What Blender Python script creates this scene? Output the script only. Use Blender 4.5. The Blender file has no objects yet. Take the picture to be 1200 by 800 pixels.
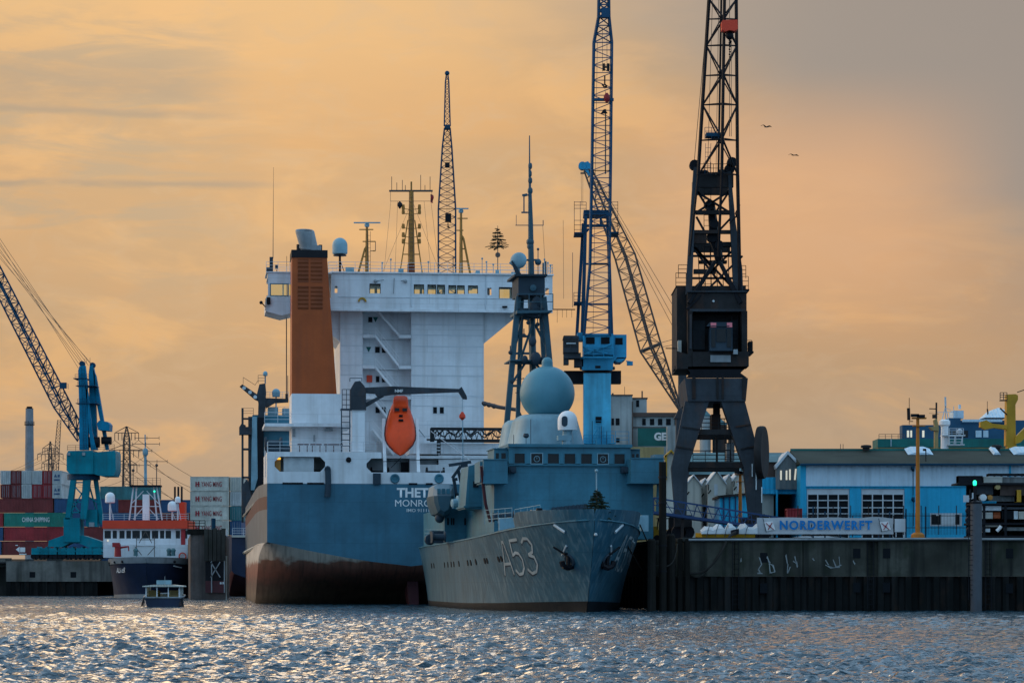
import bpy, bmesh, math, random
import numpy as np
from mathutils import Vector, Matrix
random.seed(7)
SC = bpy.context.scene
COL = SC.collection
F, H, YH = 3333.3, 2.4, 682.0          # focal length in photo pixels, eye height, horizon row
V = Vector
def wx(px, Y): return (px - 600.0) / F * Y
def wz(py, Y): return H + (YH - py) / F * Y
def P(px, py, Y): return V((wx(px, Y), Y, wz(py, Y)))
def lerp(a, b, t): return a + (b - a) * t
def interp(tab, x):
    if x <= tab[0][0]: return tab[0][1]
    for (a, b), (c, d) in zip(tab, tab[1:]):
        if x <= c: return b + (d - b) * (x - a) / (c - a)
    return tab[-1][1]

class Fr:
    """A ship's own frame: u to the right, v away from the camera, turned by A."""
    def __init__(s, px, Y, A):
        s.x0, s.y0, s.A = wx(px, Y), Y, math.radians(A)
        s.c, s.s = math.cos(s.A), math.sin(s.A)
    def U(s, px, v):
        k = (px - 600.0) / F
        return (k * (s.y0 + v * s.c) - s.x0 + v * s.s) / (s.c - k * s.s)
    def Yw(s, u, v): return s.y0 + u * s.s + v * s.c
    def Z(s, py, v, u=0.0): return H + (YH - py) / F * s.Yw(u, v)
    def p(s, px, py, v):
        u = s.U(px, v)
        return V((u, v, s.Z(py, v, u)))

class MB:
    def __init__(s): s.v, s.f, s.m, s.k = [], [], [], 0
    def mat(s, k): s.k = k; return s
    def add(s, vs, fs, k=None):
        o = len(s.v); s.v.extend([tuple(p) for p in vs])
        for f in fs:
            s.f.append([i + o for i in f]); s.m.append(s.k if k is None else k)
        return s
    def box(s, x0, x1, y0, y1, z0, z1, k=None):
        x0, x1 = sorted((x0, x1)); y0, y1 = sorted((y0, y1)); z0, z1 = sorted((z0, z1))
        return s.add([(x0,y0,z0),(x1,y0,z0),(x1,y1,z0),(x0,y1,z0),(x0,y0,z1),(x1,y0,z1),(x1,y1,z1),(x0,y1,z1)],
                     [(3,2,1,0),(4,5,6,7),(0,1,5,4),(1,2,6,5),(2,3,7,6),(3,0,4,7)], k)
    def ext(s, poly, vec, k=None):
        n = len(poly); vec = V(vec); a = [V(p) for p in poly]
        nor = V((0,0,0))
        for i in range(n): nor += a[i].cross(a[(i+1) % n])
        if nor.dot(vec) > 0: a.reverse()
        b = [p + vec for p in a]
        return s.add(a + b, [tuple(range(n)), tuple(reversed(range(n, 2*n)))] +
                     [(i, i+n, (i+1) % n + n, (i+1) % n) for i in range(n)], k)
    def bar(s, a, b, r, n=4, r2=None, k=None):
        a, b = V(a), V(b); d = b - a
        if d.length < 1e-6: return s
        d.normalize(); up = V((0,0,1)) if abs(d.z) < .95 else V((0,1,0))
        e = d.cross(up).normalized(); g = d.cross(e)
        r2 = r if r2 is None else r2
        t0 = math.pi/4 if n == 4 else 0
        ra = [a + (e*math.cos(t0+2*math.pi*i/n) + g*math.sin(t0+2*math.pi*i/n))*r for i in range(n)]
        rb = [b + (e*math.cos(t0+2*math.pi*i/n) + g*math.sin(t0+2*math.pi*i/n))*r2 for i in range(n)]
        return s.add(ra + rb, [tuple(range(n)), tuple(reversed(range(n, 2*n)))] +
                     [((i+1) % n, i, i+n, (i+1) % n + n) for i in range(n)], k)
    def path(s, pts, r, n=4, k=None):
        for a, b in zip(pts, pts[1:]): s.bar(a, b, r, n, None, k)
        return s
    def lathe(s, c, prof, n=18, d=(0,0,1), k=None, cap=True):
        c, d = V(c), V(d).normalized(); up = V((0,0,1)) if abs(d.z) < .9 else V((0,1,0))
        e = up.cross(d).normalized() if abs(d.z) < .9 else V((1,0,0)); g = d.cross(e)
        vs, fs = [], []
        for r, z in prof:
            for i in range(n):
                t = 2*math.pi*i/n
                vs.append(c + d*z + (e*math.cos(t) + g*math.sin(t))*max(r, 1e-4))
        for j in range(len(prof)-1):
            for i in range(n):
                fs.append((j*n+i, j*n+(i+1) % n, (j+1)*n+(i+1) % n, (j+1)*n+i))
        if cap: fs += [tuple(reversed(range(n))), tuple(range((len(prof)-1)*n, len(prof)*n))]
        return s.add(vs, fs, k)
    def sph(s, c, r, n=16, z0=-1, z1=1, k=None, sq=1.0):
        prof = []
        a0, a1 = math.asin(z0), math.asin(z1); m = max(6, n//2)
        for j in range(m+1):
            a = a0 + (a1-a0)*j/m
            prof.append((r*math.cos(a), r*math.sin(a)*sq))
        return s.lathe(c, prof, n, (0,0,1), k)
    def loft(s, rings, closed=True, cap=True, k=None, kf=None):
        n = len(rings[0]); vs = [p for r in rings for p in r]; o = len(s.v); s.v.extend([tuple(p) for p in vs])
        for j in range(len(rings)-1):
            for i in range(n if closed else n-1):
                q = [j*n+i, j*n+(i+1) % n, (j+1)*n+(i+1) % n, (j+1)*n+i]
                s.f.append([a+o for a in q])
                if kf: c = sum((V(vs[a]) for a in q), V((0,0,0)))/4; s.m.append(kf(c))
                else: s.m.append(s.k if k is None else k)
        if cap:
            for r in (0, len(rings)-1):
                s.f.append([o + r*n + i for i in range(n)]); s.m.append(s.k if k is None else k)
        return s
    def rail(s, pts, h=1.05, r=.03, step=1.6, bars=3):
        pts = [V(p) for p in pts]; up = V((0,0,1))
        for a, b in zip(pts, pts[1:]):
            L = (b-a).length; n = max(1, int(L/step+.5))
            for i in range(n+1):
                q = a.lerp(b, i/n); s.bar(q, q + up*h, r)
            for j in range(bars):
                z = up*h*(j+1)/bars; s.bar(a+z, b+z, r*.9)
        return s
    def ladder(s, a, b, w=.45, r=.03, step=.6, side=(1,0,0)):
        a, b, e = V(a), V(b), V(side)*w/2
        s.bar(a-e, b-e, r); s.bar(a+e, b+e, r)
        n = int((b-a).length/step)
        for i in range(1, n): q = a.lerp(b, i/n); s.bar(q-e, q+e, r*.8)
        return s
    def lattice(s, A, B, n, rc, rd, faces=None, cross=False, hor=True):
        """chords from the points A to the points B with zig-zag bracing on each face"""
        A = [V(p) for p in A]; B = [V(p) for p in B]; m = len(A)
        for a, b in zip(A, B): s.bar(a, b, rc, 5)
        for fi in (faces if faces is not None else range(m)):
            i, j = fi, (fi+1) % m
            for q in range(n):
                t0, t1 = q/n, (q+1)/n
                if hor: s.bar(A[i].lerp(B[i], t0), A[j].lerp(B[j], t0), rd)
                if cross or (q+fi) % 2 == 0: s.bar(A[i].lerp(B[i], t0), A[j].lerp(B[j], t1), rd)
                if cross or (q+fi) % 2: s.bar(A[j].lerp(B[j], t0), A[i].lerp(B[i], t1), rd)
            if hor: s.bar(B[i], B[j], rd)
        return s
    def wall(s, x0, x1, z0, z1, y0, y1, holes, k=None):
        """a wall plate in the xz plane from y0 to y1 with rectangular openings (hx0,hx1,hz0,hz1)"""
        xs = sorted(set([x0, x1] + [min(max(h[i], x0), x1) for h in holes for i in (0, 1)]))
        zs = sorted(set([z0, z1] + [min(max(h[i], z0), z1) for h in holes for i in (2, 3)]))
        for a, b in zip(xs, xs[1:]):
            run = None
            for c, d in zip(zs, zs[1:]):
                mx, mz = (a+b)/2, (c+d)/2
                if any(h[0] < mx < h[1] and h[2] < mz < h[3] for h in holes):
                    if run: s.box(a, b, y0, y1, run[0], run[1], k); run = None
                else: run = (run[0], d) if run else (c, d)
            if run: s.box(a, b, y0, y1, run[0], run[1], k)
        return s
    def build(s, name, mats, parent=None, smooth=35):
        if name in SPLIT and parent:
            objs = [q._build(name, mats, parent, smooth) for q in s.pieces()]; return objs[0]
        return s._build(name, mats, parent, smooth)
    def pieces(s, gap=.12):
        par = list(range(len(s.v)))
        def find(a):
            while par[a] != a: par[a] = par[par[a]]; a = par[a]
            return a
        for f in s.f:
            for i in f[1:]: par[find(i)] = find(f[0])
        isl = {}
        for fi, f in enumerate(s.f): isl.setdefault(find(f[0]), []).append(fi)
        grp = []
        for fs in isl.values():
            vs = [s.v[i] for f in fs for i in s.f[f]]; lo = [min(p[k] for p in vs)-gap for k in range(3)]; hi = [max(p[k] for p in vs)+gap for k in range(3)]
            grp.append([lo, hi, fs])
        again = True
        while again:
            again = False; out = []
            for g in grp:
                for h in out:
                    if all(g[0][k] <= h[1][k] and h[0][k] <= g[1][k] for k in range(3)):
                        h[0] = [min(a, b) for a, b in zip(g[0], h[0])]; h[1] = [max(a, b) for a, b in zip(g[1], h[1])]; h[2] = h[2]+g[2]; again = True; break
                else: out.append(g)
            grp = out
        res = []
        for g in grp:
            q = MB(); ids = {}
            for fi in g[2]:
                q.f.append([ids.setdefault(i, len(ids)) for i in s.f[fi]]); q.m.append(s.m[fi])
            q.v = [None]*len(ids)
            for i, k in ids.items(): q.v[k] = s.v[i]
            res.append(q)
        return res
    def _build(s, name, mats, parent=None, smooth=35):
        me = bpy.data.meshes.new(name)
        off = OFF.get(parent.name, V((0,0,0))) if parent else V((0,0,0))
        me.from_pydata([(x-off.x, y-off.y, z-off.z) for x, y, z in s.v], [], s.f)
        if not isinstance(mats, (list, tuple)): mats = [mats]
        for m in mats: me.materials.append(m)
        me.polygons.foreach_set('material_index', [min(k, len(mats)-1) for k in s.m])
        me.update()
        bm = bmesh.new(); bm.from_mesh(me)
        bmesh.ops.recalc_face_normals(bm, faces=bm.faces)
        bm.to_mesh(me); bm.free()
        if smooth:
            me.polygons.foreach_set('use_smooth', [True]*len(me.polygons))
            me.set_sharp_from_angle(angle=math.radians(smooth))
        o = bpy.data.objects.new(name, me); COL.objects.link(o)
        if parent: o.parent = parent; OFF[o.name] = off
        return o
OFF = {}
SPLIT = set('weld_seam tower_beam tower_brace gantry_beam counterweight mast_platform wall_trim graffiti mast_sensor deck_railing boom_spar platform stiffener house_fittings house_trim roof_locker chafing_mark scupper warning_mark life_raft deck_winch roof_antenna vent_pipe casing_lamp wall_lamp rubbing_rail gantry_platform yard navigation_light winch lightening_hole locking_bar brace cross_beam poop_bench hook_block crossbeam luffing_gear side_platform iron_band bumper bench blue_pilaster deck_edge mast_yard capstan access_shaft roof_railing roof_edge wing_fittings signal_boom white_mark skylight'.split())
def props(o, label=None, cat=None, group=None, kind=None):
    for k, v in (('label', label), ('category', cat), ('group', group), ('kind', kind)):
        if v: o[k] = v
    return o
def thing(name, label, cat, at=None, fr=None, group=None):
    """an Empty at the thing's base; parts are given in world metres (at) or in the ship's frame (fr)"""
    o = bpy.data.objects.new(name, None); COL.objects.link(o); o.empty_display_size = .5
    if fr: o.location = (fr.x0, fr.y0, 0); o.rotation_euler = (0, 0, fr.A); OFF[o.name] = V((0,0,0))
    else: o.location = at; OFF[o.name] = V(at)
    return props(o, label, cat, group, 'thing')
def solo(mb, name, mats, label, cat, at, group=None, smooth=35):
    """a thing that is one mesh, with its origin at its base"""
    at = V(at); mb.v = [(x-at.x, y-at.y, z-at.z) for x, y, z in mb.v]
    o = mb.build(name, mats, None, smooth); o.location = at
    return props(o, label, cat, group, 'thing')
def struct(mb, name, mats, smooth=35, kind='structure'):
    return props(mb.build(name, mats, None, smooth), kind=kind)
def dup(root, loc, label=None, rotz=None):
    kids = list(root.children)
    r = root.copy(); COL.objects.link(r); r.location = loc
    if rotz is not None: r.rotation_euler = (0, 0, rotz)
    if label: r['label'] = label
    for ch in kids:
        c = ch.copy(); COL.objects.link(c); c.parent = r
        for g in ch.children:
            d = g.copy(); COL.objects.link(d); d.parent = c
    return r
def text(s, name, m, parent, width=None, height=1.0, at=(0,0,0), ex=(1,0,0), ez=(0,0,1), bold=.02, centre=False, space=1.0):
    """lettering: the words as flat raised letters; ex/ez are the reading and the up direction"""
    cu = bpy.data.curves.new(name, 'FONT'); cu.body = s; cu.size = 1.0; cu.offset = bold; cu.extrude = .0; cu.resolution_u = 3; cu.space_character = space
    o = bpy.data.objects.new(name, cu); COL.objects.link(o)
    bpy.context.view_layer.update()
    me = bpy.data.meshes.new_from_object(o.evaluated_get(bpy.context.evaluated_depsgraph_get()))
    bpy.data.objects.remove(o)
    xs = [v.co.x for v in me.vertices]; ys = [v.co.y for v in me.vertices]
    x0, x1, y0, y1 = min(xs), max(xs), min(ys), max(ys)
    sy = height/(y1-y0); sx = (width/(x1-x0)) if width else sy
    off = OFF.get(parent.name, V((0,0,0)))
    ex, ez, at = V(ex), V(ez), V(at)
    for v in me.vertices:
        q = at + ex*((v.co.x-x0)*sx - (((x1-x0)*sx/2) if centre else 0)) + ez*((v.co.y-y0)*sy)
        v.co = q - off
    me.materials.append(m); me.name = name
    o = bpy.data.objects.new(name, me); COL.objects.link(o); o.parent = parent; OFF[o.name] = off
    return o

# ------------------------------------------------------------------ materials
def mat(name, col, rough=.5, metal=0.0, var=.25, streak=0.0, rust=0.0, corr=0.0, corr_z=0.0, sc=1.0, spec=.22, plates=0.0, streakcol=(.03,.03,.03), rustcol=(.14,.06,.03), bump=.15):
    m = bpy.data.materials.new(name); m.use_nodes = True; t = m.node_tree; N, L = t.nodes, t.links
    b = N['Principled BSDF']; b.inputs['Roughness'].default_value = rough; b.inputs['Metallic'].default_value = metal
    b.inputs['Specular IOR Level'].default_value = spec
    tc = N.new('ShaderNodeTexCoord'); oi = N.new('ShaderNodeObjectInfo')
    ad = N.new('ShaderNodeVectorMath'); ad.operation = 'ADD'; L.new(tc.outputs['Object'], ad.inputs[0])
    rv = N.new('ShaderNodeMath'); rv.operation = 'MULTIPLY'; L.new(oi.outputs['Random'], rv.inputs[0]); rv.inputs[1].default_value = 37.0
    L.new(rv.outputs[0], ad.inputs[1])
    def noise(scale, det=4, stretch=None):
        n = N.new('ShaderNodeTexNoise'); n.inputs['Scale'].default_value = scale; n.inputs['Detail'].default_value = det
        if stretch:
            mp = N.new('ShaderNodeMapping'); mp.inputs['Scale'].default_value = stretch; L.new(ad.outputs[0], mp.inputs['Vector']); L.new(mp.outputs[0], n.inputs['Vector'])
        else: L.new(ad.outputs[0], n.inputs['Vector'])
        return n.outputs['Fac']
    def ramp(fac, lo, hi, a=0.0, c=1.0):
        r = N.new('ShaderNodeMapRange'); r.inputs['From Min'].default_value = lo; r.inputs['From Max'].default_value = hi
        r.inputs['To Min'].default_value = a; r.inputs['To Max'].default_value = c; L.new(fac, r.inputs['Value']); return r.outputs[0]
    def mix(fac, a, c, blend='MIX'):
        x = N.new('ShaderNodeMix'); x.data_type = 'RGBA'; x.blend_type = blend
        if isinstance(fac, float): x.inputs['Factor'].default_value = fac
        else: L.new(fac, x.inputs['Factor'])
        for sock, val in ((x.inputs['A'], a), (x.inputs['B'], c)):
            if isinstance(val, tuple): sock.default_value = (*val[:3], 1)
            else: L.new(val, sock)
        return x.outputs['Result']
    c = tuple(col)
    if var:
        lo = tuple(x*(1-var) for x in col); hi = tuple(min(.95, x*(1+var*.8)) for x in col)
        c = mix(ramp(noise(.35*sc, 5), .3, .7), lo, hi)
        c = mix(ramp(noise(3.1*sc, 3), .35, .75, 0, var*.9), c, tuple(x*.55 for x in col))
    if streak:
        c = mix(ramp(noise(1.0*sc, 3, (1.6, 1.6, .09)), .48, .72, 0, streak), c, streakcol)
    if rust:
        c = mix(ramp(noise(.9*sc, 6, (1, 1, .45)), .62-.22*rust, .80-.15*rust, 0, min(1, rust*1.4)), c, rustcol)
    if plates:
        br = N.new('ShaderNodeTexBrick'); br.inputs['Scale'].default_value = 1; br.inputs['Mortar Size'].default_value = .035
        br.inputs['Brick Width'].default_value = plates*2.5; br.inputs['Row Height'].default_value = plates
        br.inputs['Color1'].default_value = (1,1,1,1); br.inputs['Color2'].default_value = (.95,.95,.95,1); br.inputs['Mortar'].default_value = (.84,.84,.84,1)
        mp = N.new('ShaderNodeMapping'); mp.inputs['Rotation'].default_value = (math.pi/2, 0, 0); L.new(tc.outputs['Object'], mp.inputs['Vector'])
        L.new(mp.outputs[0], br.inputs['Vector']); c = mix(1.0, c, br.outputs['Color'], 'MULTIPLY')
    if isinstance(c, tuple): b.inputs['Base Color'].default_value = (*c, 1)
    else: L.new(c, b.inputs['Base Color'])
    h = None
    if corr or corr_z:
        sp = N.new('ShaderNodeSeparateXYZ'); L.new(tc.outputs['Object'], sp.inputs[0])
        mu = N.new('ShaderNodeMath'); mu.operation = 'MULTIPLY'; L.new(sp.outputs['Z' if corr_z else 'X'], mu.inputs[0]); mu.inputs[1].default_value = 2*math.pi/(corr or corr_z)
        sn = N.new('ShaderNodeMath'); sn.operation = 'SINE'; L.new(mu.outputs[0], sn.inputs[0]); h = sn.outputs[0]
    elif bump: h = noise(2.0*sc, 4)
    if h is not None:
        bp = N.new('ShaderNodeBump'); bp.inputs['Strength'].default_value = .5 if (corr or corr_z) else bump; bp.inputs['Distance'].default_value = .06; L.new(h, bp.inputs['Height']); L.new(bp.outputs[0], b.inputs['Normal'])
    return m
def emit(name, col, k):
    m = bpy.data.materials.new(name); m.use_nodes = True; b = m.node_tree.nodes['Principled BSDF']
    b.inputs['Base Color'].default_value = (*col, 1); b.inputs['Emission Color'].default_value = (*col, 1); b.inputs['Emission Strength'].default_value = k
    return m
def glass(name, tint, gloss=.25):
    m = bpy.data.materials.new(name); m.use_nodes = True; t = m.node_tree; N, L = t.nodes, t.links
    N.remove(N['Principled BSDF']); o = N['Material Output']
    tr = N.new('ShaderNodeBsdfTransparent'); tr.inputs[0].default_value = (*tint, 1)
    gl = N.new('ShaderNodeBsdfGlossy'); gl.inputs['Roughness'].default_value = .03
    fr = N.new('ShaderNodeFresnel'); fr.inputs[0].default_value = 1.45
    mx = N.new('ShaderNodeMixShader'); L.new(fr.outputs[0], mx.inputs[0]); L.new(tr.outputs[0], mx.inputs[1]); L.new(gl.outputs[0], mx.inputs[2]); L.new(mx.outputs[0], o.inputs[0])
    return m
M = {}
def dm(n, *a, **k): M[n] = mat(n, *a, **k); return M[n]
dm('radome_grey', (.09,.255,.325), .4, streak=.05, var=.1)
dm('navy', (.045,.18,.25), .42, streak=.22, rust=.05, plates=2.4)
dm('navy_hull', (.030,.108,.16), .38, streak=.6, var=.25, sc=1.7, streakcol=(.15,.24,.28), plates=2.4)
dm('navy_pale', (.21,.36,.43), .45, streak=.15)
dm('navy_dark', (.035,.055,.075), .5, spec=.08)
dm('bottom_black', (.012,.016,.020), .5, streak=.3, rust=.05, spec=.08)
dm('ship_blue', (.042,.150,.222), .42, streak=.22, rust=.03, plates=2.2, sc=.7)
dm('ship_side', (.085,.12,.15), .45, streak=.35, rust=.10)
dm('ship_maroon', (.075,.022,.028), .55, streak=.3, rust=.2)
dm('rub_rail', (.42,.42,.38), .6, rust=.3)
dm('white', (.72,.75,.78), .4, streak=.28, var=.13, rust=.10, rustcol=(.36,.27,.20), sc=.8, plates=2.6, streakcol=(.3,.26,.22))
dm('white_clean', (.78,.80,.82), .4, var=.1, streak=.08)
dm('funnel_orange', (.40,.082,.018), .45, var=.15, streak=.18)
dm('funnel_louvre', (.24,.055,.016), .6, corr_z=.45)
dm('black_paint', (.022,.022,.026), .5, spec=.08)
dm('lifeboat_orange', (.95,.08,.016), .35, var=.15, streak=.1)
dm('mast_yellow', (.36,.165,.035), .5, rust=.15)
dm('crane_teal', (.004,.21,.275), .45, streak=.25, rust=.10, plates=3, spec=.08)
dm('crane_navy', (.010,.055,.105), .5, spec=.08)
dm('crane_blue', (.02,.27,.46), .42, streak=.2, rust=.07)
dm('crane_blue_backlit', (.004,.062,.135), .45, var=.2)  # crane blue with the backlit shade of gantry and jib put in
dm('crane_mast', (.004,.19,.33), .45, streak=.2, rust=.08, spec=.08)
dm('concrete_far', (.15,.145,.13), .85, streak=.75, var=.45, rust=.25, rustcol=(.05,.06,.03), sc=.7)
dm('mast_grey', (.04,.10,.135), .5, streak=.1)
dm('crane_pale', (.08,.44,.64), .42, streak=.35, rust=.22, rustcol=(.05,.07,.10), sc=.8)
dm('crane_dark', (.027,.026,.027), .6, streak=.35, var=.5, rust=.45, rustcol=(.085,.04,.026), spec=.08)
dm('crane_slate', (.05,.060,.072), .55, streak=.4, var=.4, rust=.35, rustcol=(.10,.05,.03), plates=2.5, spec=.08)
dm('steel_black', (.012,.013,.017), .5, spec=.08)
dm('cable', (.10,.085,.07), .6, var=0, bump=0)
dm('concrete', (.07,.07,.058), .85, streak=.95, var=.5, rust=.55, rustcol=(.02,.028,.016), sc=.9, spec=.08, streakcol=(.012,.014,.014))
dm('concrete_dark', (.05,.05,.046), .9, streak=.8, var=.5, rust=.4, rustcol=(.02,.03,.018), sc=.6, spec=.08)
dm('sheet_pile', (.009,.010,.010), .8, streak=.6, var=.4, rust=.35, rustcol=(.05,.028,.018), spec=.08)
dm('timber_dark', (.016,.015,.013), .85, streak=.5, var=.4, spec=.08)
dm('asphalt', (.06,.06,.06), .9)
dm('container_red', (.33,.033,.04), .55, corr=.28, streak=.3, rust=.15)
dm('container_maroon', (.19,.035,.035), .55, corr=.28, streak=.3, rust=.15)
dm('container_green', (.02,.22,.17), .55, corr=.28, streak=.2, rust=.1)
dm('container_white', (.55,.57,.56), .5, corr=.28, streak=.25, rust=.06)
dm('container_cream', (.58,.57,.50), .5, corr=.28, streak=.2, rust=.06)
dm('container_blue', (.03,.09,.20), .55, corr=.28, streak=.25, rust=.1)
dm('container_teal', (.05,.19,.21), .55, corr=.28, streak=.25, rust=.1)
dm('letter_white', (.75,.76,.76), .5, var=.1)
dm('letter_dim', (.55,.60,.62), .5, var=.25)
dm('paint_scrawl', (.26,.28,.28), .8, var=.4)
dm('number_grey', (.34,.40,.42), .5, var=.25)
dm('letter_red', (.30,.04,.05), .5, var=.1)
dm('letter_blue', (.004,.17,.46), .5, var=.15)
dm('hull_navy', (.018,.03,.065), .4, streak=.2, rust=.08)
dm('grey_paint', (.28,.31,.33), .5, streak=.25, rust=.06)
dm('band_red', (.68,.06,.025), .45, var=.12)
dm('pink', (.85,.22,.25), .5, var=.1)
dm('red_paint', (.32,.025,.03), .5)
dm('shed_blue', (.028,.36,.58), .5, corr=.5, streak=.15, var=.12, spec=.08)
dm('clad_grey', (.50,.64,.74), .55, corr=.5, streak=.2, var=.1)
dm('door_white', (.50,.54,.57), .5, streak=.2, var=.1)
dm('roof_olive', (.045,.055,.045), .85, var=.35, sc=.6, spec=.08)
dm('roof_teal', (.08,.17,.19), .7, streak=.2)
dm('wall_cream', (.48,.46,.40), .8, streak=.35, var=.15)
dm('wall_grey', (.33,.36,.36), .85, streak=.45, var=.2, sc=.6)
dm('wall_brown', (.10,.07,.06), .85)
dm('plank_grey', (.17,.18,.18), .85, streak=.5, corr=.6)
dm('sign_green', (.01,.11,.10), .5)
dm('teal_wall', (.01,.14,.13), .6, streak=.2)
dm('blue_wall', (.02,.085,.16), .6, streak=.2)
dm('tan', (.36,.27,.12), .7, streak=.3)
dm('yellow', (.50,.27,.02), .5, rust=.12)
dm('lamp_orange', (.46,.16,.02), .55, rust=.2)
dm('tarp', (.50,.54,.56), .6, var=.2, bump=.6)
dm('banner_grey', (.46,.48,.50), .6, var=.15, bump=.4)
dm('gangway_blue', (.02,.05,.13), .5)
dm('rope', (.03,.028,.025), .9)
dm('pier_brown', (.10,.085,.08), .85, streak=.6, var=.4, rust=.4)
dm('boat_cover', (.20,.28,.33), .5, var=.15)
dm('pile_steel', (.075,.085,.10), .6, streak=.5, rust=.3, rustcol=(.05,.04,.035))
dm('chimney', (.24,.25,.27), .85, var=.15, streak=.2)
dm('pylon', (.10,.075,.065), .7)
dm('fir', (.02,.035,.02), .8, var=.4)
dm('bird', (.06,.05,.045), .8)
dm('bark_pole', (.10,.08,.07), .7)
dm('glass_dark', (.012,.014,.016), .2, var=0, bump=0, spec=.2)
dm('window_black', (.008,.010,.013), .4, var=0, bump=0, spec=.05)
dm('net', (.025,.03,.035), .8)
dm('rail_white', (.55,.60,.64), .5, var=.1)
dm('rail_dark', (.05,.06,.075), .5, var=.1)
M['pane'] = glass('pane', (.86,.90,.78))
M['lamp_green'] = emit('lamp_green', (.02,.9,.45), 1.6)
M['lamp_amber'] = emit('lamp_amber', (1.0,.50,.04), 1.2)
M['warm_glow'] = emit('warm_glow', (.85,.74,.55), .5)  # for lamps and panes; in the gable slits it imitates sky showing through
# ------------------------------------------------------------------ camera, sky, sun
cam = bpy.data.cameras.new('camera'); co = bpy.data.objects.new('camera', cam); COL.objects.link(co); SC.camera = co
co.location = (0, 0, H); co.rotation_euler = (math.pi/2, 0, 0)
cam.lens = 100; cam.sensor_width = 36; cam.sensor_fit = 'HORIZONTAL'; cam.shift_y = (YH-400)/1200; cam.clip_end = 20000; cam.clip_start = .5
SUN_EL, SUN_AZ = 14.5, -6.0           # degrees; azimuth from the view direction, left negative
sd = V((math.sin(math.radians(SUN_AZ))*math.cos(math.radians(SUN_EL)), math.cos(math.radians(SUN_AZ))*math.cos(math.radians(SUN_EL)), math.sin(math.radians(SUN_EL))))
sl = bpy.data.lights.new('sun', 'SUN'); sl.energy = .07; sl.angle = math.radians(11); sl.color = (1.0, .74, .46)
so = bpy.data.objects.new('sun', sl); COL.objects.link(so); so.rotation_euler = (-sd).to_track_quat('-Z', 'Y').to_euler()
W = bpy.data.worlds.new('World'); SC.world = W; W.use_nodes = True
def sky():
    t = W.node_tree; N, L = t.nodes, t.links
    bg = N['Background']; bg.inputs['Strength'].default_value = .1
    tc = N.new('ShaderNodeTexCoord'); d = tc.outputs['Generated']
    sp = N.new('ShaderNodeSeparateXYZ'); L.new(d, sp.inputs[0]); X, Y, Z = sp.outputs
    def m(op, a, b=None, c=None):
        n = N.new('ShaderNodeMath'); n.operation = op
        for i, q in enumerate((a, b, c)):
            if q is None: continue
            if isinstance(q, (int, float)): n.inputs[i].default_value = q
            else: L.new(q, n.inputs[i])
        return n.outputs[0]
    def step(x, a, b, lo=0., hi=1.):
        n = N.new('ShaderNodeMapRange'); n.interpolation_type = 'SMOOTHSTEP'; L.new(x, n.inputs['Value'])
        for k, q in (('From Min', a), ('From Max', b), ('To Min', lo), ('To Max', hi)): n.inputs[k].default_value = q
        return n.outputs[0]
    def mix(f, a, b):
        n = N.new('ShaderNodeMix'); n.data_type = 'RGBA'
        if isinstance(f, float): n.inputs['Factor'].default_value = f
        else: L.new(f, n.inputs['Factor'])
        for s, q in ((n.inputs['A'], a), (n.inputs['B'], b)):
            if isinstance(q, tuple): s.default_value = (*[v*10 for v in q], 1)
            else: L.new(q, s)
        return n.outputs['Result']
    def noise(scale, stretch, det=5, rough=.55, off=(0,0,0), dist=0.):
        mp = N.new('ShaderNodeMapping'); mp.inputs['Scale'].default_value = stretch; mp.inputs['Location'].default_value = off; L.new(d, mp.inputs['Vector'])
        n = N.new('ShaderNodeTexNoise'); n.inputs['Scale'].default_value = scale; n.inputs['Detail'].default_value = det; n.inputs['Roughness'].default_value = rough; n.inputs['Distortion'].default_value = dist
        L.new(mp.outputs[0], n.inputs['Vector']); return n.outputs['Fac']
    r = m('DIVIDE', X, m('MAXIMUM', Y, .08))
    el = m('DIVIDE', Z, m('MAXIMUM', m('SQRT', m('ADD', m('MULTIPLY', X, X), m('MULTIPLY', Y, Y))), .05))
    # warm veil of cloud by height
    cr = N.new('ShaderNodeValToRGB'); cr.color_ramp.interpolation = 'EASE'; e = cr.color_ramp.elements
    stops = [(0, (.375,.295,.235)), (.10, (.395,.295,.215)), (.20, (.49,.29,.158)), (.33, (.58,.31,.135)), (.45, (.66,.395,.18)), (.56, (.56,.54,.50)), (1, (.54,.70,.86))]
    e[0].position, e[0].color = stops[0][0], (*[v*10 for v in stops[0][1]], 1)
    e[1].position, e[1].color = 1, (*[v*10 for v in stops[-1][1]], 1)
    for q, c in stops[1:-1]:
        k = e.new(q); k.color = (*[v*10 for v in c], 1)
    L.new(m('MULTIPLY', Z, 2.2), cr.inputs[0]); c = cr.outputs[0]
    # large soft bands of brightness
    n1 = noise(1.0, (5, 1, 17), 6, .55, (3, 0, 1))
    c = mix(step(n1, .42, .62, 0, .75), c, (.40,.275,.175))
    n3 = noise(1.0, (14, 1, 42), 5, .6, (1, 4, 8), .4)
    c = mix(step(n3, .47, .66, 0, .55), c, (.74,.41,.17))
    n6 = noise(1.0, (40, 1, 90), 6, .62, (9, 0, 3), .8)
    c = mix(step(n6, .45, .72, 0, .38), c, (.50,.36,.24))
    # the grey bank that comes in from the upper right
    n2 = noise(1.0, (7, 1, 22), 6, .5, (7, 2, 5))
    s = m('ADD', m('ADD', Z, m('MULTIPLY', r, .60)), m('MULTIPLY', m('SUBTRACT', n2, .5), .10))
    g = step(s, .165, .255)
    g = m('MULTIPLY', g, step(r, -.10, .06))
    c = mix(m('MULTIPLY', g, .97), c, (.285,.255,.24))
    # dull rose below the bank, far right
    c = mix(m('MULTIPLY', step(r, .02, .20), step(Z, .11, .0, 0, 1.0)), c, (.40,.30,.215))
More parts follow.
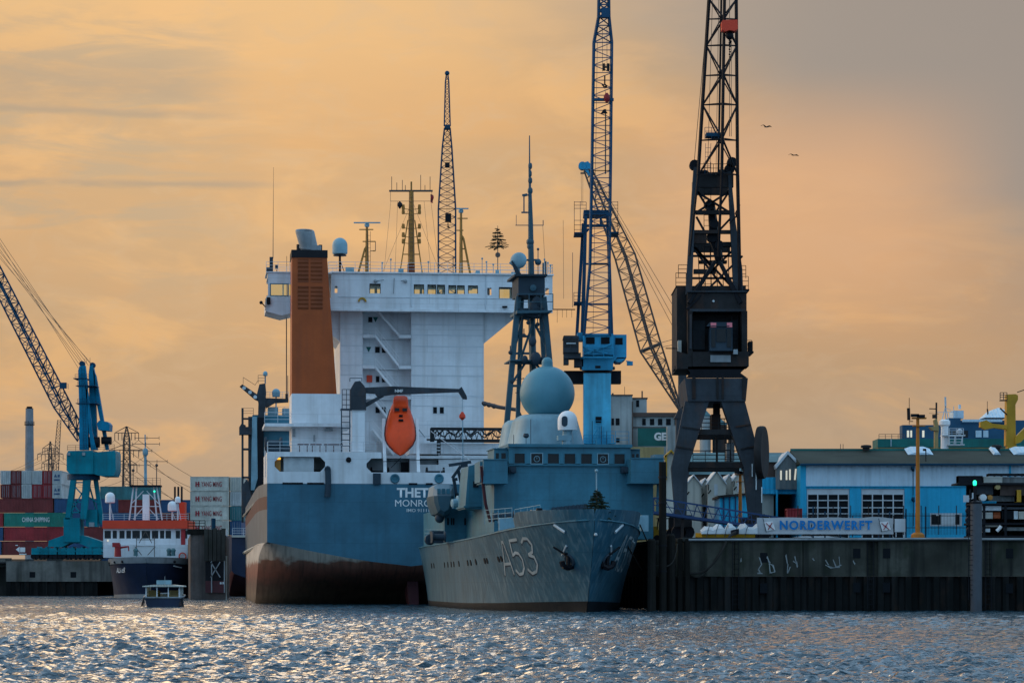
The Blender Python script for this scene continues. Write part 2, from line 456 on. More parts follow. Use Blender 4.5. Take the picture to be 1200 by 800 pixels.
    c = mix(m('MULTIPLY', m('MULTIPLY', step(r, .02, .09), step(r, .19, .12)), m('MULTIPLY', step(Z, .07, .12), step(Z, .18, .14, 0, .7))), c, (.70,.39,.215))
    # thin grey streaks and a smudge on the left
    n4 = noise(1.0, (16, 1, 90), 5, .6, (2.3, 0, 4.2), .6)
    lf = m('MULTIPLY', step(r, -.075, -.13), m('MULTIPLY', step(Z, .085, .12), step(Z, .21, .18)))
    c = mix(m('MULTIPLY', step(n4, .45, .64, 0, .95), lf), c, (.36,.28,.205))
    for (zc, ra, rb, w, tilt, k) in ((.1585, -.20, -.115, .0014, .02, .9), (.139, -.178, -.098, .0013, -.012, .95), (.172, -.178, -.115, .009, .0, .75)):
        n5 = noise(1.0, (30, 1, 120), 4, .6, (zc*40, 0, 2))
        dz = m('ABSOLUTE', m('ADD', m('SUBTRACT', Z, zc), m('ADD', m('MULTIPLY', m('SUBTRACT', n5, .5), w*3.0), m('MULTIPLY', r, tilt))))
        band = m('MULTIPLY', step(dz, w*1.5, 0), m('MULTIPLY', step(r, rb+.03, rb-.01), step(n5, .2, .55)))
        c = mix(m('MULTIPLY', band, k), c, (.27,.225,.19))
    # glow round the veiled sun
    vd = N.new('ShaderNodeVectorMath'); vd.operation = 'DOT_PRODUCT'; L.new(d, vd.inputs[0]); vd.inputs[1].default_value = tuple(sd)
    c = mix(step(vd.outputs['Value'], .975, .9995, 0, .18), c, (1.0,.66,.34))
    c = mix(m('MULTIPLY', step(X, -.35, -.75), step(Z, .5, .2)), c, (1.05,.74,.46))  # gold added low on the left, to warm left-facing sides
    v2 = N.new('ShaderNodeVectorMath'); v2.operation = 'DOT_PRODUCT'; L.new(d, v2.inputs[0]); v2.inputs[1].default_value = tuple(V((-.88, .40, .22)).normalized())
    lobe = step(v2.outputs['Value'], .76, .97)
    # away from the sunset the cloud goes blue grey
    back = step(m('SUBTRACT', Y, m('MULTIPLY', X, .5)), .80, .0)
    up = step(Z, .20, .35)
    c = mix(m('MAXIMUM', back, m('MULTIPLY', up, .9)), c, mix(step(Z, .0, .8), (.46,.76,1.10), (.46,.73,1.02)))
    c = mix(lobe, c, (3.0,2.25,1.5))       # bright warm lobe added out of view on the left, lights left-facing hulls
    c = mix(step(Z, 0., -.25), c, (.10,.14,.19))
    ns = N.new('ShaderNodeTexSky'); ns.sky_type = 'NISHITA'; ns.sun_disc = False
    ns.sun_elevation = math.radians(SUN_EL); ns.sun_rotation = math.radians(SUN_AZ); ns.air_density = 1.5; ns.dust_density = 3
    L.new(mix(.98, ns.outputs[0], c), bg.inputs[0])
sky()
SC.view_settings.view_transform = 'Standard'; SC.view_settings.look = 'None'; SC.view_settings.exposure = 0; SC.view_settings.gamma = 1; SC.view_settings.use_curve_mapping = False
SC.render.engine = 'CYCLES'; SC.cycles.max_bounces = 6; SC.cycles.use_denoising = True; SC.cycles.transparent_max_bounces = 12

# ------------------------------------------------------------------ water
def water():
    rng = np.random.default_rng(5)
    ny, nx = 1200, 1100
    ys = np.exp(np.linspace(math.log(38), math.log(660), ny)); ts = np.linspace(-1, 1, nx)
    Yg = np.repeat(ys[:, None], nx, 1); Xg = ts[None, :]*(Yg*.34 + 14)
    dy = np.gradient(ys)[:, None]; Z = np.zeros_like(Yg)
    lam = np.concatenate([np.exp(rng.uniform(math.log(.27), math.log(1.6), 76)), np.exp(rng.uniform(math.log(1.7), math.log(7), 22))])
    for l in lam:
        a = rng.normal(.25, .95); k = 2*math.pi/l
        kx, ky = math.sin(a)*k, math.cos(a)*k
        amp = (.0150*l**.45 if l < 1.7 else .0055*l**.5)*rng.uniform(.6, 1.2)
        fade = np.clip((l/dy - 1.2)/1.2, 0, 1)
        ph = kx*Xg + ky*Yg + rng.uniform(0, 6.28) + .8*np.sin(.11*Xg+.07*Yg+l*9)
        Z += amp*fade*(np.sin(ph) + .22*np.sin(2*ph+1.2))
    gust = .72 + .38*np.sin(Xg*.045+Yg*.021+1)*np.sin(Yg*.05-Xg*.017+2)
    Z *= np.clip(gust, .35, 1.3)
    co = np.stack([Xg, Yg, Z], -1).reshape(-1, 3)
    i = np.arange((ny-1)*nx).reshape(ny-1, nx)[:, :-1].ravel()
    q = np.stack([i, i+1, i+nx+1, i+nx], 1)
    me = bpy.data.meshes.new('water'); me.vertices.add(len(co)); me.vertices.foreach_set('co', co.astype(np.float32).ravel())
    me.loops.add(q.size); me.loops.foreach_set('vertex_index', q.ravel().astype(np.int32))
    me.polygons.add(len(q)); me.polygons.foreach_set('loop_start', np.arange(0, q.size, 4, dtype=np.int32)); me.polygons.foreach_set('use_smooth', np.ones(len(q), bool))
    me.update(calc_edges=True); me.validate()
    m = bpy.data.materials.new('water'); m.use_nodes = True; t = m.node_tree; N, L = t.nodes, t.links; b = N['Principled BSDF']
    b.inputs['Base Color'].default_value = (.010,.040,.060,1); b.inputs['Roughness'].default_value = .035; b.inputs['IOR'].default_value = 1.333
    tc = N.new('ShaderNodeTexCoord')
    prev = None
    for sc, st, k, dist in ((1.3, (1, 1.1, 1), 1.0, .34), (4.2, (1, 1.1, 1), 1.0, .15), (11.0, (1,1,1), .8, .045)):
        mp = N.new('ShaderNodeMapping'); mp.inputs['Scale'].default_value = st; L.new(tc.outputs['Object'], mp.inputs['Vector'])
        n = N.new('ShaderNodeTexNoise'); n.inputs['Scale'].default_value = sc; n.inputs['Detail'].default_value = 3; L.new(mp.outputs[0], n.inputs['Vector'])
        bp = N.new('ShaderNodeBump'); bp.inputs['Strength'].default_value = k; bp.inputs['Distance'].default_value = dist; L.new(n.outputs['Fac'], bp.inputs['Height'])
        if prev: L.new(prev, bp.inputs['Normal'])
        prev = bp.outputs[0]
    L.new(prev, b.inputs['Normal'])
    me.materials.append(m); o = bpy.data.objects.new('water', me); COL.objects.link(o); o['kind'] = 'structure'
    mb = MB(); mb.box(-900, 900, -300, 36, -.9, -.35); mb.box(-900, 900, 36, 700, -4.2, -4)
    w2 = struct(mb, 'river_bed', [M['bottom_black']])
water()

# ------------------------------------------------------------------ land
GZ = 6.2
QY = 235.0; QX0 = wx(800, QY)
def qx(Y): return QX0 - .10*(Y-QY)       # the berth wall running away from us
mb = MB(); mb.ext([(-4000, 545.5, GZ), (9000, 545.5, GZ), (9000, 9000, GZ), (-9000, 9000, GZ), (-9000, 545.5, GZ)], (0, 0, -.05))
struct(mb, 'ground', M['asphalt'])
mb = MB(); mb.ext([(QX0+.6, QY+.8, GZ-.15), (700, QY+.8, GZ-.15), (700, 545.4, GZ-.15), (qx(545.4)+.6, 545.4, GZ-.15)], (0, 0, -.3))
struct(mb, 'quay_pavement', M['asphalt'])
mb = MB(); mb.box(wx(-300, 500), wx(118, 500)-.5, 500.9, 545.4, GZ-.4, GZ-.15)
struct(mb, 'container_yard_pavement', M['asphalt'])

# the quay wall on the right: concrete above dark sheet piling
zt, zc, zp = wz(631, QY), wz(634, QY), wz(675, QY)
q = thing('quay_wall', 'long stained concrete quay wall above dark sheet piling at the water', 'quay wall', (QX0, QY, 0))
mb = MB()
xs = [QX0+.05, wx(861, QY), wx(941, QY), wx(1016, QY)]
for a, b_ in zip(xs, xs[1:]): mb.box(a+.03, b_-.03, QY, QY+.75, zp, zc)
mb.box(wx(1029, QY), wx(1160, QY)-.03, QY, QY+.75, zp, zc); mb.box(wx(1160, QY)+.03, 90, QY, QY+.75, zp, zc)
mb.box(90.05, 160, QY, QY+.75, zp, zc)
mb.box(wx(1016, QY), wx(1029, QY), QY+.45, QY+.8, zp, zc)
mb.ext([(QX0+.05, QY+.78, zp), (QX0+.05, QY+.78, zc), (qx(560)+.05, 560, zc), (qx(560)+.05, 560, zp)], (.8, 0, 0))
mb.build('concrete_face', M['concrete'], q)
mb = MB(); mb.box(QX0-.05, 160, QY-.12, QY+.9, zc+.02, zt+.10); mb.ext([(QX0-.05, QY+.92, zc+.02), (QX0-.05, QY+.92, zt+.1), (qx(560)-.05, 560, zt+.1), (qx(560)-.05, 560, zc+.02)], (1, 0, 0)); mb.build('coping', M['concrete_dark'], q)
mb = MB(); x = QX0 - .1
while x < 110:
    mb.ext([(x, QY+.3, -3.9), (x+.15, QY+.02, -3.9), (x+.6, QY+.02, -3.9), (x+.75, QY+.3, -3.9), (x+1.15, QY+.3, -3.9)][::1] + [(x+1.15, QY+.6, -3.9), (x, QY+.6, -3.9)], (0, 0, zp+3.88)); x += 1.15
y = QY+.7
while y < 420:
    mb.box(qx(y)-.06-.22*(int(y/1.15) % 2), qx(y)+.5, y, y+1.15, -3.9, zp-.02); y += 1.15
mb.build('sheet_piling', M['sheet_pile'], q)
for a, b_ in ((807, 1137), (1150, 1300)):
    mb = MB(); mb.bar(P(a, 632.2 if a < 900 else 631.4, QY-.35), P(b_, 630.6 if a < 900 else 631.2, QY-.35), .09, 6)
    mb.build('rubbing_rail', M['grey_paint'], q)
for px in (789, 797, 805.5):
    mb = MB(); mb.box(wx(px, QY)-.18, wx(px, QY)+.18, QY-.35, QY-.02, -.8, zt); mb.build('timber_fender', M['timber_dark'], q)
for px, py in ((895, 653), (1004, 648), (1039, 648), (1183, 648), (895, 689), (1004, 688), (1183, 689), (1039, 688)):
    mb = MB(); p = P(px, py, QY); mb.box(p.x-.30, p.x+.30, QY-.03, QY+.2, p.z-.4, p.z+.4); mb.build('anchor_recess', M['window_black'], q)
for px in (862, 1020, 1158):
    mb = MB(); mb.ladder((wx(px, QY), QY-.12, .2), (wx(px, QY), QY-.12, zt), .5, .035, .4); mb.build('ladder', M['steel_black'], q)
mb = MB(); rg = random.Random(3)
for pts in ([(891,672),(889,667),(892,661),(890,653)], [(888,671),(893,671)], [(899,652),(902,660),(907,662)], [(901,660),(903,671),(908,670),(906,662)], [(921,650),(923,661),(923,671),(926,664)], [(929,657),(933,660),(931,652)], [(935,664),(933,657)], [(952,654),(954,657)], [(968,662),(975,665),(984,664)], [(976,655),(980,664),(986,661)], [(984,652),(985,661)], [(999,657),(1002,661)], [(869,654),(868,658)], [(971,661),(967,656)]):
    for (a, b_), (c, d) in zip(pts, pts[1:]):
        for q_ in range(3):
            j = lambda: rg.uniform(-.9, .9)
            mb.bar(P(a+j(), b_+j(), QY-.012), P(c+j(), d+j(), QY-.012), rg.uniform(.015, .04))
mb.build('graffiti', M['paint_scrawl'], q)


# the quay on the far left
LY = 500.0
q = thing('far_quay_wall', 'grimy concrete quay wall with dark piling under the teal crane', 'quay wall', (wx(7, LY), LY, 0))
mb = MB(); mb.box(wx(7, LY), wx(118, LY), LY, LY+.8, wz(681, LY), wz(656.5, LY)); mb.box(wx(118, LY)-.8, wx(118, LY), LY+.81, 546, wz(681, LY), wz(656.5, LY)); mb.build('concrete_face', M['concrete_far'], q)
mb = MB(); mb.box(wx(7, LY)-.1, wx(118, LY)+.05, LY-.15, LY+.9, wz(656.3, LY), wz(654.8, LY)); mb.build('coping', M['concrete_dark'], q)
mb = MB(); x = wx(7, LY)
while x < wx(118, LY)-1.6:
    mb.box(x, x+.8, LY+.15, LY+.7, -3.9, wz(681.2, LY)); mb.box(x+.8, x+1.6, LY+.4, LY+.72, -3.9, wz(681.2, LY)); x += 1.6
mb.build('sheet_piling', M['sheet_pile'], q)
for px in (38, 86):
    mb = MB(); p = P(px, 673, LY); mb.box(p.x-.5, p.x+.5, LY-.03, LY+.3, p.z-.5, p.z+.5); mb.build('anchor_recess', M['window_black'], q)
q = thing('old_quay_wall', 'darker old quay wall continuing beyond the grimy concrete one', 'quay wall', (wx(-80, 506), 506, 0))
mb = MB(); mb.box(wx(-400, 506), wx(7, LY)-.25, 506, 507, -3.9, wz(664, 506)); mb.build('concrete_face', M['concrete_dark'], q)
mb = MB(); mb.box(wx(-400, 506), wx(7, LY)-.25, 505.8, 507.2, wz(663.8, 506), wz(653.5, 506)); mb.build('coping', M['concrete_far'], q)
q = thing('harbour_embankment', 'dark embankment wall across the end of the harbour basin', 'quay wall', (-60, 545.45, 0))
mb = MB(); mb.box(-400, 40, 544.6, 545.4, -3.9, GZ); mb.build('concrete_face', M['concrete_dark'], q)
mb = MB(); mb.box(-400, 40, 544.5, 545.45, GZ+.02, GZ+.3); mb.build('coping', M['concrete_far'], q)
# ------------------------------------------------------------------ chimney, pylons, far crane on the left
Y = 1100.0
t = thing('chimney_stack', 'tall pale concrete chimney behind the stacked containers', 'chimney', (wx(34.5, Y), Y, GZ))
mb = MB(); c = (wx(34.5, Y), Y, GZ); h = wz(479, Y)-GZ
mb.lathe(c, [(1.75, 0), (1.7, h*.7), (1.5, h)], 20); mb.build('shaft', M['chimney'], t)
mb = MB(); mb.lathe((c[0], Y, wz(498, Y)), [(1.62, 0), (2.0, .02), (2.0, .3), (1.62, .35)], 20); mb.rail([(c[0]+1.95*math.cos(a*.785), Y+1.95*math.sin(a*.785), wz(498, Y)+.3) for a in range(9)], 1.1, .05, 2); mb.build('gallery', M['steel_black'], t)
mb = MB(); mb.lathe((c[0], Y, wz(479, Y)+.02), [(1.5, 0), (1.5, .25), (1.1, .3), (1.1, .9), (.2, .95)], 16); mb.build('rim', M['steel_black'], t)
def pylon(px, ptop, Y, label, arms, w):
    t = thing('electricity_pylon', label, 'pylon', (wx(px, Y), Y, GZ), group='electricity pylons beyond the harbour')
    x = wx(px, Y); zt = wz(ptop, Y); hw = w/F*Y
    mb = MB(); b = [(x-hw, Y-hw, GZ), (x+hw, Y-hw, GZ), (x+hw, Y+hw, GZ), (x-hw, Y+hw, GZ)]
    z2 = wz(ptop+14, Y); s = hw*.55
    mm = [(x-s, Y-s, z2), (x+s, Y-s, z2), (x+s, Y+s, z2), (x-s, Y+s, z2)]
    mb.lattice(b, mm, 14, .14, .06, cross=True); mb.lattice(mm, [(x+.1*i, Y+.1*j, zt) for i, j in ((-1,-1),(1,-1),(1,1),(-1,1))], 4, .12, .06)
    mb.build('tower', M['pylon'], t)
    for py, half in arms:
        a = MB(); z = wz(py, Y); L = half/F*Y
        for sg in (-1, 1):
            for d in (-.35, .35): a.bar((x, Y+d, z), (x+sg*L, Y, z), .10); a.bar((x, Y+d, z+1.4), (x+sg*L, Y, z), .08)
            for k in (.4, .7, 1): a.bar((x+sg*L*k, Y, z), (x+sg*L*k, Y, z-1.6), .10)
        a.build('cross_arm', M['pylon'], t)
    return x
PY1, PY2 = 760.0, 620.0
pylon(59, 517, PY1, 'small faint pylon between the chimney and the teal crane', [(525, 9), (532, 15), (543, 10)], 3.2)
pylon(148.5, 500, PY2, 'lattice pylon rising behind the small white ship', [(507, 14), (527, 20), (544, 12)], 6)
def wire(pa, pb, sag, label):
    a, b = V(pa), V(pb); mb = MB(); pts = []
    for i in range(15):
        k = i/14; q = a.lerp(b, k); q.z -= sag*4*k*(1-k); pts.append(q)
    mb.path(pts, .055, 3); o = solo(mb, 'power_line', M['cable'], label, 'cable', a, 'power lines strung from the pylons', 0)
for k, (py, half) in enumerate(((507, 14), (527, 20), (544, 12))):
    x = wx(148.5, PY2); z = wz(py, PY2)-1.6; L = half/F*PY2
    for sg in (-1, 1):
        wire((x+sg*L, PY2, z), (wx(300, 760)+sg*3, 760, z-9-1.5*k), 3, 'thin power line running from the pylon to the cargo ship side')
        wire((x+sg*L, PY2, z), (wx(59, PY1)+sg*L*.7, PY1, wz((525, 532, 543)[k], PY1)-1.6), 4, 'thin power line strung between the two pylons')
    for sg in (-1, 1): wire((wx(59, PY1)+sg*L*.7, PY1, wz((525, 532, 543)[k], PY1)-1.6), (wx(-60, 800), 800, wz(555-6*k, 800)), 3, 'thin power line leaving the small pylon past the chimney')
# slim lattice boom between chimney and crane
Y = 640.0
t = thing('boom_crane', 'slim pale lattice boom half hidden behind the teal crane jib', 'crane', (wx(64, Y), Y, GZ))
mb = MB(); mb.lattice([P(61, 560, Y), P(68, 560, Y), P(68, 560, Y+1.4), P(61, 560, Y+1.4)], [P(67.5, 492, Y), P(71.5, 492, Y), P(71.5, 492, Y+1), P(67.5, 492, Y+1)], 16, .09, .045); mb.build('boom', M['pylon'], t)
mb = MB(); mb.box(wx(58, Y), wx(71, Y), Y-1.5, Y+3, GZ, wz(598, Y)); mb.box(wx(61, Y), wx(68, Y), Y-.5, Y+2, wz(598, Y), wz(560, Y)); mb.build('carrier', M['crane_slate'], t)

# ------------------------------------------------------------------ containers
def container(px0, px1, py0, py1, Y, m, label, end=False, group=None, words=None, wcol='letter_white', emblem=None):
    x0, x1, z0, z1 = wx(px0, Y)+.06, wx(px1, Y)-.06, wz(py1, Y)+.03, wz(py0, Y)-.03
    dep = 12.0 if end else 2.44
    t = thing('shipping_container', label, 'container', ((x0+x1)/2, Y, z0), group=group)
    b = MB(); b.box(x0+.1, x1-.1, Y+.06, Y+dep-.06, z0+.1, z1-.06); b.build('body', M[m], t)
    f = MB()
    for x in (x0, x1-.16):
        for y in (Y, Y+dep-.16): f.box(x, x+.16, y, y+.16, z0, z1)
    for z in (z0, z1-.14):
        f.box(x0+.16, x1-.16, Y+.01, Y+.13, z, z+.14); f.box(x0+.16, x1-.16, Y+dep-.13, Y+dep-.01, z, z+.14)
        f.box(x0+.01, x0+.13, Y+.16, Y+dep-.16, z, z+.14); f.box(x1-.13, x1-.01, Y+.16, Y+dep-.16, z, z+.14)
    f.build('frame', M[m], t)
    if end:
        for x in (x0+.18, (x0+x1)/2+.03):
            d = MB(); w = (x1-x0)/2-.21; d.box(x, x+w, Y+.02, Y+.055, z0+.16, z1-.16)
            d.build('door', M[m], t)
            l = MB()
            for k in (.3, .75): l.bar((x+w*k, Y-.01, z0+.2), (x+w*k, Y-.01, z1-.2), .04)
            l.build('locking_bar', M['grey_paint'], t)
    if words: 
        for w_, pxa, pxb, pya, pyb in words: text(w_, 'lettering', M[wcol], t, wx(pxb, Y)-wx(pxa, Y), wz(pya, Y)-wz(pyb, Y), (wx(pxa, Y), Y-.03, wz(pyb, Y)), bold=.008)
    if emblem: emblem(t, Y)
    return t
Y = 547.0; G1 = 'containers stacked behind the far quay'
def patch(rects, mk):
    def f(t, Y):
        mb = MB()
        for poly in rects: mb.ext([P(a, b_, Y-.02) for a, b_ in poly], (0, .02, 0))
        mb.build('emblem', M[mk], t)
    return f
marks = lambda x, y: patch([[(x+2,y+8),(x+4,y+4),(x+6,y+8)], [(x+6.5,y+5),(x+9,y+4.5),(x+9,y+8),(x+6.5,y+8)], [(x+2,y+10),(x+9,y+10),(x+9,y+12),(x+2,y+12)]], 'container_blue')
ends = [(0, 12.6, 'container_white', 'white container end in the top row, at the frame edge side of the stack'), (12.6, 25, 'container_maroon', 'dark red container end in the top row beside two white ones'), (25, 37.4, 'container_white', 'white container end in the top row, straight under the chimney'),
        (37.4, 49.4, 'container_white', 'white container end between the chimney and a bright red one'), (49.4, 61, 'container_red', 'bright red container end in the top row'), (61, 72.5, 'container_white', 'white container end with blue marks, topmost of the outer stack')]
for a, b_, m, l in ends: container(a, b_, 551, 567.2, Y, m, l, True, G1, emblem=marks(61, 551) if a == 61 else None)
ends = [(0, 12.6, 'container_maroon', 'brown red container end under the outermost white one'), (12.6, 25, 'container_maroon', 'brown red container end under the dark red top one'), (25, 37.4, 'container_white', 'white container end directly under the white one below the chimney'),
        (37.4, 49.4, 'container_red', 'red container end under the second white one of the top row'), (49.4, 61, 'container_red', 'red container end under the bright red top one'), (61, 72.5, 'container_white', 'white container end with blue marks, second from the top')]
for a, b_, m, l in ends: container(a, b_, 567.4, 583.6, Y, m, l, True, G1, emblem=marks(61, 567.4) if a == 61 else None)
container(-12, 62.5, 583.8, 600.2, Y, 'container_maroon', 'long dark red container lying on the green one', group=G1)
container(63.3, 137, 583.8, 600.2, Y, 'container_blue', 'dark blue container behind the teal crane tower', group=G1)
container(4.5, 78, 600.4, 616.8, Y, 'container_green', 'green container with white lettering in the middle of the stack', group=G1, words=[('CHINA SHIPPING', 26, 58, 605.8, 611.2)])
container(-72, 3.8, 600.4, 616.8, Y, 'container_red', 'red container end beside the green lettered container', group=G1)
container(79, 152, 600.4, 616.8, Y, 'container_blue', 'blue container at the height of the teal crane legs', group=G1)
container(4.5, 78, 617, 633.4, Y, 'container_red', 'plain red container directly under the green one', group=G1)
container(-72, 3.8, 617, 633.4, Y, 'container_blue', 'dark blue container next to the plain red one', group=G1)
arrow = patch([[(18.5,643.5),(23,640),(23,647)], [(23.5,641),(29.5,641),(29.5,646.5),(23.5,646.5)], [(18,638),(21,638),(21,639),(18,639)], [(22.5,648.2),(31,648.2),(31,649.5),(22.5,649.5)]], 'letter_white')
container(2.5, 77, 633.6, 650, Y, 'container_maroon', 'dark red bottom container with a white arrow emblem', group=G1, emblem=arrow)
container(-72, 1.8, 633.6, 650, Y, 'container_blue', 'dark blue bottom container at the end of the stack', group=G1)
container(79, 152, 617, 633.4, Y, 'container_maroon', 'maroon container behind the legs of the teal crane', group=G1)
container(79, 152, 633.6, 650, Y, 'container_blue', 'blue bottom container behind the crane bogies', group=G1)
for a, b_, p in ((-72, 1, 583.8),): container(a-13, b_-14, p, p+16.4, Y, 'container_red', 'red container at the outer end above the blue one', group=G1)
# second block, behind the small ship
Y = 570.0; r = 15.7
G2 = 'containers stacked behind the small white ship'
cols = [['container_teal', 'container_maroon', 'container_blue', 'container_red', 'container_blue'], ['container_blue', 'container_blue', 'container_maroon', 'container_blue', 'container_teal']]
nm = {'container_teal': 'teal', 'container_maroon': 'maroon', 'container_blue': 'blue', 'container_red': 'red'}
pos = ['on top', 'second from the top', 'in the middle', 'second from the ground', 'at the bottom']
for j, (a, b_) in enumerate(((117, 187.5), (188.5, 259))):
    for i in range(5):
        if j == 1 and i == 0: continue
        container(a, b_, 569.5+r*i, 569.5+r*(i+1)-.1, Y, cols[j][i], '%s container %s of the stack behind the %s' % (nm[cols[j][i]], pos[i], ('ship mast', 'red ship funnel')[j]), group=G2)
container(117, 187.5, 569.5+r*5, 569.5+r*6-2.4, Y, 'container_blue', 'blue lowest container hidden low behind the small ship', group=G2)
container(188.5, 259, 569.5+r*5, 569.5+r*6-2.4, Y, 'container_maroon', 'maroon lowest container hidden low behind the small ship', group=G2)
# white reefers with red lettering
Y = 549.0; r = 17.15; G3 = 'white containers with red lettering'
for i in range(6):
    lab = ['cream container with red lettering, topmost beside the cargo ship', 'cream container with red lettering, second of its stack', 'cream container with red lettering, third of its stack', 'cream container just showing above the dark mooring pier', 'cream container hidden behind the dark mooring pier', 'cream container lowest, behind the dark mooring pier'][i]
    def em(t, Y, i=i):
        mb = MB(); y = 558+r*i
        for a in (0, 3.0): mb.box(wx(229+a, Y), wx(230.6+a, Y), Y-.03, Y-.01, wz(y+12, Y), wz(y+6, Y))
        mb.box(wx(229, Y), wx(234, Y), Y-.035, Y-.012, wz(y+9.6, Y), wz(y+8.2, Y)); mb.build('emblem', M['letter_red'], t)
    container(222.5, 268.5, 558+r*i, 558+r*(i+1)-.1, Y, 'container_cream', lab, group=G3, words=[('YANG MING', 236, 260, 558+r*i+6, 558+r*i+12)], wcol='letter_red', emblem=em)
for i in range(6):
    lab = ['topmost', 'second', 'third', 'fourth', 'fifth', 'lowest'][i]
    container(269.2, 283, 558.5+r*i, 558.5+r*(i+1)-.1, Y+.8, ['container_cream', 'container_white', 'container_teal', 'container_blue', 'container_teal', 'container_blue'][i], '%s container of the narrow stack against the dark cargo hull' % lab, True, 'narrow containers against the dark hull')

# ------------------------------------------------------------------ teal harbour crane
Y = 518.0
t = thing('harbour_crane', 'teal luffing harbour crane on the far quay with its jib leaning out', 'crane', (wx(90, Y), Y, wz(655, Y)))
b = MB()                                        # portal
def q4(px0, px1, py0, py1, y0, y1, mb=None): (mb or b).box(wx(px0, Y), wx(px1, Y), Y+y0, Y+y1, wz(py1, Y), wz(py0, Y))
q4(77, 96, 607, 635, -2.6, 2.6)
b.ext([P(*p, Y-2.2) for p in ((56, 640), (57, 633), (74, 627), (98, 627), (119, 634), (120, 641), (104, 641), (92, 636), (82, 636), (72, 641))], (0, 4.4, 0))
b.build('portal', M['crane_teal'], t)
for (pts, y0) in (([(82.5,562),(89,562),(82,608),(76,608)], -2.6), ([(97,562),(106,562),(101,608),(94,608)], -2.6), ([(109,560),(114,560),(122,614),(117,614)], -.5), ([(84,562),(89,562),(84,608),(80,608)], 1.7), ([(98,562),(104,562),(101,608),(96,608)], 1.7)):
    l = MB(); l.ext([P(*p, Y+y0) for p in pts], (0, .9, 0)); l.build('leg', M['crane_teal'], t)
l = MB()
for a, c in (((80,606),(97,576)), ((80,584),(97,604)), ((84,566),(99,582)), ((86,565),(101,565)), ((80,588),(99,588)), ((78,600),(97,600))): l.bar(P(*a, Y-2.4), P(*c, Y-2.4), .16)
l.bar(P(100, 580, Y-.5), P(117, 590, Y-.5), .2); l.bar(P(104, 566, Y), P(117, 613, Y), .2); l.build('brace', M['crane_teal'], t)
l = MB(); q4(102, 115, 597, 617, -1.5, 1.5, l); l.build('switch_box', M['crane_teal'], t)
l = MB(); q4(106, 112, 612, 617, -1.7, -1.52, l); l.build('sign_plate', M['grey_paint'], t)
for px in (44, 54, 64, 75, 85, 96, 106, 116):
    l = MB(); l.box(wx(px, Y)-.75, wx(px, Y)+.75, Y-2.3, Y+2.3, wz(649.5, Y), wz(642, Y))
    l.ext([P(px-4, 646, Y-2.35), P(px, 640, Y-2.35), P(px+4, 646, Y-2.35)], (0, 4.7, 0)); bo = l.build('bogie', M['crane_teal'], t)
    for dx in (-.45, .45):
        w = MB(); w.lathe((wx(px, Y)+dx, Y-2.2, wz(651.8, Y)), [(.46, 0), (.46, 4.4)], 12, (0,1,0)); w.build('wheel', M['steel_black'], bo)
l = MB(); l.lathe((wx(98, Y), Y, wz(562, Y)), [(3.0, 0), (3.0, 1.0)], 20); l.build('slewing_ring', M['crane_navy'], t)
l = MB(); l.ext([P(*p, Y-3.6) for p in ((78,532),(80,528),(109,527.5),(109,555),(82,555),(78,551))], (0, 8, 0)); l.build('machine_house', M['crane_teal'], t)
l = MB(); l.ext([P(*p, Y-3.3) for p in ((109.3,530),(134,527.5),(135.5,531),(135.5,551),(133,557.5),(118,557.5),(109.3,555))], (0, 7, 0)); l.build('winch_house', M['crane_teal'], t)
l = MB(); l.rail([P(79, 528, Y-3.4), P(108, 527.5, Y-3.4)], 1, .04); l.rail([P(110, 528.5, Y-3.2), P(134, 527, Y-3.2), P(134, 527, Y+3)], 1, .04); l.build('railing', M['steel_black'], t)
for a in (82.5, 100):
    l = MB(); l.box(wx(a, Y), wx(a+3.4, Y), Y-3.9, Y-3.62, wz(534.5, Y), wz(531, Y)); l.build('floodlight', M['grey_paint'], t)
def mast(poly, y0, d): l = MB(); l.ext([P(*p, Y+y0) for p in poly], (0, d, 0)); l.build('mast_leg', M['crane_mast'], t)
mast([(91.5,434),(93,429),(99.5,428),(102,450),(103.5,527),(93,527),(92.5,470)], -2.2, 1.3)
mast([(99.7,449),(103,460),(108,505),(113,527),(107,527),(104,505)], -2.2, 1.0)
mast([(104,436),(105,429),(109,427),(111,438),(112,470),(114,527),(106,527),(104.5,470)], 1.2, 1.2)
mast([(109,432),(112.5,440),(121,490),(127.5,527),(123.5,527),(117,492),(111,462)], 1.2, 1.0)
for a, y in ((98, -1.6), (107, 1.8)):
    l = MB(); l.lathe((wx(a, Y), Y+y-.5, wz(427, Y)), [(.5, 0), (.5, 1.0)], 14, (0,1,0)); l.build('sheave', M['crane_navy'], t)
l = MB(); l.ext([P(*p, Y-1.8) for p in ((113.5,496),(116,492.5),(126,494),(128.5,497),(128,504.5),(115,503.5))], (0, 4, 0)); l.build('counterweight', M['crane_mast'], t)
l = MB()
for a, c, py in ((88, 104, 444), (91, 114, 452.5), (91, 116, 473)):
    l.box(wx(a, Y), wx(c, Y), Y-2.5, Y+2.6, wz(py+.6, Y), wz(py, Y)); l.rail([P(a, py, Y-2.5), P(c, py, Y-2.5)], .9, .035)
l.build('platform', M['crane_navy'], t)
l = MB(); l.ladder(P(100, 526, Y-2.5), P(97, 430, Y-2.5), .5, .04, .5); l.build('ladder', M['crane_navy'], t)
l = MB(); l.lathe(P(101, 518, Y-1.2), [(1.0, 0), (1.0, 2.4)], 14, (1,0,0)); l.lathe(P(119, 516, Y), [(.7, 0), (.7, 1.8)], 14, (1,0,0)); l.build('winch', M['steel_black'], t)
j = MB()                                        # the jib, square lattice seen edge on
D = 3.2
foot = [P(91, 517, Y-.8), P(94, 510, Y-1.2), P(96, 499, Y+.2), P(93, 512, Y+1.0)]
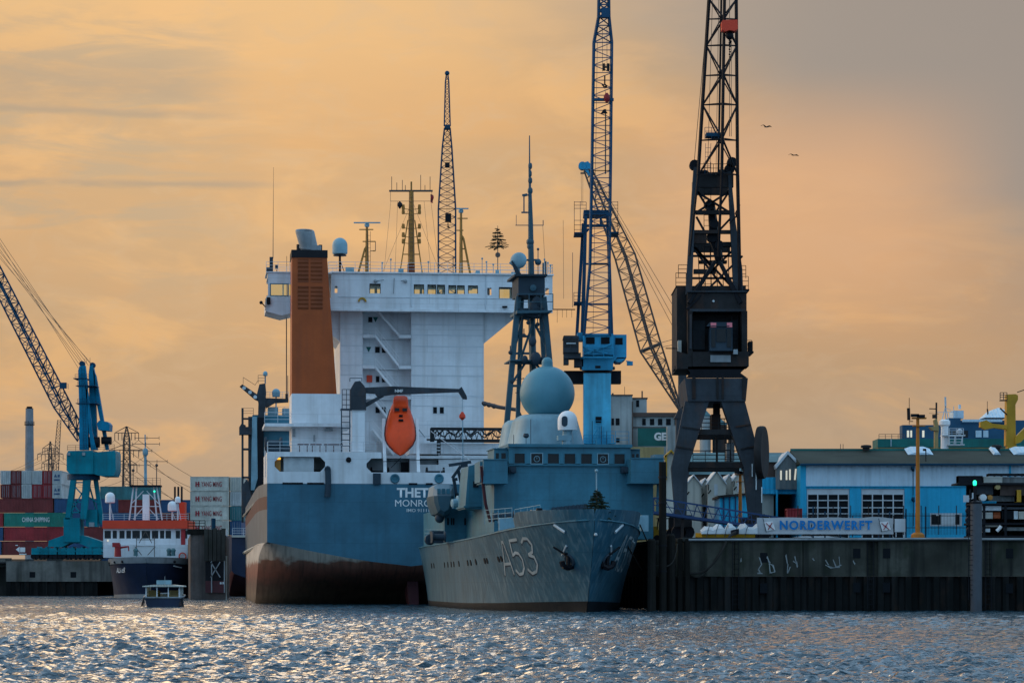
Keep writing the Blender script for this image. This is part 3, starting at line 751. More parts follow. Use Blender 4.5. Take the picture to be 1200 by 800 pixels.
knee = [P(63.5, 478, Y-.3), P(74.5, 481, Y-D*.6), P(80, 467, Y+.1), P(72, 470, Y+D*.6)]
tip = [P(-62, 229, Y-.3), P(-53, 229, Y-D*.45), P(-45, 225, Y+.1), P(-54, 225, Y+D*.45)]
j.lattice(foot, knee, 5, .15, .075); j.lattice(knee, tip, 30, .16, .075)
j.build('jib', M['crane_navy'], t)
j = MB(); j.box(wx(72, Y), wx(80, Y), Y-2.2, Y-1.8, wz(456, Y), wz(449, Y)); j.rail([P(72, 456, Y-2), P(80, 456, Y-2)], 1, .04); j.build('jib_platform', M['crane_navy'], t)
j = MB()
for a, y in (((97, 427), -1.6), ((106, 426), 1.8)):
    for dx in (0, 2.4, 5):
        j.path([P(a[0]-dx, a[1]+dx*.9, Y+y), P(-50+dx*.5, 234-dx*5, Y+y*.4)], .04, 3)
j.path([P(107, 426, Y+1.8), P(-50, 245, Y+1.8)], .035, 3)
j.build('luffing_cable', M['cable'], t)
j = MB()
for a in ((99.5, 427), (101.5, 426), (105.5, 426)): j.bar(P(*a, Y), P(a[0], a[1]-7, Y), .04)
j.build('lightning_rod', M['cable'], t)
# ------------------------------------------------------------------ a hull by stations, shared by the small vessels
def hull_rings(L, hb, hw, zd, rake, n=28, zb=-1.3, stern=0, rows=8):
    """rings from stem (s=0) aft; hb deck half breadth(s), hw waterline half breadth(s), zd deck height(s)"""
    rings = []
    for i in range(n+1):
        s = L*(i/n)**1.5; top, w, z1 = hb(s), hw(s), zd(s)
        row = []
        for q in range(rows+1):
            tt = q/rows; z = zb + (z1-zb)*tt; zz = max(0, z)/z1
            half = w*(.8+.2*min(1, (z-zb)/(-zb))) if z < 0 else w + (top-w)*zz**1.4
            v = s + rake*max(0, 1-max(0, z)/z1)**1.25*max(0, 1-s/(L*.5))
            row.append((half, v, z))
        rings.append([(-h, v, z) for h, v, z in reversed(row)] + [(h, v, z) for h, v, z in row])
    return rings
def hull_pt(hb, hw, zd, rake, L, s, tt, side):
    z1 = zd(s); h = hw(s)+(hb(s)-hw(s))*tt**1.4
    return V((side*h, s + rake*max(0, 1-tt)**1.25*max(0, 1-s/(L*.5)), tt*z1))

# ------------------------------------------------------------------ small white and red ship, bow towards us
f = Fr(171, 436, 1.0)
t = thing('survey_ship', 'small white ship with a dark blue bow and red wheelhouse band', 'ship', fr=f)
HB = lambda s: interp([(0,.02),(.15,1.4),(.7,3.3),(1.8,4.9),(3.5,6.0),(6,6.6),(12,6.75),(40,6.75),(48,6.2)], s)
HW = lambda s: interp([(0,.02),(.3,.8),(1.5,2.6),(4,4.6),(8,6.0),(13,6.6),(40,6.6),(48,5.8)], s)
ZD = lambda s: interp([(0,6.3),(3,6.1),(8,5.85),(14,5.7),(48,4.2)], s)
mb = MB(); L_ = 48
mb.loft(hull_rings(L_, HB, HW, ZD, 2.0, 30), False, False, kf=lambda c: 2 if c.z < .45 else (1 if c.z > ZD(max(0, c.y-1))-1.15 else 0))
mb.build('hull', [M['hull_navy'], M['grey_paint'], M['grey_paint']], t, 50)
mb = MB(); mb.loft([[(-HB(s)+.05, s+.1, ZD(s)-.9), (HB(s)-.05, s+.1, ZD(s)-.9)] for s in (0,1,2,4,6,9,14,40,48)], False, False); mb.build('deck', M['roof_teal'], t)
mb = MB()
for side in (-1, 1):
    for a in range(3): pass
p0 = hull_pt(HB, HW, ZD, 2, L_, 2.6, .70, -1); p1 = hull_pt(HB, HW, ZD, 2, L_, 1.1, .70, -1)
d = (p1-p0); text('ALSTER', 'lettering', M['letter_dim'], t, d.length, .85, p0+V((-.22,-.12,-.45)), d.normalized(), (0.06,0,1))
p0 = hull_pt(HB, HW, ZD, 2, L_, 1.6, .78, 1); p1 = hull_pt(HB, HW, ZD, 2, L_, 2.9, .78, 1); d = p1-p0
mb = MB(); mb.bar(p0+V((.05,-.12,.1)), p1+V((.1,-.12,-.1)), .12); mb.build('name_plate', M['letter_dim'], t)
p = f.p(170, 662, 1.4); mb = MB(); mb.box(p.x-.6, p.x+.6, p.y-.35, p.y+.3, p.z-.3, p.z+.3); mb.build('emblem', M['letter_dim'], t)
for sd_, s_ in ((-1, 2.5), (-1, 1.2), (1, 1.5), (-1, 5)):
    p = hull_pt(HB, HW, ZD, 2, L_, s_, .9, sd_); mb = MB(); mb.sph(p, .22, 10); mb.build('fairlead', M['black_paint'], t)
v0 = 14.0                                           # superstructure front
def fb(mb, px0, px1, py0, py1, va, vb): mb.box(f.U(px0, va), f.U(px1, va), va, vb, f.Z(py1, va), f.Z(py0, va))
mb = MB(); fb(mb, 121, 221, 638, 653, v0-2, v0+14); mb.build('deckhouse', M['white'], t)
mb = MB(); xw = [121.5, 126.5, 134, 142, 147.5, 157, 165, 171, 178, 189, 198, 206, 213]
holes = [(f.U(a, v0), f.U(b_, v0), f.Z(630.6, v0), f.Z(621.4, v0)) for a, b_ in ((122.5,130),(132,137),(140,146),(148,153.5),(155,164),(166,176),(178,185.5),(187.5,192.5),(194,200.5),(206,211),(213.5,219.5))]
mb.wall(f.U(121, v0), f.U(221, v0), f.Z(638, v0), f.Z(619, v0), v0, v0+.15, holes); fb(mb, 121, 221, 619, 638, v0+.9, v0+9)
mb.build('wheelhouse', M['white'], t)
for h in holes:
    g = MB(); g.box(h[0], h[1], v0+.06, v0+.1, h[2], h[3]); g.build('window', M['glass_dark'], t)
mb = MB(); fb(mb, 120, 221.5, 609.5, 619, v0-.8, v0+9.5); mb.build('roof_band', M['band_red'], t)
mb = MB(); mb.rail([(f.U(121, v0), v0-.6, f.Z(609.4, v0)), (f.U(221, v0), v0-.6, f.Z(609.4, v0))], 1.0, .035); mb.build('railing', M['rail_white'], t)
mb = MB()                                            # mast frame
vm = v0+4
for a, b_ in (((156.5,569),(151.5,609)), ((183.5,569),(190,609)), ((160,569),(158,609)), ((180,569),(184,609))): mb.bar(f.p(*a, vm), f.p(*b_, vm), .16)
for a, b_ in (((154,593),(187,593)), ((154,590),(168,575)), ((186,590),(172,575)), ((156,608),(168,594)), ((186,608),(173,594))): mb.bar(f.p(*a, vm), f.p(*b_, vm), .09)
mb.build('mast_frame', M['rail_white'], t)
mb = MB(); fb(mb, 152, 188, 568, 570, vm-1, vm+1.5); mb.build('mast_platform', M['steel_black'], t)
mb = MB(); mb.rail([f.p(152, 568, vm-1), f.p(188, 568, vm-1)], 1.1, .035, 1.2); mb.build('mast_railing', M['pylon'], t)
mb = MB(); fb(mb, 167, 174.5, 579, 609, vm-.6, vm+.6); mb.build('mast_trunk', M['white_clean'], t)
mb = MB(); mb.bar(f.p(170.5, 568, vm), f.p(170.2, 529, vm), .26, 8, .22); mb.bar(f.p(170.2, 529, vm), f.p(170, 509, vm), .1, 6)
mb.lathe(f.p(170.3, 534, vm), [(.28,0),(.45,.3),(.45,.9),(.28,1.2)], 10); mb.build('topmast', M['navy_pale'], t)
mb = MB()
for py, a, b_ in ((513, 158, 186.5), (520, 155, 187), (528, 150, 178), (545, 150, 176), (540.5, 172, 196)):
    mb.bar(f.p(a, py, vm), f.p(b_, py, vm), .06)
    for q in (a, (a+b_)/2, b_): mb.bar(f.p(q, py-2, vm), f.p(q, py+2, vm), .05)
mb.bar(f.p(183.5, 568, vm), f.p(183.5, 543, vm), .09); mb.bar(f.p(156, 568, vm), f.p(156, 552, vm), .08); mb.sph(f.p(183.5, 545, vm), .25, 8); mb.sph(f.p(156, 551, vm), .25, 8)
mb.build('yard', M['pylon'], t)
mb = MB(); p = f.p(181, 575.5, vm-1.2); mb.sph(p, .16, 8); mb.build('green_light', M['lamp_green'], t)
for px, py, r_, yb in ((129, 583, .78, 609), (202, 593, .74, 609), (208.3, 585.5, .45, 609)):
    mb = MB(); p = f.p(px, py, vm-1); mb.lathe(p, [(r_*.85, -r_*1.05), (r_, -r_*.9), (r_, .1)] + [(r_*math.cos(a*.26), .1+r_*math.sin(a*.26)) for a in range(1, 6)] + [(.02, .1+r_)], 16); d_ = mb.build('satellite_dome', M['white_clean'], t)
    s = MB(); q = f.p(px, yb, vm-1); s.bar(q, p-V((0,0,r_)), .14, 6); s.bar(q+V((.5,0,0)), p-V((0,0,r_*1.2)), .06); s.build('dome_post', M['rail_white'], d_)
mb = MB(); fb(mb, 210, 216.5, 588, 610, vm+1, vm+4); mb.build('funnel', M['band_red'], t)
mb = MB(); fb(mb, 212, 217, 620, 638, v0-.35, v0-.05); mb.build('ladder_box', M['red_paint'], t)
for px in (205, 209, 213):
    mb = MB(); mb.bar(f.p(px, 590, vm+2.6), f.p(px, 570, vm+2.6), .17, 7); mb.build('exhaust_pipe', M['black_paint'], t)
mb = MB(); p = f.p(138, 652, 9); mb.bar(p, p+V((0,0,2.0)), .55, 8, .45); mb.bar(p+V((-.2,0,1.35)), p+V((1.7,-.2,1.6)), .22, 6, .14); mb.bar(p+V((1.7,-.2,1.65)), p+V((1.75,-.2,.9)), .12); mb.box(p.x-.8, p.x+.3, p.y-.5, p.y+.5, p.z+1.5, p.z+2.2); mb.build('deck_crane', M['red_paint'], t)
mb = MB()
for a, b_ in (((158, 640),(166,650)), ((182,640),(173,650)), ((160,628),(160,652)), ((181,628),(181,652)), ((160,632),(181,632)), ((160,640),(181,640)), ((170.5,622),(163,636)), ((170.5,622),(178,636))): mb.bar(f.p(*a, v0-3), f.p(*b_, v0-3), .07)
mb.build('bow_gantry', M['pylon'], t)
for px in (198, 203, 159): 
    mb = MB(); p = f.p(px, 651, 8); mb.lathe(p, [(.35,0),(.3,.5),(.42,.9),(.2,1.2)], 10); mb.build('winch_drum', M['roof_teal'], t)
mb = MB(); p = f.p(214, 651.5, 11.7)
for i in range(12):
    a, b_ = i*math.pi/6, (i+1)*math.pi/6; mb.bar(p+V((.55*math.cos(a),-.1,.55*math.sin(a))), p+V((.55*math.cos(b_),-.1,.55*math.sin(b_))), .13)
mb.build('life_ring', M['band_red'], t)
for px in (126.5, 214.6):
    mb = MB(); mb.sph(f.p(px, 633, v0-.15), .16, 8); mb.build('deck_lamp', M['warm_glow'], t)

# ------------------------------------------------------------------ the little launch
Y = 276.0; f = Fr(190.5, Y, 4)
t = thing('motor_launch', 'little passenger launch with a cream roof on the open water', 'boat', fr=f)
mb = MB(); rings = []
for s, w in ((0, 1.72), (2, 1.85), (6, 1.85), (9, 1.4), (11, .6), (11.8, .08)):
    rings.append([(-w, s, .95+.03*s), (-w*.92, s, .35), (-w*.8, s, -.4), (w*.8, s, -.4), (w*.92, s, .35), (w, s, .95+.03*s)])
mb.loft(rings, False, True); mb.build('hull', M['hull_navy'], t, 40)
mb = MB()
for side in (-1, 1): mb.path([V((side*w*1.02, s, .93+.03*s)) for s, w in ((0, 1.72), (2, 1.85), (6, 1.85), (9, 1.4), (11, .6), (11.8, .08))], .09, 6)
mb.bar((-1.72,-.03,.93), (1.72,-.03,.93), .09, 6); mb.build('rubbing_strake', M['grey_paint'], t)
mb = MB(); mb.box(-1.7, 1.7, .1, 8, .80, .86); mb.build('deck', M['grey_paint'], t)
mb = MB()
for x in (-1.6, 1.6):
    for y in (.2, 2.1, 4.0, 5.9, 7.6): mb.box(x-.05, x+.05, y-.06, y+.06, .9, 1.95)
    mb.box(x-.03, x+.03, .2, 7.6, .88, 1.12)
for x in (-.55, .55): mb.box(x-.05, x+.05, .15, .25, .9, 1.95)
mb.box(-1.6, 1.6, 7.5, 7.6, .9, 1.25); mb.build('cabin_frame', M['white_clean'], t)
for x in (-1.6, 1.6):
    mb = MB(); mb.box(x-.012, x+.012, .28, 7.5, 1.13, 1.94); mb.build('window', M['pane'], t)
mb = MB()
for y in (1.6, 3.0, 4.4, 5.8):
    for x in (-1.0, 1.0): mb.box(x-.45, x+.45, y, y+.4, .87, 1.2); mb.box(x-.45, x+.45, y+.4, y+.5, .87, 1.62)
mb.build('bench', M['tan'], t)
mb = MB(); mb.loft([[(-1.95, y, 1.97), (-1.9, y, 2.07), (-.9, y, 2.17), (.9, y, 2.17), (1.9, y, 2.07), (1.95, y, 1.97)] for y in (-.35, 8)], True, True); mb.build('roof', M['container_cream'], t)
mb = MB(); mb.box(-.75, .65, 3, 5.2, 2.2, 2.62); mb.build('roof_hatch', M['navy_pale'], t)
mb = MB(); mb.bar((-1.75, -.1, .9), (-1.78, -.7, -.3), .06); mb.bar((-1.78, -.05, .9), (-2.0, -.1, .1), .09, 6); mb.bar((1.8, .1, .9), (2.0, .0, .0), .1, 6); mb.build('fender', M['black_paint'], t)
mb = MB(); mb.bar((.1, 2.4, 2.15), (.1, 2.4, 3.0), .03); mb.build('flagstaff', M['grey_paint'], t)

# ------------------------------------------------------------------ mooring pier beside the cargo ship
Y = 398.0
t = thing('mooring_pier', 'tall concrete mooring pier with dark timber front between two hulls', 'pier', (wx(240, Y), Y, 0))
x0, x1 = wx(222.5, Y), wx(264, Y)
mb = MB(); mb.ext([(x0, Y+.6, -3.9), (x1, Y, -3.9), (x1-4.4, Y+50, -3.9), (x0-6, Y+50, -3.9)], (0, 0, wz(626, Y)+3.9)); mb.build('concrete_body', M['pier_brown'], t)
mb = MB(); x = wx(239.5, Y)
while x < x1-.2: mb.box(x+.03, x+.55, Y-.5, Y-.05+.3, wz(657, Y), wz(619, Y)+random.uniform(-.2,.2)); x += .6
mb.build('timber_fender', M['concrete_dark'], t)
mb = MB(); mb.box(wx(241, Y), wx(263, Y), Y-.3, Y-.02, wz(680, Y), wz(657.5, Y)); mb.build('dark_recess', M['steel_black'], t)
mb = MB(); mb.box(wx(241, Y), wx(263, Y), Y-.35, Y-.02, wz(694, Y), wz(680.3, Y)); mb.build('red_panel', M['ship_maroon'], t)
mb = MB()
for a in (258, 261): mb.box(wx(a, Y), wx(a+2, Y), Y-.37, Y-.352, wz(684, Y), wz(681.5, Y))
mb.build('white_mark', M['letter_dim'], t)
mb = MB()
for (a, b_), (c, d) in (((247,658),(258,676)), ((258,658),(247,676)), ((248,656),(248,694)), ((263,650),(263,694))): mb.bar(P(a, b_, Y-.42), P(c, d, Y-.42), .1)
mb.build('ladder_brace', M['grey_paint'], t)
mb = MB(); mb.box(x0-.4, wx(240, Y), Y+.2, Y+2, wz(626, Y)+.02, wz(619.5, Y)); mb.rail([(x0-.3, Y+.3, wz(619.4, Y)), (wx(240, Y), Y+.3, wz(619.4, Y))], 1.2, .06, .8); mb.build('walkway', M['timber_dark'], t)
mb = MB(); mb.bar(P(250, 626, Y+1.5), P(250, 607, Y+1.5), .32, 8); mb.build('bollard_post', M['crane_navy'], t)
mb = MB(); mb.box(wx(264.3, Y), wx(266, Y), Y+.1, Y+.9, -.8, wz(651, Y)); mb.build('fender_post', M['rub_rail'], t)
# ------------------------------------------------------------------ ship moored ahead of the cargo ship (dark hull, blue gear)
f = Fr(311, 482, 6.5)
t = thing('dark_hulled_ship', 'dark hulled ship with blue deck gear behind the cargo ship', 'ship', fr=f)
B = -f.U(265, 0)
mb = MB(); rings = []
for v, k in ((0, .86), (3, .95), (9, 1), (55, 1)):
    b = B*k; d = 10.3
    zb = interp([(0, 3.2), (4, .3), (10, -2), (55, -2)], v)
    rings.append([(-b, v, d), (-b, v, max(zb+1.2, 3.4)), (-b*.93, v, zb+.7), (-b*.6, v, zb-.4 if v > 3 else zb), (0, v, zb-1), (b*.6, v, zb-.4 if v > 3 else zb), (b*.93, v, zb+.7), (b, v, max(zb+1.2, 3.4)), (b, v, d)])
mb.loft(rings, True, True, kf=lambda c: 1 if c.z < 4.6 else 0); mb.build('hull', [M['hull_navy'], M['ship_maroon']], t, 40)
mb = MB(); mb.bar((-B-.05, 9, 10.2), (-B-.05, 55, 10.2), .25); mb.bar((-B*.86, -.1, 10.2), (B*.86, -.1, 10.2), .25); mb.build('rub_rail', M['rub_rail'], t)
mb = MB(); mb.rail([(-B*.84, .3, 10.35), (B*.84, .3, 10.35)], 1.2, .05, 2); mb.rail([(-B+.3, 9, 10.35), (-B+.3, 50, 10.35)], 1.2, .05, 3); mb.build('railing', M['rail_white'], t)
v = 9.0
def fb(mb, px0, px1, py0, py1, va, vb, k=None): mb.box(f.U(px0, va), f.U(px1, va), va, vb, f.Z(py1, va), f.Z(py0, va), k)
mb = MB(); fb(mb, 296, 345, 486, 615, v+2, v+9); mb.build('deckhouse', M['navy'], t)
mb = MB(); fb(mb, 283, 285.5, 478, 612, v, v+.5); fb(mb, 291, 296, 488, 612, v+.2, v+1.4); mb.build('mast_post', M['crane_slate'], t)
mb = MB(); mb.ext([f.p(*p, v-.3) for p in ((295.5,488),(301,488),(302,560),(298,574),(294,574))], (0, 1.2, 0)); mb.build('chute', M['navy_pale'], t)
mb = MB(); fb(mb, 302, 309, 489, 600, v-.2, v+1); mb.build('dark_trunk', M['steel_black'], t)
mb = MB(); fb(mb, 280.5, 295, 500, 509, v-.6, v+2); mb.ext([f.p(*p, v-.6) for p in ((280.5,500),(283,496),(288,498),(288,500))], (0, 2.4, 0)); mb.build('platform_box', M['crane_slate'], t)
mb = MB(); mb.rail([f.p(285, 487, v), f.p(297, 487, v)], 1.3, .05, 1.5); fb(mb, 285, 295, 489.5, 491, v, v+2); fb(mb, 285, 295, 525, 527, v, v+2); fb(mb, 284, 300, 558, 560, v, v+2); mb.build('platform', M['crane_slate'], t)
mb = MB(); mb.ext([f.p(*p, v+1) for p in ((304,450),(311,449),(312,460),(310,490),(311,505),(302,505),(303,472),(301,462))], (0, 1.6, 0)); mb.ext([f.p(*p, v+1.1) for p in ((281,452.5),(284,450),(303,463),(304,470),(299,468))], (0, 1.3, 0)); mb.ext([f.p(*p, v+1.2) for p in ((308,466),(338,467),(338,471),(322,472),(312,478))], (0, 1.2, 0)); mb.build('crane_head', M['crane_slate'], t)
mb = MB()
for a, b_ in ((286, 454.5), (293, 459.5), (299, 465)): mb.lathe(f.p(a, b_, v+1.06), [(.32, 0), (.32, .08)], 12, (0,-1,0))
mb.build('lightening_hole', M['letter_dim'], t)
mb = MB(); mb.rail([f.p(302.5, 449, v+1), f.p(311, 449, v+1)], 1.4, .05, 1.2); mb.path([f.p(285, 450, v+1), f.p(285, 442, v+1), f.p(299, 451, v+1), f.p(302, 446, v+1)], .05); mb.build('crane_railing', M['pylon'], t)
for px, py, r_ in ((310.8, 437.5, .42), (323.5, 460, .72)):
    mb = MB(); p = f.p(px, py, v+1.5); mb.sph(p, r_, 14); mb.lathe(p-V((0,0,r_)), [(r_*.9, 0), (r_, r_)], 14); mb.bar(p-V((0,0,r_)), f.p(px, py+(12 if r_ < .5 else 24), v+1.5), .12, 6); mb.build('satellite_dome', M['navy_pale'], t)
mb = MB(); mb.bar(f.p(336, 465, v+1.5), f.p(336, 300, v+1.5), .05); fb(mb, 334.5, 337.5, 461, 467, v+1.2, v+2); mb.build('antenna', M['steel_black'], t)
mb = MB(); mb.rail([f.p(311, 486, v+1.9), f.p(345, 486, v+1.9)], 1.4, .05, 1.6); mb.rail([f.p(309, 468, v+1.9), f.p(338, 468, v+1.9)], 1.3, .04, 1.2); mb.build('bridge_railing', M['rail_white'], t)
mb = MB(); fb(mb, 309, 345, 497, 503, v+.5, v+4); mb.build('bridge_deck', M['white'], t)
mb = MB(); fb(mb, 314, 326, 477, 486, v+2.2, v+5); fb(mb, 331, 339, 478, 486, v+2.2, v+5); mb.build('roof_locker', M['navy_pale'], t)
mb = MB(); mb.ext([f.p(*p, v-3) for p in ((283,570),(290,560),(296,590),(300,600),(296,606),(284,600))], (0, 2, 0)); mb.build('winch_platform', M['crane_slate'], t)

# ------------------------------------------------------------------ the cargo ship, stern on
f = CS = Fr(482, 306, 6.5)
t = cargo = thing('cargo_ship', 'large cargo ship seen stern on, blue transom below white decks and tower', 'ship', fr=f)
BH = -f.U(313, 0); ZD = f.Z(567, 0); ZW = f.Z(530, 0)
mb = MB(); rings = []
U_N = 36
def sect(v):
    zc = interp([(0, f.Z(663, 0)), (1.5, 3.4), (4, 2.6), (10, 1.3), (16, -.6), (22, -3), (30, -4), (150, -4)], v)
    zs = interp([(0, f.Z(635, 0)), (3, 6.4), (7, 5.5), (12, 3.6), (18, 1.2), (26, -.8), (40, -2.6), (150, -3)], v)
    ex = interp([(0, 1.3), (1.2, 3.2), (3, 6), (14, 7), (40, 6), (150, 6)], v)
    bb = BH*interp([(0, 1), (2, 1.02), (8, 1.045), (20, 1.05), (100, 1.02), (125, .72), (148, .06)], v); ring = [(-bb, v, ZD), (-bb, v, 11.6), (-bb, v, 10.2), (-bb, v, 7.4), (-bb, v, max(6.65, zs+.05))]
    bot = []
    for i in range(U_N+1):
        u = -1 + 2*i/U_N; u = math.copysign(abs(u)**.45, u)
        bot.append((bb*u, v, zc+(zs-zc)*abs(u)**ex))
    return ring + bot + [(bb, v, z) for _, _, z in reversed(ring)]
vs = [0, .7, 1.5, 2.5, 3.5, 5, 6, 7, 8, 9, 11, 13, 15, 18, 22, 26, 32, 40, 60, 80, 100, 112, 125, 137, 148]
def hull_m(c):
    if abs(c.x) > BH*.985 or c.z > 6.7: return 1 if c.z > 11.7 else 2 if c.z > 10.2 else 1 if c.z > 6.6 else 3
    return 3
mb.loft([sect(v) for v in vs], True, False, kf=hull_m)
s0 = sect(0); mb.add(s0, [list(range(len(s0)))], 0); s1 = sect(148); mb.add(s1, [list(range(len(s1)))], 1)
# weathered bottom paint: pale boot-top above, red brown and dark growth below
def bottom_paint():
    m = mat('cargo_bottom', (.12,.055,.04), .75, var=.4, streak=.3); t_ = m.node_tree; N, L = t_.nodes, t_.links; b = N['Principled BSDF']
    tc = N.new('ShaderNodeTexCoord'); sp = N.new('ShaderNodeSeparateXYZ'); L.new(tc.outputs['Object'], sp.inputs[0])
    def nz(s, st):
        mp = N.new('ShaderNodeMapping'); mp.inputs['Scale'].default_value = st; mp.inputs['Rotation'].default_value = (0, .5, 0); L.new(tc.outputs['Object'], mp.inputs['Vector'])
        n = N.new('ShaderNodeTexNoise'); n.inputs['Scale'].default_value = s; n.inputs['Detail'].default_value = 6; L.new(mp.outputs[0], n.inputs['Vector']); return n.outputs['Fac']
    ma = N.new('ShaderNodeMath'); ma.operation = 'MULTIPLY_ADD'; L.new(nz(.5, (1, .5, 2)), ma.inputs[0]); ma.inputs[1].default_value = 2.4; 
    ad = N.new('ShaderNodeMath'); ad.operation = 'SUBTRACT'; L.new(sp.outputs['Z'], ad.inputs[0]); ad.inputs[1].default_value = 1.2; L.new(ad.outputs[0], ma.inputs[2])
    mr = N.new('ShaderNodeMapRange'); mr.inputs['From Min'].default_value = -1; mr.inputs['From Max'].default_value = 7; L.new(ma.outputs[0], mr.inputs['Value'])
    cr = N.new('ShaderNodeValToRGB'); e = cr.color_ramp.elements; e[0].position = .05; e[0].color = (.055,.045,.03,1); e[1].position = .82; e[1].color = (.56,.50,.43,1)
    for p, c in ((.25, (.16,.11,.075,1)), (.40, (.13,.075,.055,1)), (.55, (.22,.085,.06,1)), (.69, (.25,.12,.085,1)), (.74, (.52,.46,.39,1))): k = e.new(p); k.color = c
    L.new(mr.outputs[0], cr.inputs[0])
    mx = N.new('ShaderNodeMix'); mx.data_type = 'RGBA'; r2 = N.new('ShaderNodeMapRange'); r2.inputs['From Min'].default_value = .45; r2.inputs['From Max'].default_value = .7; r2.inputs['To Max'].default_value = .5; L.new(nz(.6, (5, .4, .5)), r2.inputs['Value']); L.new(r2.outputs[0], mx.inputs['Factor'])
    L.new(cr.outputs[0], mx.inputs['A']); mx.inputs['B'].default_value = (.04,.03,.025,1); L.new(mx.outputs['Result'], b.inputs['Base Color']); return m
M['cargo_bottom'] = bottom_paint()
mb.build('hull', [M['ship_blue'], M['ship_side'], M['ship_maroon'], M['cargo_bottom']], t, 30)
mb = MB(); mb.path([V((-BH*1.03-.06, v, 6.55)) for v in (8, 30, 60, 100)], .22, 6); mb.path([V((-BH*1.035-.05, v, 11.75)) for v in (10, 30, 60, 100)], .14, 6); mb.build('rubbing_strake', M['rub_rail'], t)
mb = MB(); mb.box(-BH+.1, BH-.1, .3, 100, ZD-.1, ZD+.05); mb.build('mooring_deck', M['roof_teal'], t)
mb = MB(); mb.ext([f.p(*p, 4.5) for p in ((476,640),(489,640),(491,712),(482,716),(478,700))], (0, 4, 0)); mb.bar(f.p(483, 645, 5.5), f.p(483, 620, 5.5), .7, 10); mb.build('rudder', M['ship_maroon'], t)
text('THETIS', 'ship_name', M['letter_white'], t, f.U(512.5, 0)-f.U(465, 0), f.Z(571.3, 0)-f.Z(582.7, 0), (f.U(465, 0), -.03, f.Z(582.7, 0)), bold=.035)
text('MONROVIA', 'home_port', M['letter_white'], t, f.U(523, 0)-f.U(463, 0), f.Z(585.3, 0)-f.Z(593.2, 0), (f.U(463, 0), -.03, f.Z(593.2, 0)), bold=.0)
text('IMO 91111', 'ship_number', M['letter_dim'], t, f.U(503, 0)-f.U(476.5, 0), f.Z(595.8, 0)-f.Z(599.6, 0), (f.U(476.5, 0), -.03, f.Z(599.6, 0)), bold=.02)
# white stern plating with mooring openings
mb = MB()
def rect(px0, px1, py0, py1, v=0): return (f.U(px0, v), f.U(px1, v), f.Z(py1, v), f.Z(py0, v))
holes = [rect(321.8, 381, 535.5, 553), rect(429.5, 471, 537, 553.5), rect(448, 492, 537, 553.4), (f.U(500, 0), f.U(640, 0), f.Z(552, 0), f.Z(539, 0))]
mb.wall(-BH, f.U(447, 0), ZD+.02, ZW, 0, .18, holes[:2]); mb.box(f.U(447, 0), BH, 0, .18, ZD+.02, f.Z(553.4, 0))
a0, b0, c0, d0 = holes[0]
for (cx, cz, sx, sz) in ((a0, c0, 1, 1), (b0, c0, -1, 1), (a0, d0, 1, -1), (b0, d0, -1, -1), (holes[1][0], holes[1][3], 1, -1), (holes[1][0], holes[1][2], 1, 1)):
    mb.ext([(cx, .02, cz), (cx+sx*.55, .02, cz), (cx, .02, cz+sz*.55)], (0, .14, 0))
mb.box(-BH, -BH+.16, .18, 5, ZD+.02, ZW-.02); mb.box(-BH, -BH+.16, 7.2, 14, ZD+.02, ZW-.02); mb.box(-BH, -BH+.16, 5, 7.2, ZD+.02, ZD+.9); mb.box(BH-.16, BH, .18, 14, ZD+.02, ZD+1)
mb.build('stern_bulwark', M['white'], t)
mb = MB(); mb.box(-BH+.2, f.U(446.5, 0), .2, 17.5, ZW-.28, ZW+.02); mb.box(f.U(446.5, 0), BH-.2, 8, 17.5, ZW-.28, ZW+.02); mb.build('poop_deck', M['white'], t)
mb = MB(); mb.box(-BH+.3, BH-.3, 9.02, 9.2, ZD+.06, ZW-.3); mb.build('inner_bulkhead', M['grey_paint'], t)
mb = MB(); g = []
for i in range(9):
    x = lerp(f.U(332, 0)+.05, f.U(368, 0), i/8); g.append([(x, .5+.12*math.sin(i*2.2), z_) for z_ in (f.Z(553, 0), f.Z(547, 0)+.12*math.sin(i*1.7), f.Z(541, 0), f.Z(535.6, 0))])
mb.loft(g, False, False); mb.build('tarpaulin', M['tarp'], t, 60)
mb = MB(); mb.box(*rect(322.3, 329, 536.2, 552.6)[:2], .35, 1.2, *rect(322.3, 329, 539, 552.6)[2:]); mb.build('mooring_winch', M['mast_yellow'], t)
mb = MB(); r_ = rect(322.6, 329, 536.4, 538.8); mb.box(r_[0], r_[1], .3, .5, r_[2], r_[3]); mb.build('deck_light', M['lamp_amber'], t)
for a, b_, va in ((374, 380, 3), (440, 450, 4), (500, 520, 4)):
    mb = MB(); p = f.p((a+b_)/2, 551, va); mb.lathe((p.x-1, p.y, ZD+1.1), [(.9,0),(.9,.15),(.5,.2),(.5,1.8),(.9,1.85),(.9,2)], 14, (1,0,0)); mb.build('winch_drum', M['steel_black'], t)
for a, b_ in ((331, 355), (360, 379.5), (479, 489), (499, 507), (574, 590)):
    mb = MB(); r_ = rect(a, b_, 565.6, 567.8); mb.box(r_[0], r_[1], -.06, .2, r_[2], r_[3]); mb.build('scupper', M['steel_black'], t)
mb = MB(); mb.path([f.p(384.3, 550.5, -.4), f.p(384.8, 568, -.45), f.p(383.6, 582, -.4)], .32, 8); mb.bar(f.p(384, 550.5, -.4), f.p(384, 549, .1), .35, 8); mb.build('stern_pipe', M['navy_dark'], t)
mb = MB(); p = f.p(408.5, 538.5, -.05); mb.sph(p, .3, 10); mb.build('stern_light', M['steel_black'], t)
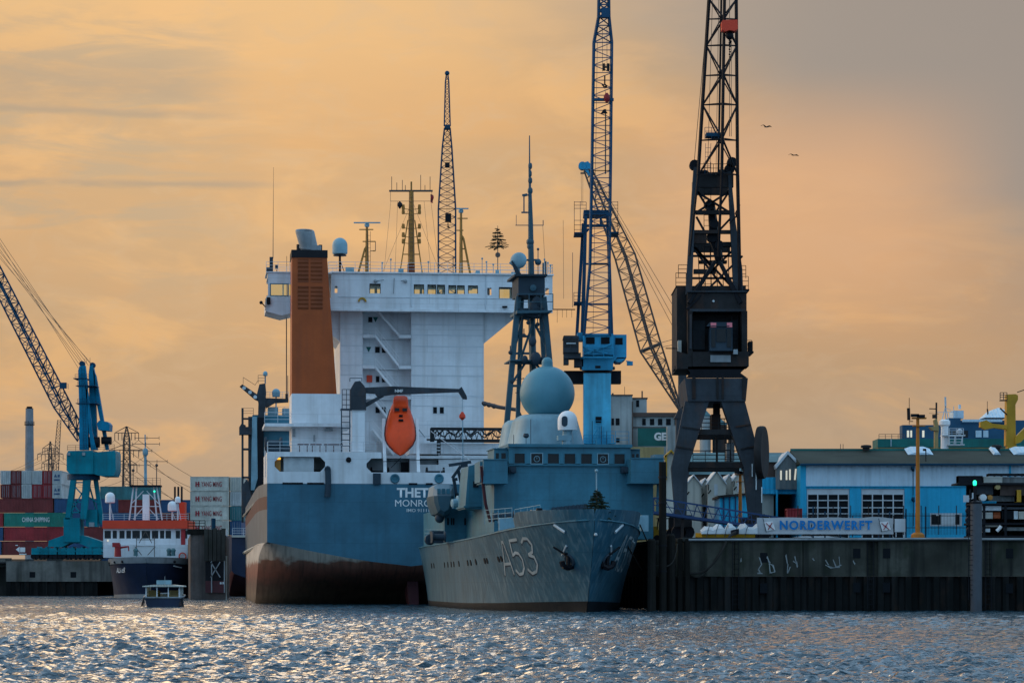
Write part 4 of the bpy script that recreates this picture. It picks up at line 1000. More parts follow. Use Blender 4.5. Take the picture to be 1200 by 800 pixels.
for px in (462.8, 514.5):
    mb = MB(); p = f.p(px, 560.5, 0)
    for i in range(12):
        a, b_ = i*math.pi/6, (i+1)*math.pi/6; mb.bar(p+V((.42*math.cos(a),-.04,.42*math.sin(a))), p+V((.42*math.cos(b_),-.04,.42*math.sin(b_))), .12, 5)
    mb.lathe(p+V((0,.02,0)), [(.4, 0), (.4, .06)], 14, (0,-1,0)); mb.build('fairlead', M['navy'], t)
mb = MB(); r_ = rect(437, 446, 554.5, 567.5); mb.box(r_[0], r_[1], -.35, -.01, r_[2], r_[3]); mb.build('towing_bracket', M['navy_dark'], t)
mb = MB(); mb.rail([(-BH+.1, 14, ZW), (-BH+.1, .1, ZW), (f.U(440, 0), .1, ZW)], 1.1, .035, 1.35); mb.build('poop_railing', M['rail_white'], t)

# funnel with its white casing
def fb(mb, px0, px1, py0, py1, va, vb, k=None): mb.box(f.U(px0, va), f.U(px1, va), va, vb, f.Z(py1, va), f.Z(py0, va), k); return mb
vf = 7.0
fu = MB(); sy = 6.0
a, b_, c, d = f.p(342, 461.6, vf), f.p(394.6, 461.6, vf), f.p(383.3, 301.5, vf), f.p(342.3, 301.5, vf)
fu.loft([[a, b_, b_+V((0,sy,0)), a+V((0,sy,0))], [d, c, c+V((-.4,sy*.8,0)), d+V((0,sy*.8,0))]], True, True)
fo = fu.build('funnel', M['funnel_orange'], t, 20)
mb = MB(); e1, e2 = f.p(341.6, 301.3, vf-.1), f.p(384, 301.3, vf-.1); mb.box(e1.x, e2.x, vf-.12, vf+sy*.8+.1, e1.z, f.Z(294.5, vf)); mb.build('funnel_cap', M['black_paint'], fo)
for px0, px1, py0, py1 in ((349, 361.5, 305, 332), (364, 377.5, 305, 332), (349, 361.5, 336.5, 363.5), (364, 378, 336.5, 363.5)):
    k0 = 0
    mb = MB(); r_ = rect(px0, px1, py0, py1, vf); k1 = (r_[2]+r_[3])/2
    off = .03; mb.box(r_[0], r_[1], vf-.05, vf+.2, r_[2], r_[3]); mb.build('louvre', M['funnel_louvre'], fo)
mb = MB(); p = f.p(363.5, 297, vf+2.2); q = f.p(358, 274.5, vf+1.6); dd = (q-p).normalized()
mb.lathe(f.p(364.5, 296, vf+2.2), [(1.15, -.6), (1.2, .7)], 16); mb.lathe(p+dd*.5, [(1.06, 0), (1.12, .2), (1.02, .45), (1.05, 2.0), (.98, 2.15), (.9, 2.1), (.86, 1.2)], 18, tuple(dd), cap=False); mb.build('exhaust_pipe', M['grey_paint'], fo)
mb = MB(); mb.bar(f.p(350.3, 296, vf+2), f.p(350.3, 286.5, vf+2), .27, 8); mb.bar(f.p(375.5, 296, vf+2), f.p(375.5, 287, vf+2), .2, 8); mb.build('vent_pipe', M['black_paint'], fo)
mb = MB(); fb(mb, 341.8, 400.5, 462, 496.5, vf-.05, vf+7); fb(mb, 342, 402, 500.5, 530, vf+.4, vf+8); mb.build('funnel_casing', M['white'], t)
mb = MB(); fb(mb, 310, 412, 496.7, 500.3, vf-1.2, vf+8); mb.build('casing_deck', M['white'], t)
mb = MB(); mb.rail([(f.U(310, vf-1), vf-1.1, f.Z(496.6, vf)), (f.U(341, vf-1), vf-1.1, f.Z(496.6, vf))], 1.1, .035, 1.3); mb.build('casing_railing', M['rail_white'], t)
mb = MB()
fb(mb, 349, 362, 520.5, 522, vf-3, vf-2); fb(mb, 364, 377, 520.5, 522, vf-3, vf-2); fb(mb, 380, 402, 520.5, 522, vf-3, vf-2)
for px in (351, 360, 366, 375, 382, 391, 400): mb.bar(f.p(px, 522, vf-2.5), f.p(px, 529.5, vf-2.5), .06)
mb.build('poop_bench', M['ship_maroon'], t)
mb = MB(); p = f.p(319, 521, vf-3); mb.lathe(p+V((-.8,0,.1)), [(.75,0),(.75,.2),(.45,.25),(.45,1.6),(.75,1.65),(.75,1.9)], 14, (1,0,0)); fb(mb, 312, 340, 523, 529.6, vf-3.2, vf-1.5); mb.build('poop_winch', M['navy_dark'], t)
mb = MB(); fb(mb, 381, 390, 503, 505, vf-.5, vf+.4); fb(mb, 343, 346, 503, 512, vf+.1, vf+.4); fb(mb, 367.5, 369, 510, 518, vf+.1, vf+.4); mb.build('casing_lamp', M['grey_paint'], t)

# accommodation tower
vt = 18.0
mb = MB()
fb(mb, 398.5, 425, 362.5, 540, vt, vt+13); fb(mb, 482, 567, 362.5, 540, vt, vt+13); fb(mb, 425, 482, 362.5, 540, vt+1.9, vt+13)
zw = f.Z(362.5, vt)
def bracket(px_in, px_out, py_lo):
    mb.ext([(f.U(px_in, vt+.4), vt+.4, zw-.02), (f.U(px_in, vt+.4), vt+.4, f.Z(py_lo, vt)), (f.U(px_out, vt+.4), vt+.4, f.Z(371, vt)), (f.U(px_out, vt+.4), vt+.4, zw-.02)], (0, 10, 0))
bracket(567.2, 603, 401); bracket(398.3, 365, 401)
tower = mb.build('accommodation_tower', M['white'], t)
mb = MB()
for py in (379.5, 391.8, 405, 427.8, 439.5, 463, 474.7, 497, 510):
    for a, b_ in ((399, 424.6), (482.4, 566.8)): r_ = rect(a, b_, py, py+.9, vt); mb.box(r_[0], r_[1], vt-.04, vt+.1, r_[2], r_[3])
mb.build('weld_seam', M['rail_white'], tower)
for px0, px1, py0, py1 in ((507.5, 512, 476.5, 484), (515.3, 520, 476.5, 484), (440, 445, 477, 484), (447.5, 452, 477, 484), (440.5, 444.5, 441, 448), (447.5, 451.5, 441, 448), (439.5, 445, 406.5, 413.5), (447.5, 452, 406.5, 413.5), (431.5, 436.3, 371.8, 378)):
    vv = vt if px0 > 482 else vt+1.9
    mb = MB(); r_ = rect(px0, px1, py0, py1, vv); mb.box(r_[0], r_[1], vv-.05, vv+.1, r_[2], r_[3]); w = mb.build('window', M['window_black'], tower)
    mb = MB(); z0_, z1_ = r_[2], r_[3]; mb.box(r_[0]-.07, r_[0], vv-.08, vv+.1, z0_-.07, z1_+.07); mb.box(r_[1], r_[1]+.07, vv-.08, vv+.1, z0_-.07, z1_+.07); mb.box(r_[0], r_[1], vv-.08, vv+.1, z1_, z1_+.07); mb.box(r_[0], r_[1], vv-.08, vv+.1, z0_-.07, z0_); mb.build('window_frame', M['rail_white'], tower)
mb = MB(); r_ = rect(429.5, 436, 440, 448, vt+1.9); mb.box(r_[0], r_[1], vt+1.6, vt+1.9, r_[2], r_[3]); mb.build('fire_box', M['band_red'], tower)
for py in (374.5, 409.5):
    mb = MB(); p = f.p(440 if py < 400 else 432, py, vt+1.9); mb.ext([(p.x-.3, vt+1.85, p.z+.3), (p.x+.3, vt+1.85, p.z+.3), (p.x, vt+1.85, p.z-.3)], (0, .06, 0)); mb.build('safety_sign', M['sign_green'], tower)
# stairs: landings with solid parapets and flights falling to the right
fl = [((440, 361), (467.5, 392.5), 396), ((440, 393.5), (467.5, 428.5), 432), ((440, 430), (467.5, 463), 467.5), ((437, 467), (462, 499), 503), ((437, 503), (462, 533), 536)]
for i, (a, b_, pl) in enumerate(fl):
    s = MB(); va = vt+.55; e1, e2 = f.p(*a, va), f.p(*b_, va)
    for y in (0, .95): s.ext([e1+V((0,y,.18)), e2+V((0,y,.18)), e2+V((0,y,-.18)), e1+V((0,y,-.18))], (0, .06, 0))
    n = 13
    for k in range(n): q = e1.lerp(e2, (k+.5)/n); s.box(q.x-.14, q.x+.14, va+.07, va+.94, q.z-.03, q.z+.03)
    for k in range(5):
        q = e1.lerp(e2, k/4); s.bar(q, q+V((0,0,1.0)), .025)
    s.bar(e1+V((0,0,1.0)), e2+V((0,0,1.0)), .035); s.bar(e1+V((0,0,.55)), e2+V((0,0,.55)), .025); s.build('stair_flight', M['white_clean'], tower)
    if i < 3:
        l = MB(); z0, z1 = f.Z(pl, vt), f.Z(pl-3.6, vt)
        for pa, pb in ((425.4, 439), (467.5, 481.6)): l.box(f.U(pa, vt), f.U(pb, vt), vt-.1, vt-.02, z0, z1); l.box(f.U(pa, vt), f.U(pb, vt), vt-.02, vt+1.88, z0, z0+.12)
        l.box(f.U(439, vt), f.U(467.5, vt), vt+1.55, vt+1.88, z0, z0+.12)
        for pa, pb in ((425.4, 439), (467.5, 481.6)): l.rail([(f.U(pa, vt), vt-.06, z1), (f.U(pb, vt), vt-.06, z1)], .75, .025, .8, 2)
        l.build('landing', M['white'], tower)

# navigation bridge across the full beam
vb = 15.0
zb, zr = f.Z(362.3, vb), f.Z(321, vb)
wins = [(392.2, 395.5, 336, 344), (433, 446, 332.8, 344), (485, 497, 333, 344), (501, 511, 333, 344), (512, 521.5, 333, 344), (525.5, 534.5, 333.5, 343.5), (535.5, 544.5, 333.5, 343.5), (548.5, 560, 333.5, 343), (571, 576, 336, 344.5), (584.7, 600, 335, 348), (604, 609, 336, 348), (611, 621, 335, 347.8), (624.5, 635.5, 335, 347.8), (639, 643.3, 335.5, 343.5)]
holes = [rect(a, b_, c, d, vb) for a, b_, c, d in wins]
mb = MB(); u0, u1 = f.U(388, vb), f.U(647.5, vb)
mb.wall(u0, u1, zb, zr, vb, vb+.16, holes)
back = [(f.U(392, vb)+i*2.6, f.U(392, vb)+i*2.6+2.3, f.Z(348, vb), f.Z(331, vb)) for i in range(10)]
mb.wall(u0, u1, zb, zr, vb+6, vb+6.16, back)
mb.box(u0, u0+.16, vb+.17, vb+5.99, zb, zr); mb.box(u1-.16, u1, vb+.17, vb+5.99, zb, f.Z(349, vb)); mb.box(u1-.16, u1, vb+.17, vb+5.99, f.Z(333, vb), zr)
mb.box(u0+.17, u1-.17, vb+.17, vb+5.98, zb, zb+.15); mb.box(u0+.17, u1-.17, vb+.17, vb+5.98, zr-.15, zr)
br = mb.build('bridge_wall', M['white'], t)
for h in holes[1:]:
    if h[1]-h[0] > .6 and h[3]-h[2] > .6:
        p = MB(); p.box(h[0], h[1], vb+.08, vb+.1, h[2], h[3]); w = p.build('bridge_window', M['pane'], br)
        p = MB(); p.box(h[0]+.002, h[1]-.002, vb-.03, vb+.05, h[3]-.14, h[3]-.002); p.box(h[0]+.002, h[0]+.07, vb-.03, vb+.05, h[2]+.002, h[3]-.15); p.box(h[1]-.07, h[1]-.002, vb-.03, vb+.05, h[2]+.002, h[3]-.15); p.build('window_frame', M['window_black'], br)
mb = MB(); mb.box(u0-.1, u1+.1, vb-.25, vb+6.3, zr+.01, zr+.16); mb.box(u0, u1, vb-.12, vb-.01, zb-.25, zb+.02); mb.box(f.U(395, vb), f.U(569, vb), vb+6.2, vt+13, zr-.1, zr+.05); mb.build('bridge_roof', M['white'], br)
mb = MB(); mb.box(f.U(396, vb), f.U(612, vb), vb-.06, vb-.01, f.Z(348.8, vb), f.Z(348.2, vb)); mb.box(f.U(569, vb)-.04, f.U(569, vb)+.04, vb-.08, vb-.01, zb, zr); mb.box(f.U(482, vb)-.05, f.U(482, vb)+.05, vb-.1, vb-.01, zb+.3, zr); mb.build('bridge_trim', M['rail_white'], br)
# the wing on the near left, swept in at the bottom
mb = MB(); y0, y1 = vb-1.0, vb+5
WL = [(311.5, 321.5), (342, 321.5), (342, 372), (330, 372), (311.5, 366.5), (312.5, 352)]
hw = rect(317.5, 336.8, 334.8, 347.6, y0); hw2 = rect(338.5, 343, 334.8, 347.6, y0)
mb.wall(f.U(314, y0), f.U(372, y0), f.Z(348.6, y0), f.Z(321.5, y0), y0, y0+.14, [hw, hw2]); mb.wall(f.U(314, y0), f.U(389, y0), f.Z(348.6, y0), f.Z(321.5, y0), y1, y1+.14, [rect(311, 331, 334.4, 348, y1), rect(332.5, 352, 334.4, 348, y1)])
mb.ext([f.p(311.5, 348.7, y0), f.p(345, 348.7, y0), f.p(345, 366, y0), f.p(330, 369.5, y0), f.p(311.5, 364.5, y0)], (0, y1-y0+.14, 0)); mb.box(f.U(345, y0)+.02, f.U(388, vb)-.02, y0+1, y1+.1, f.Z(366, y0), f.Z(349, y0))
mb.box(f.U(312, y0), f.U(389, y0), y0-.1, y1+.3, f.Z(321.4, y0), f.Z(320, y0))
mb.box(f.U(314, y0), f.U(314, y0)+.14, y0+.15, y1-.01, f.Z(325, y0), f.Z(321.5, y0))
wing = mb.build('bridge_wing', M['white'], t)
for h in (hw, hw2): p = MB(); p.box(h[0], h[1], y0+.05, y0+.07, h[2], h[3]); p.build('wing_window', M['pane'], wing)
mb = MB()
for h in (hw,):
    for r4 in ((h[0]-.12, h[0], h[2]-.1, h[3]+.1), (h[1], h[1]+.12, h[2]-.1, h[3]+.1), (h[0], h[1], h[3], h[3]+.1), (h[0], h[1], h[2]-.1, h[2])): mb.box(r4[0], r4[1], y0-.04, y0-.005, r4[2], r4[3])
mb.build('wing_window_frame', M['navy'], wing)
mb = MB(); mb.rail([f.p(311, 364, y0-.3), f.p(311, 364, y1)], 1.3, .035); mb.bar(f.p(311.5, 360, y0-.3), f.p(306, 354, y0-.3), .08); mb.sph(f.p(306, 354.5, y0-.3), .2, 8); fb(mb, 312.5, 317, 350, 358, y0-.5, y0-.1); mb.build('wing_fittings', M['steel_black'], wing)
mb = MB(); fb(mb, 316, 320, 303, 320, y0+.3, y0+.9); fb(mb, 312, 316, 315, 320, y0+.3, y0+.9); fb(mb, 322.5, 326, 312, 316.5, y0+.3, y0+.8); mb.bar(f.p(324.3, 316, y0+.5), f.p(324.3, 320, y0+.5), .06); mb.build('wing_antenna_base', M['navy_dark'], wing)
mb = MB(); mb.bar(f.p(320, 303, y0+.5), f.p(320.5, 196, y0+.5), .045, 5, .015); mb.build('whip_antenna', M['cable'], wing)
mb = MB(); mb.bar(f.p(335.5, 370, vb+3), f.p(335.5, 470, vb+3), .05); mb.bar(f.p(337.2, 440, vb+3), f.p(337.2, 470, vb+3), .05); mb.build('drain_pipe', M['navy_dark'], t)
mb = MB(); zrr = zr+.17; mb.rail([(f.U(312, vb-1), vb-.9, f.Z(320, vb-1)), (f.U(395, vb-1), vb-.9, f.Z(320, vb-1))], 1.1, .03, 1.4); mb.rail([(f.U(385, vb), vb-.1, zrr), (u1, vb-.1, zrr), (u1, vb+6, zrr)], 1.1, .03, 1.5); mb.rail([(f.U(318, vb+5), vb+5.9, zrr), (u1, vb+5.9, zrr)], 1.1, .03, 1.8); mb.build('roof_railing', M['rail_white'], br)
mb = MB()
for a, w, h_ in ((410, 10, 6), (560, 5, 4), (583, 4, 5), (602, 5, 3), (470, 6, 5)): fb(mb, a-w/2, a+w/2, 319.8-h_, 319.9, vb+1, vb+1.6)
mb.build('roof_locker', M['navy_pale'], br)
mb = MB()
for a, h_ in ((570, 13), (578, 10), (565, 17), (448, 12), (458, 16), (502, 13), (638, 16), (642, 12), (645, 9)): mb.bar(f.p(a, 320, vb+.5), f.p(a, 320-h_, vb+.5), .05); mb.sph(f.p(a, 320-h_, vb+.5), .12, 6)
mb.build('roof_antenna', M['navy_pale'], br)
mb = MB()
for i in range(8):
    a, b_ = math.pi*i/8, math.pi*(i+1)/8; p = f.p(424.5, 353.5, vb-.1); mb.bar(p+V((.4*math.cos(a),0,.4*math.sin(a))), p+V((.4*math.cos(b_),0,.4*math.sin(b_))), .13)
mb.build('life_ring', M['yellow'], br)
mb = MB(); mb.bar(f.p(591.5, 358.6, vb-.25), f.p(591.5, 360.4, vb-.25), .3, 8); mb.bar(f.p(648, 362.5, vb), f.p(674, 362.6, vb), .08); 
for a in (653, 659, 664, 670): mb.bar(f.p(a, 363, vb), f.p(a, 372 if a > 655 else 378, vb), .025)
mb.build('boom_spar', M['steel_black'], br)
mb = MB()
for a in (440, 470): mb.bar(f.p(a, 329, vb-.05), f.p(a+(10 if a < 450 else 6), 328, vb-.3), .05); mb.sph(f.p(a+(0 if a < 450 else 5), 329.5, vb-.3), .22, 8)
mb.bar(f.p(462, 326, vb-.15), f.p(461, 344, vb-.15), .05); mb.build('wall_lamp', M['grey_paint'], br)
p = f.p(398.3, 288, vb+1.5)
mb = MB(); r_ = .86; mb.lathe(p, [(r_*.9, -.95), (r_, -.85), (r_, .05)] + [(r_*math.cos(a*.26), .05+r_*math.sin(a*.26)) for a in range(1, 6)] + [(.02, .05+r_)], 18); dm_ = mb.build('satellite_dome', M['navy_pale'], t)
mb = MB(); mb.lathe(p-V((0,0,1.15)), [(.75,0),(.75,.1)], 12); mb.bar(p-V((0,0,1.1)), f.p(398.3, 320, vb+1.5), .13, 6); mb.bar(p-V((0,0,1.6)), f.p(404, 320, vb+1.5), .05); mb.build('dome_post', M['steel_black'], dm_)
def radar(px, ptop, bar, pst, strut, m_='mast_yellow'):
    mb = MB(); v_ = vb+4; mb.bar(f.p(px, 321, v_), f.p(px, ptop+3, v_), .24, 6, .13)
    for a, c in zip(strut, strut[1:]): mb.bar(f.p(*a, v_), f.p(*c, v_), .16)
    s0_, s1_ = V(f.p(*strut[0], v_)), V(f.p(*strut[1], v_))
    for k in (.35, .7): q = s0_.lerp(s1_, k); mb.bar(q, (f.p(px, 300, v_).x, v_, q.z), .1)
    r = mb.build('radar_mast', M[m_], t)
    b = MB(); b.bar(f.p(bar[0], ptop, v_-.3), f.p(bar[1], ptop, v_-.3), .10); b.lathe(f.p(px, ptop+5, v_), [(.25, 0), (.3, .25), (.2, .45)], 8); b.build('radar_scanner', M['navy_pale'], r)
    b = MB()
    for (a, c, y) in pst: b.bar(f.p(a, y, v_), f.p(c, y, v_), .08)
    b.build('radar_platform', M['mast_yellow'], r)
    return r
r = radar(430, 261, (414.5, 445.8), [(421, 437.5, 269), (425, 440, 283), (437, 440, 294)], [(419.5, 321), (427.5, 292), (429.5, 289)])
mb = MB(); mb.path([f.p(434, 283, vb+4), f.p(440, 283, vb+4), f.p(440, 294, vb+4), f.p(434, 294, vb+4)], .05); mb.ladder(f.p(432.5, 320, vb+3.8), f.p(432.5, 271, vb+3.8), .3, .03, .45); mb.build('mast_ladder', M['pylon'], r)
r = radar(540.2, 244.5, (534.5, 549), [(536, 548, 256), (535, 543, 270)], [(551, 321), (543, 279), (540.5, 276)])
mb = MB(); v_ = vb+4; mb.bar(f.p(482, 321, v_), f.p(482, 224, v_), .42, 6, .26); mb.bar(f.p(482, 224, v_), f.p(482, 213, v_), .13)
mb.bar(f.p(468.5, 321, v_), f.p(478, 258, v_), .09); mb.bar(f.p(495, 321, v_), f.p(486, 258, v_), .09); mb.bar(f.p(472, 298, v_), f.p(492, 298, v_), .08); mb.bar(f.p(479, 258, v_), f.p(480, 236, v_), .07); mb.bar(f.p(485, 258, v_), f.p(484, 236, v_), .07)
r = mb.build('signal_mast', M['mast_yellow'], t)
mb = MB(); mb.bar(f.p(456, 223.8, v_), f.p(507, 223.8, v_), .14); mb.path([f.p(457.5, 224, v_), f.p(457.5, 235.8, v_), f.p(506, 235.8, v_), f.p(506, 224, v_)], .03)
for px, py in ((459, 207), (465, 214), (471.5, 211), (475, 217), (493, 205), (498, 217), (504, 207)): mb.bar(f.p(px, 224, v_), f.p(px, py, v_), .045)
mb.build('signal_yard', M['pylon'], r)
mb = MB()
for py in (243.5, 249, 266, 276, 283.5):
    for s_ in (-1, 1): mb.bar(f.p(482+s_*2.5, py+2, v_), f.p(482+s_*(10-.0*py), py+1, v_), .05); mb.lathe(f.p(482+s_*9.5, py+2, v_), [(.16, 0), (.2, .15), (.16, .55)], 7)
mb.build('navigation_light', M['mast_yellow'], r)
mb = MB(); mb.ladder(f.p(482, 320, v_-.45), f.p(482, 226, v_-.4), .45, .03, .5); mb.build('mast_ladder', M['pylon'], r)
mb = MB()
for a, b_ in (((481, 240), (449, 318)), ((458, 236), (450, 318)), ((466, 236), (463, 318)), ((485, 240), (515, 318)), ((497, 236), (505, 318)), ((505, 236), (514, 312))): mb.bar(f.p(*a, v_), f.p(*b_, v_), .02)
mb.build('stay_wire', M['cable'], r)
mb = MB(); p = f.p(504.5, 227.5, v_); mb.loft([[(p.x+.02*j, v_+.08*math.sin(i*1.9+j), p.z-.16*i) for j, i in ((0, i), )] + [(p.x+.32+.06*math.sin(i), v_+.1*math.cos(i*1.5), p.z-.1-.16*i)] for i in range(7)], False, False); mb.build('small_flag', M['red_paint'], r)
mb = MB(); mb.lathe(f.p(468.5, 236, v_), [(.05, 0), (.3, -.25), (.32, -.45), (.05, -.85)], 7); mb.build('signal_shape', M['black_paint'], r)
mb = MB(); fb(mb, 478, 486, 309, 320.4, vb+.4, vb+1.4); mb.build('mast_locker', M['funnel_louvre'], t)

# deck crane, gangway, ladders on the stern
vc = 2.2
mb = MB(); fb(mb, 412.5, 427.5, 480.5, 529.6, vc, vc+1.6); dc = mb.build('deck_crane', M['white'], t)
mb = MB(); mb.ext([f.p(*p, vc-.2) for p in ((411,480),(411,456),(416,447),(422,446),(427,452),(429,457),(429,480))], (0, 2, 0)); mb.build('crane_head', M['crane_slate'], dc)
mb = MB(); mb.ext([f.p(*p, vc+.3) for p in ((426,454),(460,452.5),(538,455.5),(541,453),(547,464),(547.5,467.5),(543,467),(538,459),(460,462),(448,464),(443,464.5),(440,461),(427,460))], (0, .9, 0)); mb.build('boom', M['crane_slate'], dc)
mb = MB(); mb.ext([f.p(*p, vc+.4) for p in ((428,472),(446,463),(450,464.5),(429,477))], (0, .6, 0)); mb.build('boom_ram', M['crane_slate'], dc)
text('NMF', 'crane_lettering', M['letter_white'], dc, f.U(472.5, vc)-f.U(463, vc), .32, (f.U(463, vc), vc+.27, f.Z(459.5, vc)), bold=.03)
mb = MB(); mb.rail([f.p(401, 480, vc+.1), f.p(411, 480, vc+.1)], 2.2, .05, .5, 4); mb.path([f.p(410, 447, vc), f.p(410, 443, vc), f.p(424, 443, vc), f.p(424, 447, vc)], .05); fb(mb, 399.5, 411, 479, 480.5, vc-.1, vc+1.6); mb.ladder(f.p(405, 529, vc), f.p(405, 481, vc), .9, .08, .6); mb.build('crane_ladder', M['navy_dark'], dc)
mb = MB(); a = f.p(541.8, 464, vc+.7); mb.bar(a, f.p(541.8, 482, vc+.7), .03); mb.bar(f.p(542.2, 492, vc+.7), f.p(542.5, 545, vc+.7), .06); mb.build('hoist_rope', M['navy_pale'], dc)
mb = MB(); mb.lathe(f.p(541.8, 492, vc+.7), [(.1, 0), (.35, .25), (.35, .5), (.1, .9)], 10); mb.build('hook_block', M['band_red'], dc)
mb = MB(); va = 9
for a, c in (((505, 501.5), (592, 502)), ((505, 503), (592, 503.5)), ((500, 515), (592, 515.5)), ((512, 517), (592, 517.5))): mb.bar(f.p(*a, va), f.p(*c, va), .13)
for i in range(14):
    a = 506+i*6.2; mb.bar(f.p(a, 502, va), f.p(a+3.1, 515, va), .05); mb.bar(f.p(a+3.1, 515, va), f.p(a+6.2, 502, va), .05)
fb(mb, 504.5, 509, 501, 517, va-.3, va+.4); mb.build('stowed_gangway', M['net'], t)
mb = MB(); rr = random.Random(2); pts = [f.p(508+i*4.3, 506+3.5*math.sin(i*1.4)+rr.uniform(-1,1), va-.2) for i in range(20)]; mb.path(pts, .10, 5); pts = [f.p(508+i*4.3, 509-3.5*math.sin(i*1.7)+rr.uniform(-1,1), va-.25) for i in range(20)]; mb.path(pts, .08, 5); mb.build('safety_net', M['net'], t)
mb = MB()
for i in range(9): fb(mb, 512, 516.5, 517+i*3.7, 519.3+i*3.7, va-.5, va-.2)
mb.bar(f.p(513, 515, va-.3), f.p(513, 550, va-.3), .04); mb.bar(f.p(516, 515, va-.3), f.p(516, 550, va-.3), .04); mb.build('pilot_ladder', M['net'], t)
mb = MB(); fb(mb, 480, 640, 519, 531.5, 10, 17); fb(mb, 480, 492, 533, 566, 8.2, 9); fb(mb, 514, 640, 533, 566, 8.2, 9); fb(mb, 492, 514, 544, 566, 8.2, 9); mb.build('aft_deckhouse', M['white'], t)
mb = MB(); fb(mb, 470, 478.5, 541, 566, 8.6, 8.99); mb.build('store_door', M['window_black'], t)
mb = MB(); mb.rail([f.p(516, 554, .3), f.p(640, 554, .3)], 1.1, .035, 1.3); mb.rail([f.p(505, 531, 7.6), f.p(620, 531, 7.6)], 1.1, .035, 1.3); mb.bar(f.p(505, 505, 8.5), f.p(553, 541, 3), .05); mb.bar(f.p(530, 520, 8.5), f.p(556, 545, 3), .04); mb.path([f.p(487, 490, 5), f.p(490, 502, 5), f.p(498, 512, 8)], .06); mb.build('side_railing', M['rail_white'], t)
for px0, px1, y in ((448.2, 452, 0), (487.3, 491, 0)):
    mb = MB(); a0_, a1_ = f.p(px0-.3, 490, 4.2), f.p(px0+1.2, 553, 1.0); mb.ext([a0_, a0_+V((.32,0,0)), a1_+V((.36,0,0)), a1_], (0, .5, 0)); mb.bar(f.p(px0+2, 530, 3), f.p(px0+2, 553, 4), .1); mb.build('lifeboat_ramp', M['white_clean'], t)
mb = MB(); mb.bar(f.p(449, 540.5, 1.2), f.p(540, 537, 1.2), .05); mb.bar(f.p(470, 536, 1.6), f.p(458, 548, 1.4), .05); mb.build('lashing', M['steel_black'], t)

# free fall lifeboat hanging on its ramp, bow down towards us
bt = f.p(469.3, 533.5, 1.2); tp = f.p(468.5, 476, 5.6)
t = thing('lifeboat', 'orange free fall lifeboat tilted bow down on the stern ramp', 'lifeboat', fr=f)
ax = (tp-bt); Lb = ax.length; ax.normalize(); ex = V((1,0,0)); up = ax.cross(ex).normalized(); up = -up if up.y > 0 else up    # up: away from keel, towards the camera
mb = MB(); rings = []
s_px = 306/F*1.01
prof = [(0, .06, .10), (.04, .45, .25), (.10, .80, .55), (.2, 1.33, .95), (.3, 1.58, 1.15), (.4, 1.66, 1.25), (.55, 1.60, 1.3), (.7, 1.42, 1.28), (.82, 1.22, 1.2), (.92, 1.05, 1.05), (1.0, .82, .75)]
for k, w, h_ in prof:
    c = bt + ax*(Lb*k); ring = []
    for i in range(16):
        a = 2*math.pi*i/16; ca, sa = math.cos(a), math.sin(a)
        ring.append(c + ex*(w*math.copysign(abs(ca)**.8, ca)) + up*(h_*math.copysign(abs(sa)**.8, sa)*(1 if sa > 0 else .75) + .15*k))
    rings.append(ring)
mb.loft(rings, True, True); mb.build('hull', M['lifeboat_orange'], t, 50)
mb = MB(); rings = []
for k, w, h_ in ((.70, .72, .15), (.76, .84, .75), (.86, .88, .80), (.97, .80, .72), (1.03, .62, .3)):
    c = bt + ax*(Lb*k) + up*1.2
    rings.append([c - ex*w, c - ex*w*.92 + up*h_*.75, c - ex*w*.6 + up*h_, c + ex*w*.6 + up*h_, c + ex*w*.92 + up*h_*.75, c + ex*w])
mb.loft(rings, True, True); cb = mb.build('cockpit', M['lifeboat_orange'], t, 40)
for sx in (-.42, .42):
    mb = MB(); c = bt + ax*(Lb*.735) + up*1.56 + ex*sx; n_ = (up*.75 - ax*.6).normalized(); e2 = ex.cross(n_).normalized()
    mb.ext([c - ex*.24 - e2*.17, c + ex*.24 - e2*.17, c + ex*.24 + e2*.17, c - ex*.24 + e2*.17], n_*.14); mb.build('cockpit_window', M['glass_dark'], cb)
mb = MB()
for k, w, h_ in ((.62, .2, .12), (.53, .26, .11)): c = bt + ax*(Lb*k) + up*1.42; mb.ext([c-ex*w-ax*h_, c+ex*w-ax*h_, c+ex*w+ax*h_, c-ex*w+ax*h_], up*.12)
mb.build('deck_hatch', M['window_black'], t)
mb = MB()
for sx in (-1, 1): mb.path([bt + ax*(Lb*k) + ex*sx*(w+.03) + up*.1 for k, w, h_ in prof[2:-1]], .07, 5)
mb.build('grab_line', M['ship_maroon'], t)

# fir tree hoisted above the bridge roof
def fir(t, base, h, r, rows, seed):
    rg = random.Random(seed); tr = MB(); tr.bar(base, base+V((0,0,h)), r*.06, 6, r*.02); tr.build('trunk', M['bark_pole'], t)
    c = MB()
    for j in range(rows):
        k = j/rows; z = h*(.10+.86*k); R = r*(1-k)**.85+.06*r; n = 9 if j % 2 else 11
        for i in range(n):
            a = 2*math.pi*(i+rg.random())/n; d = V((math.cos(a), math.sin(a), -.16+.22*k)); L_ = R*rg.uniform(.65, 1.08); b0 = base+V((0,0,z+rg.uniform(-.04,.04)*h))
            c.bar(b0, b0+d*L_, .02*r, 3)
            for q in range(12):
                kk = .2+.8*q/12; p = b0+d*L_*kk; s_ = d.cross(V((0,0,1))).normalized()*(1 if q % 2 else -1)
                w = (s_*.75+d*.6+V((0,0,rg.uniform(-.25,.35))))*L_*.26*(1.25-kk)
                c.add([p, p+w*.55+V((0,0,.05*r)), p+w, p+w*.5-V((0,0,.05*r))], [(0,1,2,3)])
    c.build('crown', M['fir'], t, 0)
